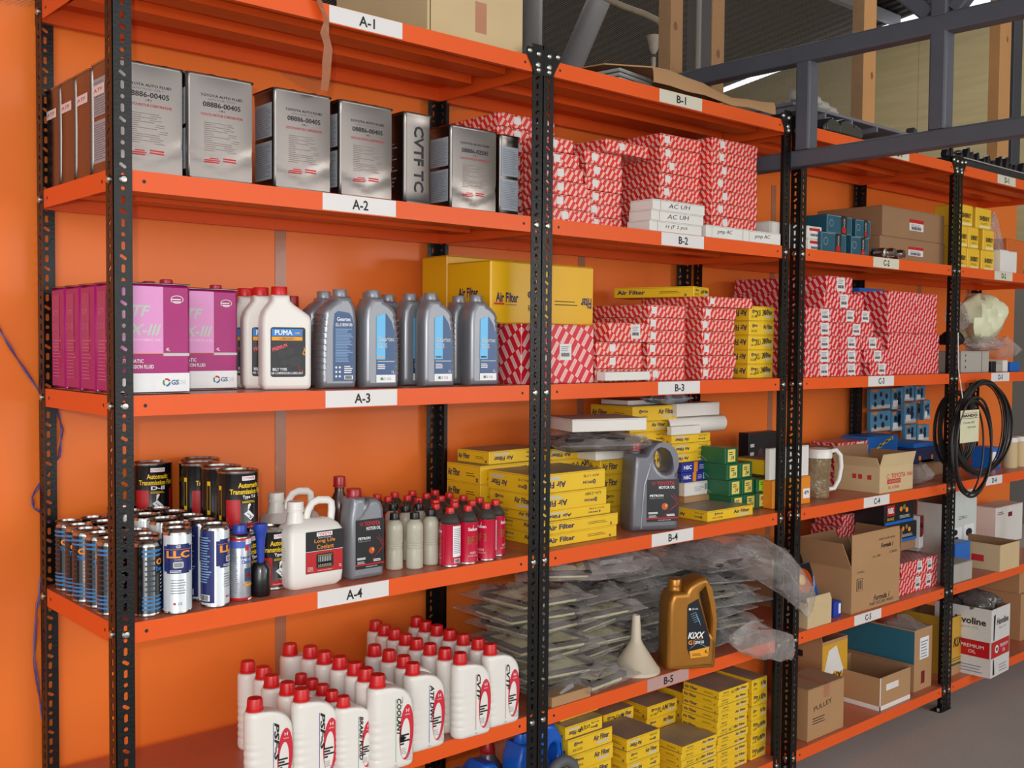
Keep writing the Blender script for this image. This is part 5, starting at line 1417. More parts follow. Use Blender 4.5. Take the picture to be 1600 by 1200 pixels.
def pouch(w, d, h, seed, m=FILM, n=14, flare=.15, amp=.12):
    """crumpled film pouch, closed surface"""
    rr = random.Random(seed); b = MB(); top = []; bot = []
    ph = [rr.uniform(0, 6) for _ in range(6)]
    for i in range(n+1):
        ra = []; rb = []
        for j in range(n+1):
            u_, v_ = i/n, j/n; e = min(u_, 1-u_, v_, 1-v_)*2; k = min(1, e*3)**.6
            wob = amp*h*(math.sin(u_*11+ph[0]+3*v_)+math.sin(v_*13+ph[1]-4*u_)+.7*math.sin((u_+v_)*23+ph[2]))+rr.uniform(-.05, .05)*h
            ex = flare*w*(.5-u_)*-1*(1-k)+rr.uniform(-.006, .006); ey = flare*d*(v_-.5)*(1-k)+rr.uniform(-.006, .006)
            x_, y_ = u_*w+ex, v_*d+ey
            ra.append(b.vert((x_, y_, max(.002, h*(.5+.5*k)+wob*k)))); rb.append(b.vert((x_, y_, max(0, (h*.5*(1-k)-.004)))) if k < .99 else b.vert((x_, y_, 0)))
        top.append(ra); bot.append(rb)
    for i in range(n):
        for j in range(n):
            b.face([top[i][j], top[i+1][j], top[i+1][j+1], top[i][j+1]], m, True); b.face([bot[i][j], bot[i][j+1], bot[i+1][j+1], bot[i+1][j]], m, True)
    for i in range(n):
        b.face([bot[i][0], bot[i+1][0], top[i+1][0], top[i][0]], m, True); b.face([bot[i+1][n], bot[i][n], top[i][n], top[i+1][n]], m, True)
        b.face([bot[0][i+1], bot[0][i], top[0][i], top[0][i+1]], m, True); b.face([bot[n][i], bot[n][i+1], top[n][i+1], top[n][i]], m, True)
    return b
b = pouch(.29, .19, .050, 5); o = b.build('film_wrap', fr_, (-.012, -.010, -.002))
carton('white_carton', 'flat white carton on top of the wrapped dark filter, corner towards us', 'carton', x5-.165, .165, z4+.318, .27, .20, .040, WCARD, -.30)
# rear stacks right of it
def ystack(tag_, x0, w, y, d, zs, z0, styles='a', grp=gY4, hands=(), sl='c'):
    z = z0
    for i, h in enumerate(zs):
        ybox('yellow carton, %s of the stack %s' % ('bottom one' if i == 0 else 'top one' if i == len(zs)-1 else ORD[i]+' up', tag_), x0+random.uniform(-.003, .003), y+random.uniform(0, .004), z, w, d, h-.0006,
             sf=styles[i % len(styles)], sl=sl, hand=hands[i] if i < len(hands) else None, group=grp); z += h
    return z
x7 = X(985, .26, 700); zt7 = ystack('behind the grey jug, rear row', x7, .20, .262, .17, [.055, .055, .05, .045, .045, .040, .040], z4, 'aab')
xx = X(985, .22, 650)
ybox('yellow carton with bold lettering crowning the rear stack behind the grey jug', x7-.012, .24, zt7, .235, .20, .052, rz=.0, group=gY4)
carton('white_carton', 'thin white wedge-ended carton on the crowning yellow carton', 'carton', x7+.03, .30, zt7+.0525, .20, .13, .016, WCARD, 0)
x8 = X(1064, .20, 700)
zz = z4
BX = carton('kraft_carton', 'small brown carton right of the grey jug under a white parcel', 'carton', X(1070, .20, 770), .20, z4, .165, .14, .058, CARD)
def wsm(b, w, d, h): g = face_frame('F', w, d, h); b.lines(g, w*.35, h*.3, w*.7, h*.7, 4, GREYP, 2, .3); b.rect(g, w*.72, h*.35, w*.80, h*.8, GREYP); b.text(g, 'HDK', w*.9, h*.5, h*.25, mat('blue_print', 0), w=w*.09)
carton('parcel', 'small white paper parcel on the brown carton right of the grey jug', 'parcel', X(1070, .20, 750), .20, z4+.0585, .155, .13, .048, WCARD, prints=wsm)
def blp(b, w, d, h):
    g = face_frame('F', w, d, h); b.text(g, 'NBC', w*.2, h*.5, h*.4, WHITE, w=w*.28, bold=.03); b.rect(g, w*.42, 0, w*.56, h, ORC); b.lines(g, w*.62, h*.25, w*.8, h*.75, 3, SILV, 4, .4); b.rect(g, w*.84, h*.2, w*.97, h*.8, WHITE)
carton('blue_carton', 'dark blue carton with orange band, lower of two by the jug', 'carton', X(1066, .21, 730), .21, z4+.107, .14, .13, .034, BLU, prints=blp, group='dark blue cartons by the grey jug')
carton('blue_carton', 'dark blue carton with orange band, upper of two by the jug', 'carton', X(1066, .21, 715), .21, z4+.1415, .155, .13, .036, BLU, prints=blp, group='dark blue cartons by the grey jug')
zt8 = ystack('on the dark blue cartons, print upside down', x8-.03, .215, .215, .19, [.034, .034, .032], z4+.178, 'b')
# white paper rolls and boxes on top
rl = empty('paper_roll', (x8-.02, .26, zt8+.030), -.06, 'white rolled paper sheet lying on the yellow cartons', 'paper roll')
b = MB(); b.lathe([(.030, 0), (.030, .30)], WCARD, 20, axis='x', caps=False); b.lathe([(.027, .30), (.027, 0)], WCARD, 20, axis='x', caps=False); b.lathe([(.027, 0), (.030, 0)], WCARD, 20, axis='x', caps=False); b.lathe([(.030, .30), (.027, .30)], WCARD, 20, axis='x', caps=False); b.build('rolled_sheet', rl)
carton('white_carton', 'long white carton lying on the white paper roll', 'carton', x8+.0, .22, zt8+.062, .235, .075, .046, WCARD, -.02)
carton('white_carton', 'flat white carton sticking out at the left of the paper roll', 'carton', x8-.045, .205, zt8+.0, .16, .022, .030, WCARD, 0)
g_ = pouch(.16, .09, .035, 31, mat('grey_glove_film', (150, 158, 168), .35, alpha=.95)); o = g_.build('plastic_glove', None, (x8-.07, .21, zt8+.110), .15); tag(o, 'crumpled grey plastic glove bag on the white cartons', 'glove bag')
# green cartons with yellow stickers
def green(lab, x, y, z, w, d, h, n=1, m2=YST, gr='green cartons with yellow stickers'):
    r = carton('green_carton', lab, 'carton', x, y, z, w, d, h, GRN, 0, gr)
    b = MB(); fl = face_frame('L', w, d, h); b.scrawl(fl, [(d*.1, h*.9), (d*.5, h*.1)], SILV, .0012); b.scrawl(fl, [(d*.2, h*.95), (d*.6, h*.1)], SILV, .0006); b.build('printed_stripe', r)
    o = sticker(r, face_frame('F', w, d, h), w*.2, h*.12, w*.8, h*.88, m2, bar=False); b = MB(); fr = face_frame('F', w, d, h, .0016)
    b.lines(fr, w*.28, h*.55, w*.7, h*.8, 2, mat('brown_fine_print', 0), 2, .4); b.text(fr, '24', w*.55, h*.36, h*.24, FELT, shear=.3); b.build('sticker_writing', r)
    return r
gx = X(1146, .10, 760)-.008; gw = .072; gh = .058
for j, (n, off) in enumerate(((3, 0), (3, -.012), (2, -.022), (1, -.03))):
    for i in range(n):
        last = (j == 1 and i == 2)
        green('green carton with %s sticker, %s row up, %s from the left' % ('lime' if last else 'yellow', ORD[j], ORD[i]), gx+off+(gw+.003)*i+(.012 if last else 0), .10+.003*j, z4+gh*j, gw, .20, gh-.0006 if not last else .05,
              m2=mat('lime_sticker', (150, 220, 40), .5) if last else YST)
carton('yellow_box', 'small yellow box with a white sticker beside the upper green cartons', 'box', gx+.215, .12, z4+gh*2, .085, .14, .055, YEL, prints=lambda b, w, d, h: b.rect(face_frame('F', w, d, h), w*.4, h*.05, w*.9, h*.7, WHITE))
def dk(b, w, d, h): g = face_frame('F', w, d, h); b.shape(g, [(w*.40+w*.14*math.cos(k*PI/6), h*.45+h*.3*math.sin(k*PI/6)) for k in range(12)], mat('dark_brown_print', (70, 52, 50), .5)); b.lines(g, w*.05, h*.5, w*.2, h*.9, 3, SILV, 3, .4)
carton('dark_picture_box', 'dark picture box behind the green cartons by the second double post', 'box', X(1170, .33, 690), .33, z4, .20, .05, on_y(1170, 677, .33)[1]-z4, BKC, prints=dk)
# single box and big jug at the front
x9 = X(1067, .02, 800)
ybox('single flat yellow carton with dusty grey lid lying at the shelf front', X(1113, .012, 800), .030, z4, X(1182, .015, 795)-X(1113, .012, 800), .175, .036, sf='a', sl='b', group=None)
def big_jug():
    w, d, H = .168, .105, .286
    r = empty('engine_oil_jug', (X(983, .006, 760), .006, z4), 0, 'dark silver four-litre engine oil jug with red cap and looped handle', 'jug')
    sx, sz = w/.168, 1
    outer = [(.006, 0), (w-.008, 0), (w, .010), (w+.001, .10), (w, .160), (w-.002, .200), (w-.009, .240), (w-.022, .266), (w-.045, .282), (w-.068, .286), (w-.090, .280), (w-.105, .264), (w-.112, .250), (.050, .246), (.012, .246), (.008, .20), (.002, .12), (0, .02)]
    hole = [(w-.052+.030*math.cos(t)-.006*math.sin(t), .226+.040*math.sin(t)) for t in [k*2*PI/16 for k in range(16)]]
    # the hole is tear-shaped: pointed toward the top left
    b = MB(); b.rprism(outer, [hole[::-1]], 0, d, .018, DGPLA, 4)
    b.build('jug_body', r)
    b = MB(); b.lathe([(.022, 0), (.020, .006), (.023, .010), (.023, .014)], DGPLA, 22, cx=.032, cy=d/2, org=(0, 0, .244)); b.build('neck', r)
    capgeo(.0235, .024, DRED, .257, cx=.032, cy=d/2).build('cap', r)
    b = MB(); b.tube([(.036, .002, .01), (.040, -.0004, .09), (.046, -.0004, .15), (.062, -.0002, .20), (.076, .004, .235)], .003, GPLA, 6); b.build('body_ridge', r)
    engine_label(r, w*.32, .030, w*.985, .165, w, d)
big_jug()
# ------------------------------------------------------------------ third rack
z2, z3, z4, z5, z6 = SZ[2], SZ[3], SZ[4], SZ[5], SZ[6]
# third shelf: long red cartons
gC = 'red cartons on the third shelf of the third rack'; hC = .0514
def lbl(row, c): return 'red patterned carton, %s row from the bottom, %s' % (ORD[row], c)
def rc(lab, x0, x1, z, h, d=.42, y=.02, st=.35, m=RB, grp=gC):
    r = rbox(lab, x0+.001, y, z, x1-x0-.003, d, h-.0007, st=None, m=m, group=grp)
    w = x1-x0
    if st is not None: sticker(r, face_frame('F', w, d, h), w*st, h*.10, w*st+min(.055, w*.5), h*.92)
    return r
for i in range(5): rc(lbl(i, 'leftmost beside the second double post'), 2.545, 2.775, z3+hC*i, hC, st=.42)
rc('red patterned carton, long one just under the topmost of the left pile', 2.655, 2.935, z3+hC*5, .060, st=.38, y=.015)
rc('red patterned carton, topmost of the left pile', 2.668, 2.850, z3+hC*5+.060, .062, st=.38, y=.015)
for row, spans in enumerate((((2.778, 2.93), (3.0, 3.17)), ((2.778, 2.93), (2.955, 3.155)), ((2.778, 2.925), (2.928, 3.09)), ((2.778, 3.02),), ((2.778, 2.885), (2.888, 3.0)))):
    for k, (a, c) in enumerate(spans): rc(lbl(row, 'middle column' if k == 0 else 'right-middle column'), a, c, z3+hC*row, hC, st=.35)
for a, c, z, h, lab in ((3.18, 3.40, z3, .173, 'lower left'), (3.403, 3.612, z3, .173, 'lower right'), (3.17, 3.40, z3+.1735, .170, 'upper left'), (3.403, 3.585, z3+.1735, .168, 'upper right')):
    rc('tall red patterned carton, %s of the four at the right end' % lab, a, c, z, h, st=None, y=.045, d=.38, m=RB, grp='tall red cartons on the third rack')
carton('blue_carton', 'blue and white carton lying on the tall red cartons under the shelf', 'carton', 3.22, .20, z3+.3442, .20, .15, .018, SKY)
# second shelf: small parts boxes
def hp(b, w, d, h): g = face_frame('F', w, d, h); b.rect(g, w*.12, h*.12, w*.88, h*.62, PAPER); b.rect(g, w*.12, h*.62, w*.88, h*.85, REDC); b.barcode(face_frame('F', w, d, h, .0012), w*.2, h*.2, w*.8, h*.4)
x0, w, zt = FB(1262, 1284, 352, .055); hh = (zt-z2)/2
for i, s in enumerate(('lower', 'upper')): carton('parts_box', 'small white box with red label, %s of two beside the second double post' % s, 'box', x0+(.006 if i == 0 else 0), .055, z2+hh*i, w-.01*(1-i), .09, hh-.0006, WCARD, prints=hp, group='small white and red boxes')
def tp(b, w, d, h):
    g = face_frame('F', w, d, h); g2 = face_frame('F', w, d, h, .0012); b.rect(g, w*.56, 0, w*.80, h, INK); b.rect(g2, w*.60, h*.10, w*.76, h*.36, REDC); b.text(g2, 'NOK', w*.68, h*.65, h*.16, SILV, rot=PI/2)
    b.scrawl(g, [(w*.18+h*.18*math.cos(k*PI/6), h*.55+h*.18*math.sin(k*PI/6)) for k in range(13)], SILV, .0006)
    q = [(w*.02, h*.05), (w*.98, h*.05), (w*.98, h*.95), (w*.02, h*.95), (w*.02, h*.05)]; b.scrawl(g, q, SILV, .0005)
for (uL, uR, vT, vB, y, s) in ((1283, 1322, 377, 0, .04, 'lower left'), (1330, 1357, 380, 0, .05, 'lower right'), (1292, 1331, 351, 0, .06, 'upper left'), (1337, 1360, 352, 0, .07, 'upper right')):
    x0, w, zt = FB(uL, uR, vT, y); zb = z2 if 'lower' in s else z2+.0775
    top = z2+.077 if 'lower' in s else zb+.072
    carton('bearing_box', 'teal printed box, %s of four beside the silver cartridges' % s, 'box', x0, y, zb, w, .10, top-zb, TEAL, prints=tp, group='teal bearing boxes')
for i, (u, y) in enumerate(((1364, .05), (1376, .03), (1390, .04))):
    r = empty('cartridge', (X(u, y, 395), y, z2+.020), .12*i-.1, 'short silver cartridge lying down, %s of three left of the brown cartons' % ORD[i], 'cartridge', 'silver cartridges')
    b = MB(); b.lathe([(.010, -.004), (.012, 0), (.0185, .004), (.0185, .050), (.016, .055), (.016, .060), (.006, .062)], TINE, 16, axis='y'); b.build('cartridge_body', r)
    b = MB(); b.lathe([(.0055, -.012), (.0055, -.004)], ZINC, 10, axis='y'); b.build('tip', r)
carton('white_paper_box', 'small cream box behind the silver cartridges', 'box', X(1372, .12, 385), .12, z2, .07, .06, .045, WCARD, .3)
def bp(b, w, d, h):
    g = face_frame('F', w, d, h); g2 = face_frame('F', w, d, h, .0012); b.rect(g, w*.42, h*.30, w*.65, h*.66, PAPER); b.rect(g2, w*.42, h*.56, w*.65, h*.68, REDC); b.barcode(g2, w*.45, h*.33, w*.62, h*.44); b.lines(g2, w*.45, h*.46, w*.62, h*.54, 2, GREYP, 3, .4)
x0, w, zt = FB(1375, 1476, 370, .055); h1 = on_y(1375, 367, .055)[1]-z2
x1 = X(1476, .055, 380)
carton('kraft_carton', 'plain brown carton with red and white sticker, lower of two', 'carton', x0, .055, z2, x1-x0, .30, h1, CARDD, prints=bp, group='brown cartons with red and white stickers')
xu = X(1379, .055, 330); carton('kraft_carton', 'plain brown carton with red and white sticker, upper of two', 'carton', xu, .055, z2+h1+.0006, x1-xu-.01, .30, on_y(1379, 320, .055)[1]-z2-h1, CARDD, prints=bp, group='brown cartons with red and white stickers')
# fourth shelf
wp = carton('white_board', 'white board panel standing on an orange box between the double posts', 'panel', X(1203, .065, 700), .065, z4+.105, X(1264, .065, 700)-X(1203, .065, 700), .02, .115, WCARD)
def op(b, w, d, h): g = face_frame('F', w, d, h); b.rect(g, w*.80, h*.2, w*.98, h*.55, WHITE); b.text(face_frame('F', w, d, h, .0012), '479', w*.89, h*.4, h*.14, INK, w=w*.12, bold=.02); b.lines(g, w*.35, h*.3, w*.6, h*.8, 5, MAR, 3, .3)
carton('orange_box', 'orange box under the white board between the double posts', 'box', X(1207, .06, 770), .06, z4, X(1266, .06, 770)-X(1207, .06, 770), .12, .104, ORC, prints=op)
pt = empty('pitcher', (X(1278, .12, 760), .12, z4), -.5, 'clear plastic pitcher with white lid and white handle', 'pitcher')
b = MB(); b.lathe([(.038, 0), (.042, .004), (.048, .15), (.050, .16)], film('pitcher_plastic', (170, 150, 110), .45), 24); b.build('pitcher_body', pt)
b = MB(); b.lathe([(.052, .158), (.052, .182), (.046, .192), (.02, .196)], WPLA, 24); b.build('lid', pt)
b = MB(); b.tube([(.046, 0, .180), (.075, 0, .186), (.095, 0, .165), (.099, 0, .12), (.090, 0, .07), (.070, 0, .035), (.045, 0, .032)], .009, WPLA, 10); b.build('handle', pt)
carton('kraft_carton', 'brown carton behind the clear pitcher', 'carton', X(1281, .26, 720), .26, z4, .16, .16, .17, CARDD)
for i, (uL, uR, vT, y, lab) in enumerate(((1300, 1352, 735, .27, 'bottom'), (1301, 1354, 705, .27, 'middle'), (1308, 1354, 676, .27, 'top'))):
    zz = z4+.062*i; r = rc('red patterned carton in clear wrap, %s one behind the opened carton' % lab, X(uL, .25, vT), X(uR, .25, vT), zz, .061, st=.6 if i == 2 else None, y=.24, d=.14, m=RB, grp='wrapped red cartons behind the opened carton')
def bl(b, w, d, h):
    g = face_frame('F', w, d, h); P0 = [(.20, .05), (.42, .38), (.62, .62), (.80, .80)]
    for (p, q) in P0: b.shape(g, [(w*p+h*.16*math.cos(k*PI/5), h*q+h*.13*math.sin(k*PI/5)) for k in range(10)], YP_)
    for (p, q), (p2, q2) in zip(P0, P0[1:]): b.scrawl(g, [(w*p, h*q), (w*p2, h*q2)], YP_, h*.06)
carton('blue_picture_box', 'blue box with a yellow part pictured, behind the opened carton', 'box', X(1356, .26, 690), .26, z4+.125, .26, .13, .070, SKY, prints=bl)
carton('kraft_carton', 'brown carton supporting the blue picture box', 'carton', X(1356, .26, 690)-.01, .26, z4, .27, .14, .1245, CARDD)
carton('blue_carton', 'dark blue carton, upper of two right of the blue picture box', 'carton', X(1428, .22, 700), .22, z4+.105, .20, .16, .045, SKY, group='dark blue flat cartons')
carton('blue_carton', 'navy flat carton under the upper blue one beside the hoses', 'carton', X(1430, .22, 720), .22, z4+.078, .20, .16, .0265, BLU, group='dark blue flat cartons')
carton('kraft_carton', 'small brown carton with white sticker under the blue cartons', 'carton', X(1437, .20, 740), .20, z4, .13, .18, .0775, CARDD, prints=lambda b, w, d, h: b.rect(face_frame('F', w, d, h), w*.3, h*.35, w*.65, h*.7, PAPER))
o = pouch(.20, .14, .07, 77).build('plastic_bag', None, (X(1430, .05, 760), .05, z4+.001), .1); tag(o, 'clear plastic bag of parts right of the opened carton', 'plastic bag')
# opened shipping cartons
def flapbox(name, lab, x, y, z, w, d, h, m, rz=0, flaps=None, prints=None, mi=None, t=.004):
    """open-topped carton with real wall thickness; flaps: {side: (length, angle from vertical outwards)}"""
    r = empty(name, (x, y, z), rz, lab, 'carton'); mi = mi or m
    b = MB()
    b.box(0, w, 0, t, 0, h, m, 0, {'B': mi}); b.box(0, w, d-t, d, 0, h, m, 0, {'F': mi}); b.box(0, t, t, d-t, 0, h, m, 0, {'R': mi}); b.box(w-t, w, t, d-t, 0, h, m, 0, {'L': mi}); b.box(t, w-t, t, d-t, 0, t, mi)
    b.build('carton_body', r)
    for k, (L, a) in (flaps or {}).items():
        b = MB(); dx, dz = math.sin(a)*L, math.cos(a)*L; q = .003
        if k == 'F': P = [(0, 0, h), (w, 0, h), (w-q, -dx, h+dz), (q, -dx, h+dz)]; n = (0, t*.6, 0)
        if k == 'B': P = [(w, d, h), (0, d, h), (q, d+dx, h+dz), (w-q, d+dx, h+dz)]; n = (0, -t*.6, 0)
        if k == 'L': P = [(0, d, h), (0, 0, h), (-dx, q, h+dz), (-dx, d-q, h+dz)]; n = (t*.6, 0, 0)
        if k == 'R': P = [(w, 0, h), (w, d, h), (w+dx, d-q, h+dz), (w+dx, q, h+dz)]; n = (-t*.6, 0, 0)
        o_ = [b.vert(p) for p in P]; i_ = [b.vert(tuple(Vector(p)+Vector(n)+Vector((0, 0, .001)))) for p in P]
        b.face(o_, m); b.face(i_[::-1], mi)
        for j in range(4): jj = (j+1) % 4; b.face([o_[jj], o_[j], i_[j], i_[jj]], m)
        b.build('flap', r)
    if prints: b = MB(); prints(b, w, d, h); b.build('printed_marks', r)
    return r
def toy(b, w, d, h):
    g = face_frame('F', w, d, h); RI = mat('rust_red_ink', (196, 50, 56), .5)
    b.text(g, 'TOYOTA', w*.55, h*.62, .020, RI, w=w*.42, bold=.02); b.text(g, 'BBB', w*.90, h*.62, .014, RI, w=w*.16); b.scrawl(g, [(w*.24+.011*math.cos(k*PI/6), h*.62+.009*math.sin(k*PI/6)) for k in range(13)], RI, .001)
    b.rect(g, w*.22, h*.32, w*.62, h*.50, RI); b.text(face_frame('F', w, d, h, .0013), 'GENUINE PARTS', w*.42, h*.41, .010, CARDL, w=w*.34); b.text(g, 'BL 67580', w*.42, h*.18, .013, RI, w=w*.32)
    l = face_frame('L', w, d, h)
    for k, q in enumerate((.45, .58, .78)): b.shape(l, [(d*q-.009, h*.5), (d*q+.009, h*.5), (d*q+.009, h*.68), (d*q-.009, h*.68)], RI); 
x0, yF = X(1374, .02, 770), .02
flapbox('opened_carton', 'opened pale carton with red lettering at the front of the shelf', x0, .02, z4, X(1426, .02, 760)-x0, .205, .105, CARDL, 0, {'F': (.055, .25), 'L': (.045, .5), 'B': (.07, .12), 'R': (.05, .35)}, toy, CARDD)
# blister packs hung at the back
def blister(lab, u0, u1, v0, v1, y, wide):
    x0, za = on_y(u0, v0, y); x1, _ = on_y(u1, v0, y); zb = on_y(u0, v1, y)[1]; w, h = x1-x0, za-zb
    r = empty('blister_pack', (x0, y, zb), 0, lab, 'parts pack', 'blue parts packs hanging on the back')
    b = MB(); b.box(0, w, 0, .022, 0, h, mat('pale_blue_pack', (84, 142, 178), .35), .002); b.build('pack', r)
    b = MB(); g = face_frame('F', w, .022, h); b.rect(g, w*.03, h*.02, w*.97, h*.20, SILV); b.rect(g, w*.06, h*.84, w*.34, h*.95, ORC)
    for (p, q, s) in (((.22, .62, .15), (.5, .72, .13), (.78, .62, .14), (.22, .24, .13), (.60, .30, .16)) if wide else ((.3, .62, .16), (.62, .70, .15), (.6, .42, .2))):
        b.shape(g, [(w*p+min(w, h)*s*math.cos(k*PI/5), h*q+min(w, h)*s*math.sin(k*PI/5)) for k in range(10)], mat('navy_black_print', (28, 32, 52), .4))
    if not wide: b.rect(face_frame('F', w, .022, h, .0012), w*.08, h*.12, w*.5, h*.42, WHITE)
    b.build('picture_print', r)
for i, (a, c, e, f, y, wd) in enumerate(((1361, 1392, 608, 640, .44, 1), (1361, 1392, 643, 675, .44, 1), (1394, 1412, 606, 640, .44, 0), (1394, 1412, 643, 674, .44, 0), (1413, 1429, 602, 627, .44, 0), (1431, 1446, 603, 627, .44, 0),
                                         (1414, 1432, 630, 662, .40, 0), (1433, 1442, 631, 657, .44, 0), (1444, 1454, 625, 656, .40, 0), (1415, 1432, 664, 690, .42, 0), (1434, 1452, 664, 690, .42, 0))):
    blister('blue picture pack on the back, %s' % ('top left large one', 'lower left large one', 'second column top', 'second column bottom', 'third column top', 'fourth column top', 'third column middle, in front', 'fourth column middle', 'rightmost one', 'third column bottom', 'fourth column bottom')[i], a, c, e, f, y, wd)
hk = empty('hook_rail', (3.1, .455, z3-.075), 0, 'thin black wire rail the blue packs hang from', 'rail'); b = MB(); b.tube([(-.1, 0, 0), (.53, 0, 0)], .003, BPLA, 6); b.build('rail', hk)
# fifth shelf
def f1(b, w, d, h):
    g = face_frame('F', w, d, h); b.text(g, 'Formula 1', w*.62, h*.22, .022, INK, w=w*.34, bold=.02, shear=.3); b.text(g, 'PARTS/CAR WAX', w*.62, h*.10, .013, INK, w=w*.50)
    b.rect(g, w*.10, h*.48, w*.22, h*.76, INK); q = face_frame('F', w, d, h, .0012); b.rect(q, w*.11, h*.49, w*.21, h*.75, CARD); b.rect(face_frame('F', w, d, h, .0016), w*.13, h*.52, w*.15, h*.72, INK); b.rect(face_frame('F', w, d, h, .0016), w*.17, h*.52, w*.19, h*.72, INK)
    b.text(g, '12/300 g', w*.18, h*.90, .009, INK, w=w*.14)
x0 = X(1330, .02, 940); x1 = X(1405, .02, 920)
bigb = flapbox('opened_carton', 'tall opened brown carton with black printing at the front of the fifth shelf', x0, .02, z5, x1-x0, .22, .175, CARD, 0, {'F': (.135, -.02), 'L': (.13, .55), 'B': (.10, .4), 'R': (.12, .2)}, f1, CARDD)
b = MB(); w_ = x1-x0; g = lambda a, q: (a, -.0012+.0027*(q-.175)/.135, q); b.text(g, 'Formula 1', w_*.72, .245, .018, INK, w=w_*.26, bold=.02, shear=.3); b.text(g, 'PARTS/CAR WAX', w_*.72, .272, .008, INK, w=w_*.34); b.text(g, '12 x 300', w_*.50, .208, .009, INK, w=w_*.15); b.text(g, '2 SIDES', w_*.85, .212, .009, INK, w=w_*.16); b.build('flap_print', bigb)
def pad(b, w, d, h):
    g = face_frame('F', w, d, h); g2 = face_frame('F', w, d, h, .0012); b.rect(g, w*.08, h*.45, w*.34, h*.95, REDC); b.text(g2, 'NiBK', w*.21, h*.70, h*.28, WHITE, w=w*.2, bold=.03); b.rect(g, w*.02, h*.02, w*.98, h*.16, SKY)
    for (p, q, c_) in ((.55, .7, ORC), (.75, .62, mat('orange_print', 0)), (.66, .78, mat('olive_print', 0))): b.shape(g2, [(w*p+h*.14*math.cos(k*PI/4), h*q+h*.13*math.sin(k*PI/4)) for k in range(8)], c_)
    b.lines(g2, w*.5, h*.26, w*.9, h*.42, 3, SILV, 3, .4); b.text(g2, 'BRAKE', w*.2, h*.30, h*.13, YP_, w=w*.22)
hp_ = .085
yp = .12
xa = X(1383, yp, 850); xe = X(1432, yp, 840); zl0 = on_y(1383, 853, yp)[1]; zl1 = on_y(1383, 823, yp)[1]; zl2 = on_y(1383, 790, yp)[1]
carton('kraft_carton', 'brown carton under the black brake pad boxes', 'carton', xa-.01, yp, z5+.165, xe-xa, .17, zl0-z5-.1655, CARDD)
carton('kraft_carton', 'brown carton at the shelf floor behind the wrapped red cartons', 'carton', xa-.02, .27, z5, .28, .17, .1645, CARDD)
carton('brake_pad_box', 'black picture box with red badge, lower of the pair on the fifth shelf', 'box', xa, yp, zl0, xe-xa, .17, zl1-zl0-.001, BKC, prints=pad, group='black picture boxes with red badges')
carton('brake_pad_box', 'black picture box with red badge, upper of the pair on the fifth shelf', 'box', xa-.01, yp, zl1, xe-xa-.02, .17, zl2-zl1, BKC, prints=pad, group='black picture boxes with red badges')
yr = .265; xr_ = X(1318, yr, 830); xq = X(1372, yr, 830); za_ = on_y(1318, 838, yr)[1]; zb_ = on_y(1318, 818, yr)[1]; zc_ = on_y(1330, 801, yr)[1]
xr2 = X(1310, .262, 830)
for i_ in range(2):
    rc('red patterned carton, %s of two left of the black boxes' % ('lower', 'upper')[i_], xr2+.03*i_, xr2+.235, on_y(1330, 838, .262)[1]+.050*i_, .050, d=.135, y=.262, st=.72, grp='red cartons left of the black boxes')
carton('kraft_carton', 'brown carton holding up the two red cartons behind the tall opened one', 'carton', xr2+.01, .265, z5, .20, .12, on_y(1330, 838, .262)[1]-.0006-z5, CARDD)
def mrp(b, w, d, h): g = face_frame('F', w, d, h); b.rect(g, 0, h*.35, w, h, MAR); b.lines(g, w*.15, h*.65, w*.85, h*.8, 2, YP_, 3, .5); b.shape(face_frame('F', w, d, h, .0012), [(w*.1, h*.05), (w*.9, h*.05), (w*.95, h*.45), (w*.6, h*.3)], WHITE)
ym = .12; xm = X(1437, ym, 830); zm0 = on_y(1440, 856, ym)[1]; zm1 = on_y(1440, 806, ym)[1]; xm2 = min(X(1470, ym, 830), 3.655)
carton('white_carton', 'low white carton under the maroon and white box', 'carton', xm-.005, ym+.005, z5+.142, xm2-xm, .10, zm0-z5-.1425, GRYC)
carton('maroon_box', 'maroon and white box beside the third double post', 'box', xm, ym, zm0, xm2-xm, .05, zm1-zm0, WCARD, prints=mrp)
for i, (uL, uR, h_, lab) in enumerate(((1404, 1470, .070, 'lower'), (1408, 1472, .066, 'upper'))):
    a = X(uL, .05, 900); c = X(uR, .05, 880)
    r = rc('red patterned carton in clear wrap, %s of two right of the tall opened carton' % lab, a, min(c, 3.655), z5+.0705*i, h_, d=.21, y=.05, st=None, grp='wrapped red cartons beside the tall opened carton', m=RB)
    wq = min(c, 3.655)-a
    for q_ in (.42, .70): sticker(r, face_frame('F', wq, .3, h_), wq*q_, h_*.15, wq*q_+.042, h_*.88)
# left part of the fifth shelf
cb = flapbox('opened_carton', 'small opened tan carton hanging over the shelf edge beside the second double post', X(1266, -.005, 960), .006, z5, X(1303, -.005, 960)-X(1266, -.005, 960), .13, .095, CARDL, 0, {'F': (.02, -.3)}, None, CARDD)
def fire(b, w, d, h):
    g = face_frame('F', w, d, h); b.rect(g, 0, 0, w*.98, h*.98, BKC); g2 = face_frame('F', w, d, h, .0012)
    b.shape(g2, [(w*(.42+.30*math.cos(k*PI/8)), h*(.52+.36*math.sin(k*PI/8))) for k in range(16)], mat('flame_orange_print', (206, 84, 30), .4)); b.shape(face_frame('F', w, d, h, .0018), [(w*(.36+.13*math.cos(k*PI/6)), h*(.55+.16*math.sin(k*PI/6))) for k in range(12)], mat('flame_yellow_print', (246, 210, 120), .4))
    b.shape(g2, [(w*.62, 0), (w*.98, 0), (w*.98, h*.95), (w*.86, h*.95)], SKY); b.text(face_frame('F', w, d, h, .0018), 'FIGHTECS', w*.80, h*.48, .014, WHITE, w=h*.7, rot=1.0, bold=.02)
x0 = X(1251, .15, 910)
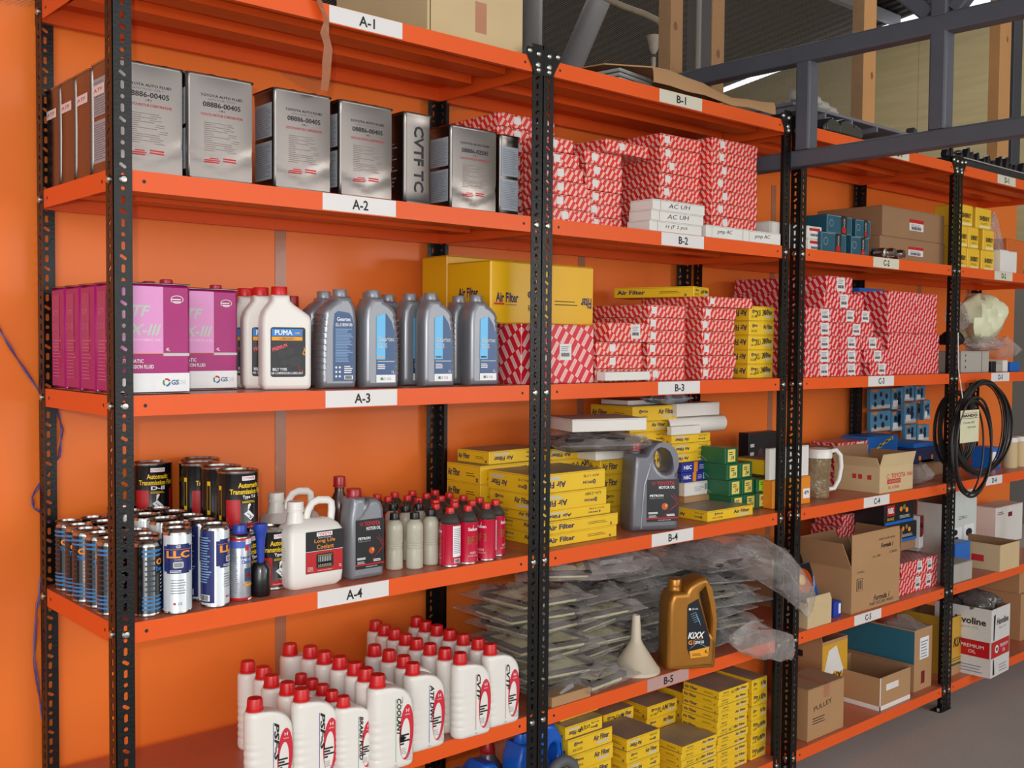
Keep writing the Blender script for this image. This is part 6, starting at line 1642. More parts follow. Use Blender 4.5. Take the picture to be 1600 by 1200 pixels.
r = carton('picture_box', 'black and blue box with a glowing orange picture, leaning back', 'box', x0, .165, z5+.05, .19, .03, .135, SKY, prints=fire); r.rotation_euler = (-.35, 0, 0)
carton('blue_carton', 'dark blue carton under the glowing picture box', 'carton', x0-.01, .16, z5, .17, .10, .049, BLU)
carton('blue_box', 'small blue box with white label at the front left of the tall opened carton', 'box', X(1305, .03, 950), .035, z5, .052, .10, .060, mat('royal_blue_carton', (30, 60, 170), .4), prints=lambda b, w, d, h: b.rect(face_frame('F', w, d, h), w*.6, h*.2, w*.9, h*.85, WHITE))
flapbox('opened_carton', 'opened dim brown carton behind the glowing picture box', x0, .285, z5, .22, .15, .19, CARDD, 0, {'L': (.08, .5), 'F': (.05, .6), 'B': (.06, .3)}, lambda b, w, d, h: b.rect(face_frame('F', w, d, h), w*.1, h*.7, w*.4, h*.9, BLU), CARDD)
# bottom shelf
def kix(b, w, d, h):
    g = face_frame('F', w, d, h); b.rect(g, 0, h*.15, w, h*.95, mat('amber_board_print', (214, 160, 40), .5)); g2 = face_frame('F', w, d, h, .0012)
    b.text(g2, 'KiXX', w*.5, h*.42, .034, INK, w=w*.6, bold=.03, shear=.2); b.shape(g2, [(w*.05, h*.5), (w*.25, h*.85), (w*.55, h*.90), (w*.75, h*.62), (w*.9, h*.42), (w*.5, h*.52), (w*.2, h*.38)], WCARD)
    l = face_frame('L', w, d, h); b.rect(l, d*.3, h*.72, d*.42, h*.82, INK); b.rect(l, d*.5, h*.72, d*.62, h*.82, INK)
x0 = X(1285, .19, 1010)
flapbox('opened_carton', 'amber oil carton with torn front behind the sealed brown one', x0, .19, z6, X(1324, .19, 1010)-x0, .24, on_y(1285, 1005, .19)[1]-z6, CARD, 0, {'L': (.03, .3)}, kix, CARDD)
x0 = X(1262, .02, 1150); carton('kraft_carton', 'sealed brown carton at the left front of the lowest shelf of the third rack', 'carton', x0, .02, z6, X(1318, .02, 1120)-x0, .16, on_y(1266, 1078, .02)[1]-z6, CARD, tape=True,
       prints=lambda b, w, d, h: (b.text(face_frame('F', w, d, h), 'PULLEY', w*.4, h*.62, .018, mat('brown_fine_print', 0), w=w*.5, rot=.1), b.lines(face_frame('F', w, d, h), w*.12, h*.3, w*.5, h*.45, 3, mat('brown_fine_print', 0), 3, .3)))
x0 = X(1374, .02, 1110)
flapbox('opened_carton', 'low open brown tray carton with a white base on the lowest shelf', x0, .02, z6, X(1422, .02, 1080)-x0, .28, .135, CARD, 0, {}, lambda b, w, d, h: (b.rect(face_frame('F', w, d, h), 0, 0, w, h*.14, WCARD), b.rect(face_frame('L', w, d, h), 0, 0, d, h*.14, WCARD), b.rect(face_frame('F', w, d, h), 0, 0, w*.03, h, WCARD), b.rect(face_frame('F', w, d, h), w*.2, h*.55, w*.6, h*.75, WCARD)), CARDD)
x0 = X(1424, .06, 1000); x1 = min(X(1463, .06, 990), 3.61)
def tealp(b, w, d, h): l = face_frame('L', w, d, h); b.rect(l, 0, h*.45, d, h*.98, mat('teal_print', (40, 104, 122), .5)); f = face_frame('F', w, d, h); b.rect(f, w*.3, h*.5, w*.8, h*.85, WHITE); b.lines(face_frame('F', w, d, h, .0012), w*.35, h*.53, w*.75, h*.82, 6, GREYP, 3, .4); b.rect(f, w*.4, h*.1, w*.6, h*.3, MAR)
bb = flapbox('opened_carton', 'large brown carton with a teal side panel filled with plastic bags', x0, .045, z6, x1-x0, .40, on_y(1424, 985, .06)[1]-z6, CARD, 0, {}, tealp, CARDD)
hb_ = on_y(1424, 985, .06)[1]-z6
o = pouch(.10, .30, .06, 91).build('plastic_bag', None, (x0+.02, .07, z6+hb_-.03), 0); tag(o, 'crumpled clear plastic bag in the large brown carton', 'plastic bag')
bu = MB(); bu.lathe([(.01, 0), (.05, .01), (.058, .035), (.04, .062), (.01, .072)], mat('brown_red_plastic', (120, 52, 40), .3), 16); o = bu.build('rust_brown_ball', None, (x0+.065, .22, z6+hb_-.02)); tag(o, 'rust-brown round part in film on the large brown carton', 'car part')
# ------------------------------------------------------------------ lowest shelves: yellow filter cartons
gY6 = 'yellow filter cartons on the lowest shelf'
def ycol(tag_, uL, uR, vT, y, h, d, styles='a', hands=(), z0=None, sl='c', maxx=None):
    x0 = X(uL, y, vT); x1 = X(uR, y, vT-15); z1 = on_y(uL, vT, y)[1]; z0 = z6 if z0 is None else z0
    if maxx: x1 = min(x1, maxx)
    n = max(1, round((z1-z0)/h)); hh = (z1-z0)/n
    for i in range(n):
        k = n-1-i
        pos = 'top one' if k == 0 else '%s from the top' % ORD[k] if k < 10 else 'number %d from the top' % (k+1)
        ybox('yellow carton, %s of the %s' % (pos, tag_), x0+random.uniform(-.002, .003), y+random.uniform(0, .006), z0+hh*i, x1-x0-.006, d-.006, hh-.0006, sf=styles[i % len(styles)], sl=sl,
             hand=hands[k] if k < len(hands) else None, group=gY6)
    return z1, x0, x1
za, xa, xb = ycol('left column beside the blue jug', 889, 960, 1158, .05, .052, .16, 'a')
ybox('yellow carton with scribble, lying on the left column beside the blue jug', xa-.005, .06, za+.0005, X(943, .06, 1130)-xa, .15, .038, sf='b', hand='Alto', group=gY6)
ybox('yellow carton poking out just under the shelf lip at far left', X(876, .10, 1120), .10, za+.0395, .17, .14, .030, sf='b', rz=.03, group=gY6)
zb, xc, xd = ycol('rear column with scribbled top, left of centre', 943, 992, 1118, .225, .046, .20, 'a', hands=('Vitz',))
ycol('front column in the middle with dusty top', 981, 1034, 1157, .055, .040, .16, 'ab')
ycol('rear middle column, a name scribbled on top', 1012, 1060, 1105, .225, .044, .20, 'a', hands=('PLAN', None, None))
ycol('short front column right of the middle', 1066, 1122, 1168, .05, .0262, .165, 'a', hands=(None, None, 'AC-XLi'))
ycol('scribbled rear column right of the middle', 1068, 1112, 1083, .225, .044, .20, 'b', hands=('VHZ', 'VHZ', 'VHZ', 'VHZ'))
ycol('tall column of thin cartons', 1124, 1172, 1082, .05, .0268, .165, 'a', hands=('AC-XU', None, None, None, None, 'AC XLi'))
ycol('rightmost column by the second double post', 1176, 1228, 1063, .05, .050, .20, 'a', hands=(None, 'PLATZ', None, 'Passo', 'Platz', 'Pixis'), maxx=2.392)
ycol('rear column ending under the shelf lip', 1117, 1165, 1054, .258, .050, .17, 'b', maxx=2.34)
# blue jugs, red-capped bottles and hose below the white bottles
BJ = mat('blue_jug_plastic', (24, 92, 190), .32)
def bluejug(lab, x, y, rz=0, h=.30):
    r = empty('coolant_jug', (x, y, z6), rz, lab, 'jug')
    b = MB(); w, d = .19, .082
    outer = [(.005, 0), (w-.008, 0), (w, .012), (w, h*.62), (w-.012, h*.82), (w-.04, h*.93), (w-.08, h*.95), (.075, h*.86), (.07, h*.84), (.02, h*.84), (.004, h*.72), (0, .02)]
    hole = [(w-.048+.020*math.cos(t), h*.72+.028*math.sin(t)) for t in [k*2*PI/14 for k in range(14)]]
    b.rprism(outer, [hole[::-1]], 0, d, .012, BJ, 4); b.build('jug_body', r)
    capgeo(.022, .026, BJ, h*.84, cx=.045, cy=d/2).build('cap', r)
bluejug('blue jug under the white bottles, left of the red-capped bottles', X(712, .10, 1190), .10, h=.30)
bluejug('blue jug behind the double post, left of the yellow cartons', X(885, .055, 1160)-.192, .055, 0, h=(on_y(860, 1130, .06)[1]-z6)/.95)
for i, (u, v, y) in enumerate(((762, 1158, .22), (797, 1174, .20))):
    x = X(u, y, v); zt = on_y(u, v, y)[1]; h = zt-z6
    r = empty('oil_jug', (x, y, z6), 0, 'grey bottle with dull red cap, %s of two below the white bottles' % ('rear left one', 'front right one')[i], 'bottle')
    b = MB(); b.lathe([(.042, 0), (.045, .005), (.045, h*.68), (.038, h*.78), (.021, h*.86), (.020, h*.90)], DGPLA, 22); b.build('bottle_body', r)
    capgeo(.022, h*.12, DRED, h*.885, taper=.85).build('cap', r)
o = pouch(.15, .10, .30, 55).build('plastic_bag', None, (X(800, .28, 1180), .30, z6), 0); tag(o, 'clear plastic bag behind the red-capped bottles on the lowest shelf', 'plastic bag')
hr = empty('grey_hose', (X(878, .012, 1200), .018, z6), 0, 'thick grey hose loop standing at the left of the yellow cartons', 'hose')
cx, cz = X(878, .018, 1225)-X(878, .012, 1200), on_y(878, 1218, .018)[1]-z6
b = MB(); b.tube([(cx+.055*math.cos(t), .0+.0, cz+.055*math.sin(t)) for t in [k*2*PI/24 for k in range(25)]], .016, mat('grey_rubber', (92, 92, 96), .6), 10, caps=False); b.tube([(cx, 0, cz-.055), (cx, .0, .0)], .014, MATS['grey_rubber'], 8); b.build('hose', hr)
# ------------------------------------------------------------------ fifth shelf of the second rack: bagged filters
DKF = mat('dark_filter_frame', (44, 40, 38), .5)
def bagged(lab, x, y, z, w, d, h, rz=0, tx=0, ty=0, seed=1, cream=True, m=FILM, st=True, grp='bagged panel filters', dark=None, fh=None):
    r = empty('bagged_filter', (x, y, z), 0, lab, 'filter', grp); r.rotation_euler = (tx, ty, rz)
    fh = fh or h*.62
    b = MB(); e = .016; Fm = dark or DKF
    b.box(0, w, 0, e, fh*.5, fh, Fm, .004); b.box(0, w, d-e, d, fh*.5, fh, Fm, .004); b.box(0, e, e, d-e, fh*.5, fh, Fm, .003); b.box(w-e, w, e, d-e, fh*.5, fh, Fm, .003); b.build('filter_frame', r)
    b = MB(); n = int((w-2*e)/.008); cm = CREAM if cream else mat('dark_green_fleece', (40, 66, 56), .8)
    prev = None
    for i in range(n+1):
        xx = e+(w-2*e)*i/n; zz = fh*.86-(.005 if i % 2 else 0)
        q = [b.vert((xx, e, zz)), b.vert((xx, d-e, zz))]
        if prev: b.face([prev[0], q[0], q[1], prev[1]], cm)
        prev = q
    b.box(.010, w-.010, .010, d-.010, .003, fh*.5, cm, .004); b.box(e, w-e, e, d-e, fh*.5, fh*.8, cm); b.build('pleated_paper', r)
    if st:
        b = MB(); f = lambda a, q: (a, q, fh*.86+.0012); b.rect(f, w*.35, d*.3, w*.65, d*.55, REDC); b.rect(lambda a, q: (a, q, fh*.86+.002), w*.38, d*.28, w*.68, d*.48, PAPER); b.build('sticker', r)
    pb = pouch(w+.05, d+.03, h, seed, m, n=12, flare=.12, amp=.20); pb.build('film_bag', r, (-.025, -.015, -.001))
    return r
rr = random.Random(5)
xL = X(797, .09, 1000)
places = ['lowest', 'second lowest', 'third from the bottom', 'fourth from the bottom', 'fifth from the bottom', 'sixth from the bottom', 'seventh from the bottom', 'second from the top', 'topmost']
z = z5
for i in range(7):
    off = (.06, .03, .05, .01, .035, .0, .02)[i]
    bagged('bagged filter, %s of the heap behind the first double post' % places[i], 1.185+off*1.6, .076+.012*(i % 3), z+.005, .25+.02*(i % 2), .20, .045, rz=(.02, -.09, .10, -.06, .09, -.05, .06)[i], ty=(.0, .03, .02, .04, .02, .03, .05)[i], seed=i+3, st=i in (3, 6), m=FILM); z += .0445
ztop = z
z = z5
for i in range(6):
    bagged('panel filter in clear film, %s of the heap left of the funnel' % places[i], 1.50+.016*((i*7) % 4), .13+.014*(i % 2), z+.005, .22, .20, .044, rz=(-.08, .10, -.05, .14, -.12, .06)[i], ty=(0, -.02, .0, -.03, -.02, .02)[i], seed=i+23, st=False, cream=i != 5); z += .043
bagged('panel filter with cream pleats and red sticker tilted up at the top left heap', 1.33, .19, ztop+.014, .20, .15, .040, rz=-.6, tx=.26, ty=-.0, seed=41, grp=None, fh=.03)
bagged('dark green bagged filter leaning at the back of the heap', 1.60, .22, z5+.285, .20, .16, .04, rz=-.2, tx=.35, seed=43, cream=False, st=False, grp=None)
# flat brown pack with white paper at the very front
pk = carton('kraft_carton', 'flat brown pack in film with white paper at the front left shelf edge', 'carton', X(862, .006, 1095), .004, z5, .16, .06, .030, CARD, prints=lambda b, w, d, h: b.shape(face_frame('T', w, d, h), [(w*.25, .004), (w*.75, .03), (w*.85, .055), (w*.7, .05), (w*.28, .018)], WHITE))
bagged('panel filter in clear film lying at the shelf edge left of the funnel', X(930, .0, 1080), .008, z5+.002, .17, .12, .05, rz=.10, seed=51, grp=None, fh=.035)
z = z5
for i in range(8):
    bagged('bagged dark filter, %s of the heap right of the gold jug' % places[i], 2.06+.018*((i*5) % 4), .07+.014*((i*3) % 4), z+.005, .25, .24, .042, rz=(.05, -.10, .12, -.06, .09, -.12, .06, 0)[i], ty=(0, .02, .03, .04, .05, .06, .07, .08)[i], seed=i+63, st=False, cream=i in (1, 4), m=FILMD, grp='dark filters in cloudy film'); z += .0415
z = z5
for i in range(7):
    bagged('dark filter in cloudy film, %s of the heap behind the gold jug' % places[i], 1.77+.012*((i*5) % 3), .17+.012*(i % 3), z+.003, .24, .21, .043, rz=(.0, .08, -.06, .03, -.08, .05, .0)[i], seed=i+83, st=False, cream=i == 2, m=FILMD, grp='dark filters in cloudy film'); z += .0425
def sheetbag(lab, pts, seed, m=FILMD):
    """large draped film bag lofted through a row of (x, y, z, width, height) stations"""
    rr = random.Random(seed); b = MB(); secs = []
    for i, (x, y, z, ry, rz_) in enumerate(pts):
        L = []
        for k in range(18):
            a = 2*PI*k/18; q = 1+.16*math.sin(a*3+i*1.3+seed)+.10*math.sin(a*7+i*2.1)+rr.uniform(-.07, .07)
            L.append((x+rr.uniform(-.008, .008), y+ry*math.cos(a)*q, max(z5+.001 if (z > z5+.01 and y > -.02) else z6, z+rz_*math.sin(a)*q)))
        secs.append(L)
    b.loft([s_[::-1] for s_ in secs][::-1], m); o = b.build('plastic_bag'); tag(o, lab, 'plastic bag'); return o
sheetbag('large clear plastic bag spread over the heap right of the gold jug', [(1.93, .20, z5+.34, .03, .02), (2.0, .16, z5+.33, .14, .055), (2.1, .14, z5+.345, .18, .06), (2.2, .13, z5+.33, .19, .065), (2.28, .06, z5+.30, .17, .07), (2.35, -.045, z5+.24, .035, .08), (2.42, -.055, z5+.19, .035, .075), (2.47, -.055, z5+.14, .03, .06), (2.50, -.05, z5+.11, .012, .02)], 3, FILM)
sheetbag('clear plastic bag drooping over the shelf edge before the second double post', [(2.06, -.03, z5+.06, .012, .02), (2.12, -.035, z5+.05, .025, .05), (2.19, -.038, z5+.035, .028, .06), (2.26, -.038, z5+.02, .03, .055), (2.33, -.038, z5+.0, .03, .05), (2.39, -.036, z5-.02, .022, .045), (2.42, -.03, z5-.03, .01, .02)], 8, FILM)
sheetbag('clear plastic bag hanging under the fourth shelf, behind the gold jug', [(1.52, .24, z5+.31, .03, .015), (1.62, .24, z5+.33, .10, .04), (1.74, .22, z5+.335, .13, .045), (1.85, .22, z5+.33, .10, .04), (1.92, .22, z5+.31, .03, .02)], 13, FILMD)
# white funnel standing upside down
fn = empty('funnel', (X(993, .085, 1050), .085, z5), 0, 'off-white plastic funnel standing mouth down at the shelf edge', 'funnel')
FW = mat('stained_white_plastic', (206, 192, 168), .45, vary=.12, scale=14)
b = MB(); b.lathe([(.078, .004), (.079, .0), (.078, .010), (.072, .016), (.026, .085), (.019, .098), (.017, .105), (.0125, .178), (.0105, .182)], FW, 30, caps=False)
b.lathe([(.0085, .182), (.0105, .105), (.015, .097), (.070, .014), (.076, .004)], FW, 30, caps=False); b.lathe([(.0105, .182), (.0085, .182)], FW, 30, caps=False); b.build('cone', fn)
# gold oil jug
def gold_jug():
    w, d, H = .170, .100, .300
    r = empty('engine_oil_jug', (X(1048, .0, 1040), .012, z5), -.50, 'gold four-litre oil jug with slanted handle at the shelf edge', 'jug')
    s = .30/545; f = lambda x, y: ((x-815)*s*.94, (630-y)*s)
    outer = [f(*p) for p in ((822, 630), (1128, 630), (1138, 615), (1145, 330), (1120, 225), (1088, 110), (1072, 92), (1045, 88), (1005, 100), (955, 130), (935, 158), (930, 170), (850, 170), (838, 190), (822, 225), (817, 300), (815, 600))]
    hole = [f(*p) for p in ((1032, 178), (1062, 150), (1072, 158), (1098, 262), (1108, 350), (1104, 420), (1096, 415), (1070, 330), (1034, 205))]
    b = MB(); b.rprism(outer, [hole], 0, d, .016, GOLD, 4); b.build('jug_body', r)
    cx = f(892, 0)[0]; b = MB(); b.lathe([(.026, 0), (.023, .006), (.022, .012)], GOLD, 20, cx=cx, cy=d/2, org=(0, 0, f(0, 172)[1])); b.build('neck', r)
    capgeo(.0235, .026, GOLD, f(0, 155)[1]+.002, cx=cx, cy=d/2).build('cap', r)
    b = MB(); e = .0008; F0 = lambda o_: (lambda p: (f(*p)[0], -o_, f(*p)[1]))
    def poly(pts, m, o_): b.poly([F0(o_)(p) for p in pts], m)
    lab = [(965, 560), (1078, 552), (1094, 505), (1094, 450), (1012, 208), (945, 240), (938, 262), (940, 500)]
    poly(lab, mat('black_blue_label', (18, 24, 34), .3, coat=.3), .0008); poly([(955, 518), (1090, 495), (1080, 552), (965, 560)], mat('amber_print', 0), .0014)
    fr = lambda a, q: (a, -.0019, q); P = lambda x, y: f(x, y)
    b.text(fr, 'KiXX', *P(1000, 424), .021, WHITE, w=.058, bold=.03, shear=.3); b.text(fr, 'G1', *P(968, 466), .015, mat('orange_print', 0), w=.021, bold=.03); b.text(fr, '20W-50', *P(1022, 466), .010, WHITE, w=.031, bold=.02)
    b.text(fr, 'API SL/CF', *P(1016, 448), .004, mat('orange_print', 0), w=.028); b.text(fr, '4L', *P(1068, 524), .011, INK, w=.011, bold=.02); b.lines(fr, P(975, 545)[0], P(0, 545)[1], P(1040, 0)[0], P(0, 528)[1], 2, INK, 3, .4)
    b.text(fr, 'GS Oil', *P(988, 268), .006, WHITE, w=.020); b.shape(fr, [(P(955, 0)[0]+.004*math.cos(k*PI/4), P(0, 268)[1]+.004*math.sin(k*PI/4)) for k in range(8)], WHITE)
    for k in range(5):
        x, y = 985+k*6, 300+k*12; b.scrawl(fr, [P(x-25, y), P(x+10, y-12), P(x+18, y+18)], mat('icy_blue_print', (120, 170, 190), .4), .0007)
    b.scrawl(fr, [P(960, 500), P(1010, 470), P(1080, 500)], mat('icy_blue_print', 0), .0007)
    b.build('front_label', r)
gold_jug()
for o in col.objects:
    if o.get('label', '').startswith('dark silver four-litre'): o.rotation_euler = (0, 0, -.42); o.location.y = .062; o.location.x = X(986, .062, 800)
# ------------------------------------------------------------------ fourth rack
def sh_(b, w, d, h): g = face_frame('F', w, d, h); b.text(g, 'SHERRY', w*.55, h*.50, h*.22, INK, w=w*.66, bold=.04); b.lines(g, w*.3, h*.22, w*.8, h*.32, 2, INK, 3, .3); b.rect(g, w*.18, h*.05, w*.92, h*.16, CREAM)
SY = mat('pale_yellow_print', (232, 186, 44), .4)
rows_ = [((1496, 1511), (1512, 1531), (1534, 1554), 387), ((1497, 1512), (1513, 1529), (1536, 1553), 347), ((1497, 1519), (1524, 1548), 309)]
hS = .098
for i, rw in enumerate(rows_):
    spans = rw[:-1]
    for k, (a, c) in enumerate(spans):
        y = .055+.01*i; x0 = X(a, y, 400); x1 = X(c, y, 400)
        carton('small_filter_box', 'yellow small box with black lettering in film, %s row, %s' % (ORD[i], ('left', 'middle', 'right')[k] if len(spans) == 3 else ('left', 'right')[k]), 'box', x0, y, z2+hS*i, x1-x0-.003, .12, hS-.001, SY, prints=sh_, group='yellow small filter boxes on the fourth rack', c=.004)
o = pouch(.10, .12, .26, 101).build('plastic_bag', None, (X(1555, .14, 400), .15, z2), 0); tag(o, 'clear plastic bag right of the yellow lettered boxes', 'plastic bag')
for i, (a, c) in enumerate(((1563, 1576), (1577, 1592))):
    x0 = X(a, .03, 420); x1 = X(c, .03, 420); carton('white_carton', 'small white upright carton, %s of two near the right edge' % ('left', 'right')[i], 'carton', x0, .03+.01*i, z2, x1-x0-.002, .07, .105, WCARD, group='small white cartons at the right')
x0 = X(1573, .13, 390); carton('orange_box', 'orange carton standing behind the two small white ones', 'box', x0, .13, z2, .20, .12, .185, mat('dull_orange_carton', (206, 104, 40), .5), prints=lambda b, w, d, h: b.lines(face_frame('F', w, d, h), w*.1, h*.3, w*.5, h*.8, 3, REDINK, 3, .3))
# third shelf: pale crumpled plastic sacks on a grey box
def greyp(b, w, d, h):
    l = face_frame('L', w, d, h)
    for q in (.2, .5, .75): b.shape(face_frame('F', w, d, h), [(w*.14-.005, h*q), (w*.14+.006, h*q+.002), (w*.14+.004, h*q+.01), (w*.14-.003, h*q+.01)], INK)
    b.rect(face_frame('F', w, d, h), w*.72, 0, w*.735, h, mat('slit_shadow_board', 0))
x0 = X(1502, .05, 570); x1 = X(1545, .05, 570)
gb = carton('grey_box', 'grey box holding pale crumpled plastic on the third shelf', 'box', x0, .05, z3, x1-x0, .22, .098, GRYC, prints=greyp)
SACK = mat('pale_yellow_sack_plastic', (212, 212, 176), .4, vary=.08, scale=10, bump=.6, bscale=16, coat=.2)
def sack(lab, cx, cy, cz, rx, ry, rz_, seed, m=SACK, nm='plastic_sack', k3=.2):
    rr = random.Random(seed); b = MB(); n, mseg = 22, 16; ph = [rr.uniform(0, 6) for _ in range(8)]; rings = []
    for j in range(mseg+1):
        t = PI*j/mseg; ring = []
        for i in range(n):
            a = 2*PI*i/n
            q = 1+k3*math.sin(3*a+ph[0]+2*t)+.5*k3*math.sin(5*a-3*t+ph[1])+.45*k3*math.sin(9*a+5*t+ph[2])+.25*k3*math.sin(15*a+ph[3]-6*t)
            q = max(.3, q); s_ = math.sin(t)
            ring.append(b.vert((cx+rx*q*s_*math.cos(a), cy+min(ry, ry)*q*s_*math.sin(a), cz-rz_*math.cos(t)*(1+.12*math.sin(4*a+ph[4])*s_))))
        rings.append(ring)
    for j in range(mseg):
        for i in range(n):
            k = (i+1) % n; b.face([rings[j][i], rings[j][k], rings[j+1][k], rings[j+1][i]], m, True)
    o = b.build(nm); tag(o, lab, 'plastic sack'); return o
xs_ = X(1536, .13, 500); sack('large pale yellow crumpled plastic sack above the grey box', xs_, .15, z3+.255, .105, .10, .120, 4)
sack('cloudy plastic bag sagging over the grey box', X(1535, .12, 545), .13, z3+.135, .075, .08, .038, 9, FILMD, 'plastic_bag')
sack('small cloudy bag of parts beside the third double post on the third shelf', X(1506, .16, 480), .19, z3+.26, .045, .05, .07, 19, FILMD, 'plastic_bag')
o = pouch(.12, .09, .05, 111, mat('black_foil', (24, 24, 26), .25)).build('black_foil_bag', None, (X(1499, .04, 520), .05, z3+.125), .2); tag(o, 'glossy black folded part stuck between the pale sack and the grey box', 'car part')
for i, (u, m_, w_, h_) in enumerate(((1549, BKC, .05, .05), (1558, GRYC, .06, .040), (1570, WCARD, .05, .055), (1583, SKY, .10, .045), (1492, SKY, .025, .05))):
    carton('small_box', ('black', 'grey', 'white', 'sky blue', 'tiny blue')[i]+' small box in the row on the third shelf, far right rack', 'box', max(3.70, X(u, .06, 575)), .06+.004*i if i != 4 else .20, z3, w_, .08, h_, m_)
o = pouch(.26, .16, .10, 121).build('plastic_bag', None, (X(1560, .15, 550), .15, z3+.058), .05); tag(o, 'clear plastic bag lying on the small boxes at the far right', 'plastic bag')
# fourth shelf: paper rolls, blue boxes
for i, (u, y) in enumerate(((1578, .10), (1592, .10))):
    r = empty('board_tube', (X(u, y, 720), y, z4), 0, 'brown cardboard tube standing upright, %s of two behind the hoses' % ('left', 'right')[i], 'tube', 'brown cardboard tubes')
    b = MB(); b.lathe([(.034, 0), (.034, .135), (.030, .136)], CARDL, 20, caps=True); b.build('tube_body', r); b = MB(); b.lathe([(.036, .128), (.036, .150), (.028, .152)], WCARD, 20); b.build('lid', r)
carton('sky_blue_box', 'sky blue and white box behind the hoses on the fourth shelf', 'box', X(1549, .12, 740), .12, z4, .10, .10, .105, SKY, prints=lambda b, w, d, h: b.rect(face_frame('F', w, d, h), w*.05, h*.1, w*.45, h*.8, WHITE))
carton('blue_box', 'dark blue box with orange spots behind the hose coils', 'box', 3.72, .20, z4+.06, .33, .12, .07, mat('navy_carton', (32, 42, 84), .4), prints=lambda b, w, d, h: [b.rect(face_frame('F', w, d, h), w*q, h*.2, w*q+.02, h*.5, ORC) for q in (.1, .45, .8)])
carton('kraft_carton', 'brown flat carton behind the hoses under the dark blue box', 'carton', 3.71, .18, z4, .36, .16, .0595, CARDD)
# hoses on the double post
HOSE = mat('black_rubber_belt', (34, 33, 32), .42, vary=.1, scale=20)
def coil(lab, cu, cv, ru, rv, y, n, seed, r_=.0045, fl=1):
    rr = random.Random(seed); cx, cz = on_y(cu, cv, y); sx = X(cu+ru, y, cv)-cx; sz = cz-on_y(cu, cv+rv, y)[1]
    r = empty('belt_coil', (cx, y, cz+sz), 0, lab, 'belt coil', 'black belt coils hanging on the third double post')
    for k in range(n):
        b = MB(); ph = [rr.uniform(0, 6) for _ in range(3)]; a1 = sx*(1+rr.uniform(-.22, .06)); c1 = sz*(1+rr.uniform(-.07, .04)); dy = -rr.uniform(0, .03)
        P = [(a1*math.sin(t)*(1+.03*math.sin(2*t+ph[0])), dy+.004*math.sin(t+ph[1]), -sz+c1*math.cos(t)*1.0+rr.uniform(-.0006, .0006)-(sz-c1)*0) for t in [i*2*PI/40 for i in range(40)]]
        P.append(P[0]); b.tube(P, r_*rr.uniform(.8, 1.2), HOSE, 7, caps=False); b.build('belt', r)
coil('large round coil of black belts behind the slim front loop', 1530, 668, 42, 72, -.03, 18, 2, .0036)
coil('black belt coil partly hidden left of the third double post', 1488, 670, 28, 58, .052, 12, 5, .0042)
coil('slim tall loop of black belt hanging in front with a paper tag', 1513, 698, 29, 76, -.085, 4, 9, .0048)
cx_, cz_ = on_y(1499, 641, -.112)
tg = empty('paper_tag', (cx_, -.118, on_y(1499, 693, -.118)[1]), 0, 'cream paper tag with red and black print on the belts', 'tag')
tw, th_ = X(1528, -.118, 670)-X(1499, -.118, 670), on_y(1499, 642, -.118)[1]-on_y(1499, 693, -.118)[1]
b = MB(); b.box(0, tw, 0, .0012, 0, th_, mat('cream_tag_paper', (216, 212, 176), .5, vary=.06, scale=30), .0004)
g = face_frame('F', tw, .001, th_); b.rect(g, tw*.08, th_*.90, tw*.9, th_*.915, REDINK); b.text(g, 'BANDO', tw*.5, th_*.83, th_*.09, INK, w=tw*.8, bold=.04); b.rect(g, tw*.08, th_*.74, tw*.9, th_*.755, INK)
b.text(g, 'Crown XD', tw*.45, th_*.62, th_*.07, FELT, w=tw*.6, shear=.3); b.text(g, 'Qassim', tw*.6, th_*.47, th_*.07, FELT, w=tw*.45, shear=.3); b.build('tag_sheet', tg)
st_ = MB(); st_.tube([(X(1497, -.02, 520), -.02, on_y(1497, 520, -.02)[1]), (X(1501, -.06, 575), -.05, on_y(1501, 575, -.05)[1]), (X(1504, -.10, 622), -.10, on_y(1504, 622, -.10)[1])], .0022, WPLA, 6); tag(st_.build('cord'), 'thin white cord tying up the black belts', 'cord')
# fifth and lowest shelf of the fourth rack
def comp(b, w, d, h):
    g = face_frame('F', w, d, h); b.rect(g, w*.12, h*.30, w*.48, h*.58, WHITE); b.rect(g, w*.55, h*.30, w*.92, h*.60, WHITE); g2 = face_frame('F', w, d, h, .0012)
    for (p, q, s) in ((.24, .50, .09), (.28, .38, .08), (.73, .46, .12)): b.shape(g2, [(w*p+w*s*math.cos(k*PI/4), h*q+h*s*.6*math.sin(k*PI/4)) for k in range(8)], mat('navy_black_print', 0))
    b.text(g, 'CDH-1', w*.5, h*.74, h*.06, FELT, w=w*.3, shear=.2); b.rect(g, 0, 0, w, h*.14, mat('dark_green_print', (36, 74, 66), .5)); b.shape(g, [(0, h*.14), (w*.12, h*.14), (w*.06, h*.7), (0, h*.9)], mat('dark_green_print', 0))
x0 = X(1507, .16, 830); r = flapbox('opened_carton', 'white and green carton with raised flap and part pictures below the belts', x0, .24, z5, X(1550, .16, 830)-x0, .16, .285, mat('pale_print_board', (206, 214, 208), .45), 0, {'F': (.075, -.02), 'B': (.05, .4)}, comp, CARDD)
x0 = X(1562, .02, 905)-.17
def fbx(b, w, d, h): l = face_frame('L', w, d, h); b.rect(l, d*.55, h*.3, d*.75, h*.55, REDINK)
fb = flapbox('opened_carton', 'tan carton holding a black ribbed part at the end of the shelf', X(1562, -.01, 890), -.01, z5, .21, .30, .125, CARDL, 0, {}, fbx, CARDD)
b = MB(); b.box(0, .10, 0, .20, 0, .085, BPLA, .008)
for k in range(9): b.box(.0, .10, .008+.021*k, .015+.021*k, .085, .093, BPLA, .001)
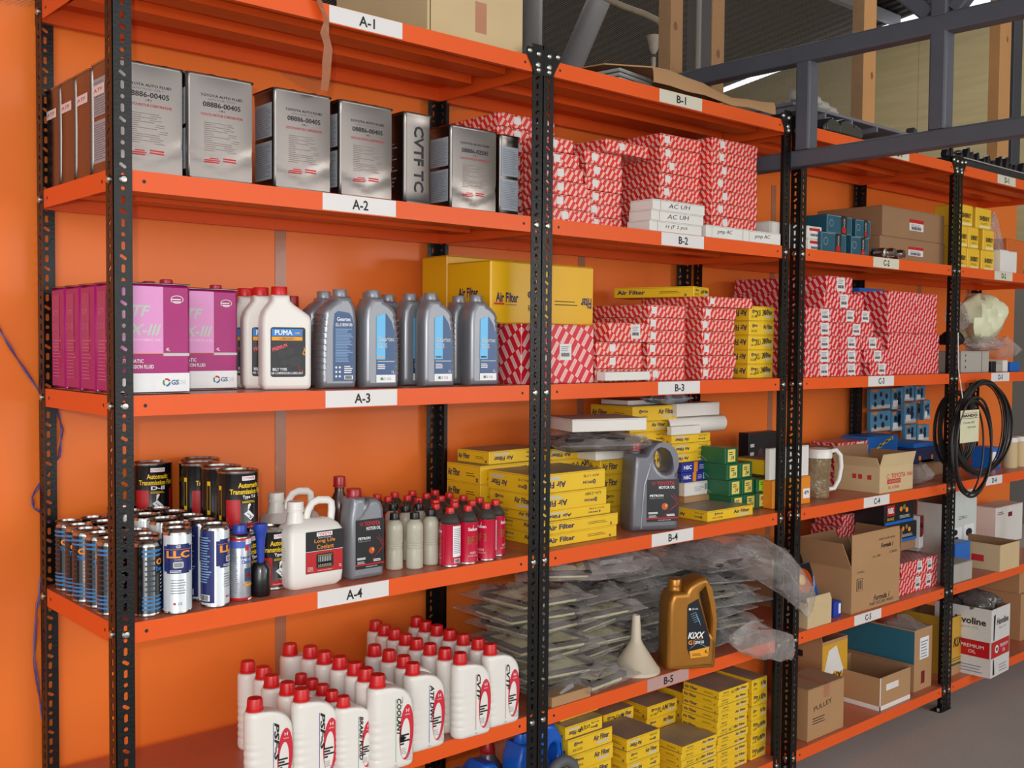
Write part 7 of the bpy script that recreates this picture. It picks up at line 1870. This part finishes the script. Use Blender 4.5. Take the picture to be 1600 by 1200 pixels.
o = b.build('ribbed_part', None, (X(1562, -.01, 890)+.03, .04, z5+.0046), 0); tag(o, 'black ribbed plastic part lying in the tan carton', 'car part')
carton('sky_blue_box', 'bright blue folded carton behind the pale grey box', 'box', X(1494, .11, 880), .115, z5, .15, .06, .135, SKY)
carton('grey_box', 'pale grey box on the shelf edge beside the third double post', 'box', 3.72, .012, z5, X(1519, .012, 890)-3.72, .09, .085, GRYC, prints=lambda b, w, d, h: b.rect(face_frame('F', w, d, h), w*.42, 0, w*.425, h, mat('slit_shadow_board', 0)))
carton('white_carton', 'white carton with dark red print behind the tan carton', 'carton', X(1555, .30, 850), .30, z5, .33, .12, .20, WCARD, prints=lambda b, w, d, h: (b.rect(face_frame('F', w, d, h), w*.45, h*.70, w*.6, h*.82, MAR), b.lines(face_frame('F', w, d, h), w*.05, h*.8, w*.3, h*.9, 2, MAR, 3, .4)))
carton('brown_box', 'dark wrapped pack leaning behind the third double post on the fifth shelf', 'box', 3.71, .27, z5, .15, .12, .26, mat('grey_brown_wrap', (98, 88, 84), .35))
def kx2(b, w, d, h): g = face_frame('F', w, d, h); b.text(g, 'KiXX', w*.55, h*.56, h*.16, INK, w=w*.62, bold=.03, shear=.2); b.rect(g, 0, h*.16, w, h*.20, mat('dark_green_print', (36, 74, 66), .5)); b.rect(g, 0, 0, w, h*.16, CARD); b.rect(g, w*.82, h*.84, w*.92, h*.92, mat('dark_green_print', 0)); b.lines(g, w*.1, h*.24, w*.8, h*.32, 2, INK, 3, .25)
x0 = max(3.71, X(1482, .05, 1030)); flapbox('opened_carton', 'amber oil carton with black lettering on the lowest shelf of the far rack', x0, .05, z6, X(1512, .05, 1010)-x0, .24, .265, mat('amber_board', (196, 150, 44), .55), 0, {}, kx2, CARDD)
# white printed carton on the floor in front
def hav(b, w, d, h):
    for k, ww in (('F', w), ('L', d)):
        g = face_frame(k, ww if k == 'F' else w, d, h); g2 = face_frame(k, w, d, h, .0014)
        b.rect(g, ww*.02, h*.28, ww*.98, h*.52, REDC); b.shape(g, [(ww*.12, h*.03), (ww*.22, h*.03), (ww*.17, h*.26), (ww*.12, h*.26)], INK); b.shape(g, [(ww*.12, h*.54), (ww*.17, h*.54), (ww*.22, h*.92), (ww*.12, h*.90)], INK)
        b.text(g, 'Havoline', ww*.60, h*.80, h*.10, INK, w=ww*.62, bold=.03); b.text(g, 'Engine Oil', ww*.58, h*.70, h*.04, GREYP, w=ww*.38); b.shape(g2, [(ww*.30+h*.06*math.cos(t*PI/8), h*.40+h*.06*math.sin(t*PI/8)) for t in range(16)], WHITE); b.shape(face_frame(k, w, d, h, .0022), [(ww*.30+h*.035*math.cos(t*PI/5*2), h*.40+h*.035*math.sin(t*PI/5*2)) for t in range(5)], INK)
        b.text(g2, 'PREMIUM', ww*.68, h*.43, h*.05, WHITE, w=ww*.4); b.text(g2, 'OIL', ww*.68, h*.35, h*.05, WHITE); b.lines(g, ww*.45, h*.05, ww*.9, h*.18, 3, GREYP, 3, .35)
(hx, hy) = on_z(1547, 1061, z6)
hv = flapbox('opened_carton', 'white oil carton with red band and black stripes at the shelf edge', hx, hy, z6, .21, .26, .31, mat('white_gloss_board', (214, 210, 204), .4), 0, {}, hav, CARDD); hv.rotation_euler = (0, 0, .04)
sb = sack('dark crumpled plastic bag bulging out of the white oil carton', hx+.10, hy+.13, z6+.312, .095, .11, .060, 31, film('smoky_film', (92, 86, 84), .80), 'plastic_bag', .16)
x0 = max(X(1592, .1, 950), hx+.26); carton('kraft_carton', 'brown carton at the right edge on the lowest shelf', 'carton', x0, .09, z6, .26, .30, .24, CARD)
carton('kraft_carton', 'brown carton upper one at the right edge under the fifth shelf', 'carton', x0-.0, .10, z6+.2405, .26, .28, .145, CARD)
o = pouch(.20, .16, .10, 131, film('smoky_film2', (110, 104, 100), .7)).build('plastic_bag', None, (X(1500, .12, 940), .12, z6+.267), 0); tag(o, 'smoky plastic bag in the amber oil carton', 'plastic bag')

# ------------------------------------------------------------------ on the topmost shelves
z1 = SZ[1]
def tpatch(b, w, d, h): b.rect(face_frame('F', w, d, h), w*.48, h*.10, w*.60, h*.34, TAPE); b.rect(face_frame('F', w, d, h), w*.02, 0, w*.03, h, mat('slit_shadow_board', 0)); b.lines(face_frame('F', w, d, h), w*.74, h*.52, w*.78, h*.56, 1, REDINK, 3, .5)
xk = X(668, .03, 40); carton('kraft_carton', 'large brown carton with a tape patch on the topmost shelf', 'carton', xk, .03, z1, X(817, .03, 40)-xk, .435, .34, CARDL, prints=tpatch)
# flattened cardboard draped along the edge
fc = MB(); xA, xB = X(1020, .01, 120), X(1212, .01, 160)
def sheet(b, rows, m, t=.004):
    up = [[b.vert(p) for p in r_] for r_ in rows]; dn = [[b.vert((p[0], p[1]+t*.2, p[2]-t)) for p in r_] for r_ in rows]
    for i in range(len(rows)-1):
        for j in range(len(rows[0])-1):
            b.face([up[i][j], up[i][j+1], up[i+1][j+1], up[i+1][j]], m, True); b.face([dn[i][j], dn[i+1][j], dn[i+1][j+1], dn[i][j+1]], m, True)
    n, k = len(rows)-1, len(rows[0])-1
    for j in range(k): b.face([dn[0][j], dn[0][j+1], up[0][j+1], up[0][j]], m); b.face([up[n][j], up[n][j+1], dn[n][j+1], dn[n][j]], m)
    for i in range(n): b.face([up[i][0], up[i+1][0], dn[i+1][0], dn[i][0]], m); b.face([dn[i][k], dn[i+1][k], up[i+1][k], up[i][k]], m)
rows_ = []
for yy, zz in ((.006, .016), (.007, .045), (.012, .062), (.12, .075), (.25, .085), (.35, .10)):
    rows_.append([(xA+(xB-xA)*k/8-.10*(yy > .05), yy+.004*math.sin(k*1.7), z1+zz*(.75+.25*math.sin(k*.7+1))+.003*math.sin(k*2.3)+.004) for k in range(9)])
sheet(fc, rows_, CARD); tag(fc.build('flattened_carton'), 'flattened brown cardboard lying over the edge of the topmost shelf', 'cardboard')
gp = empty('glass_plates', (X(968, .06, 105), .06, z1+.001), .15, 'stack of dusty clear plates beside the flattened cardboard on top', 'plates')
GL = mat('dusty_glass', (150, 158, 156), .2, vary=.06, scale=20)
for k in range(4):
    b = MB(); b.box(0, .20, 0, .16, .014*k, .014*k+.006, GL, .002); b.box(.01, .19, .005, .15, .014*k+.006, .014*k+.012, GRYC, .001); b.build('plate', gp)
carton('kraft_carton', 'tattered brown paper pack at the left of the dusty plates', 'carton', X(945, .12, 100), .16, z1, .16, .16, .035, CARDD, .1)
# grey panel, tubes and lamps on the third rack's top
pn = MB(); xA = X(1240, .05, 190); pn.box(0, .98, 0, .36, 0, .012, mat('mid_grey_panel', (120, 120, 128), .5), .003)
for k in range(5): pn.box(.02+.19*k, .03+.19*k, 0, .36, -.02, 0, MATS['mid_grey_panel'])
tag(pn.build('metal_sheet', None, (2.56, .10, z1+.10), 0), 'wide flat grey panel lying on the lamps on the third rack', 'panel')
tag_box = MB(); tag_box.box(0, .9, 0, .03, 0, .08, mat('dark_trim', (40, 40, 44), .5), .004); tag(tag_box.build('support_strip', None, (2.6, .38, z1), 0), 'dark strip carrying the back of the grey panel', 'strip')
for i, (u, v) in enumerate(((1283, 176), (1296, 178), (1308, 176), (1274, 172))):
    y = .10+.03*i; x, z = on_y(u, v, y); r = empty('lamp_tube', (x, y, z1+.135+.0*i), 0, 'pale grey tube lying on the grey panel, %s from the left' % ORD[i], 'tube', 'pale grey tubes')
    b = MB(); b.lathe([(.008, 0), (.019, .006), (.019, .17), (.010, .176), (.007, .20)], GRYC, 14, axis='x', org=(-.20, 0, 0)); b.build('tube_body', r)
def headlamp(lab, x, y, z, s=1, rz=0):
    r = empty('car_lamp', (x, y, z), rz, lab, 'car lamp', 'dark car lamps')
    b = MB(); L = [(0, .0), (.10, -.0), (.115, .02), (.10, .05), (.05, .062), (.01, .05), (-.008, .02)]
    b.rprism([(a*s, c*s) for a, c in L], [], 0, .09*s, .010*s, BKC, 3); b.build('housing', r)
    b = MB(); b.rprism([(.01*s+a*s*.8, .006*s+c*s*.8) for a, c in L], [], -.004*s, .006, .002, mat('smoked_lens', (60, 62, 60), .12, coat=.6), 2); b.build('lens', r)
for i, (u, s) in enumerate(((1283, 1.0), (1303, 1.1), (1322, .9))): headlamp('dark car lamp under the grey panel, %s from the left' % ORD[i], X(u, .03, 200), .012, z1, s*.95)
# fourth rack top: long black trims, clips and brown parts
b = MB(); b.box(0, .95, 0, .20, 0, .05, mat('dark_trim', (40, 40, 44), .5), .008); b.tube([(0, .004, .052), (.95, .004, .052)], .003, GRYC, 6); tag(b.build('black_trim', None, (3.72, .05, z1), 0), 'long black plastic trim with a bright edge on the far rack', 'car trim')
rr = random.Random(3)
for i in range(16):
    b = MB(); hgt = rr.uniform(.025, .07); w_ = rr.uniform(.018, .035)
    b.rprism([(0, 0), (w_, 0), (w_*1.1, hgt*.5), (w_*.7, hgt), (w_*.2, hgt*.9), (-w_*.1, hgt*.4)], [], 0, .03, .004, BKC, 2)
    x = 3.72+.058*i+rr.uniform(-.008, .008)
    tag(b.build('plastic_clip', None, (x, .07+rr.uniform(0, .02), z1+.0505), 0), 'small black plastic clip standing on the long black trim', 'clip', 'small black clips on the black trim')
b = MB(); b.lathe([(.012, -.09), (.035, -.085), (.038, .0), (.030, .07), (.018, .09)], mat('dark_brown_part', (92, 74, 62), .5), 16, axis='x'); r = b.build('rubber_bellows', None, (X(1522, .30, 195), .34, z1+.155), 0); tag(r, 'dark brown round part lying high at the back of the far rack', 'car part')
b = MB(); b.box(-.10, .14, -.05, .08, 0, .115, BKC, .01); tag(b.build('black_case', None, (X(1522, .30, 195), .34, z1), 0), 'black case under the dark brown round part', 'case')
b = MB(); b.rprism([(0, 0), (.10, 0), (.11, .16), (.09, .23), (.07, .235), (.05, .16)], [], 0, .05, .01, mat('dark_grey_part', (72, 70, 74), .5), 3); tag(b.build('bracket_part', None, (X(1425, .30, 190), .32, z1), 0), 'dark grey bracket standing beside the truss post on the third rack', 'car part')
carton('kraft_carton', 'tan pointed card standing behind the right truss post', 'carton', X(1487, .38, 190), .42, z1, .22, .01, .17, CARDL)
# cable down the left post
CB_ = mat('blue_violet_cable', (92, 88, 150), .4)
pts = [(-12, 500), (0, 516), (24, 556), (57, 605), (72, 624), (90, 640), (97, 671), (93, 713), (71, 742), (50, 776), (52, 793), (72, 806), (83, 822), (82, 845), (68, 869), (62, 926), (57, 953), (53, 1030), (64, 1104), (71, 1143), (76, 1210), (80, 1300)]
cbl = empty('cable', (0, 0, 0), 0, 'thin twisted blue and violet cable running down beside the left rear post', 'cable')
for s_, nm in ((0, 'blue-violet'), (PI, 'dark red')):
    P = []; N = len(pts)
    for i in range(N-1):
        for k in range(4):
            t = k/4; u = pts[i][0]*(1-t)+pts[i+1][0]*t; v = pts[i][1]*(1-t)+pts[i+1][1]*t
            yy = .4895
            x, z = on_y(u, v, yy); a = (i*4+k)*.9+s_; P.append((x+.0022*math.cos(a), yy+.0022*math.sin(a), z))
    b = MB(); b.tube(P, .0019, CB_ if s_ == 0 else mat('dark_red_cable', (110, 60, 90), .4), 6); b.build('strand', cbl)
for o in list(col.objects):
    if o.parent is None and 'label' in o and len(o['label'].split()) > 16: print('LONG', o.name, '|', o['label'])
_seen = {}
for o in list(col.objects):
    if o.parent is None and 'label' in o and 'behind the front row' not in o['label']:
        if o['label'] in _seen: print('SAME', o.name, '|', o['label'])
        _seen[o['label']] = 1
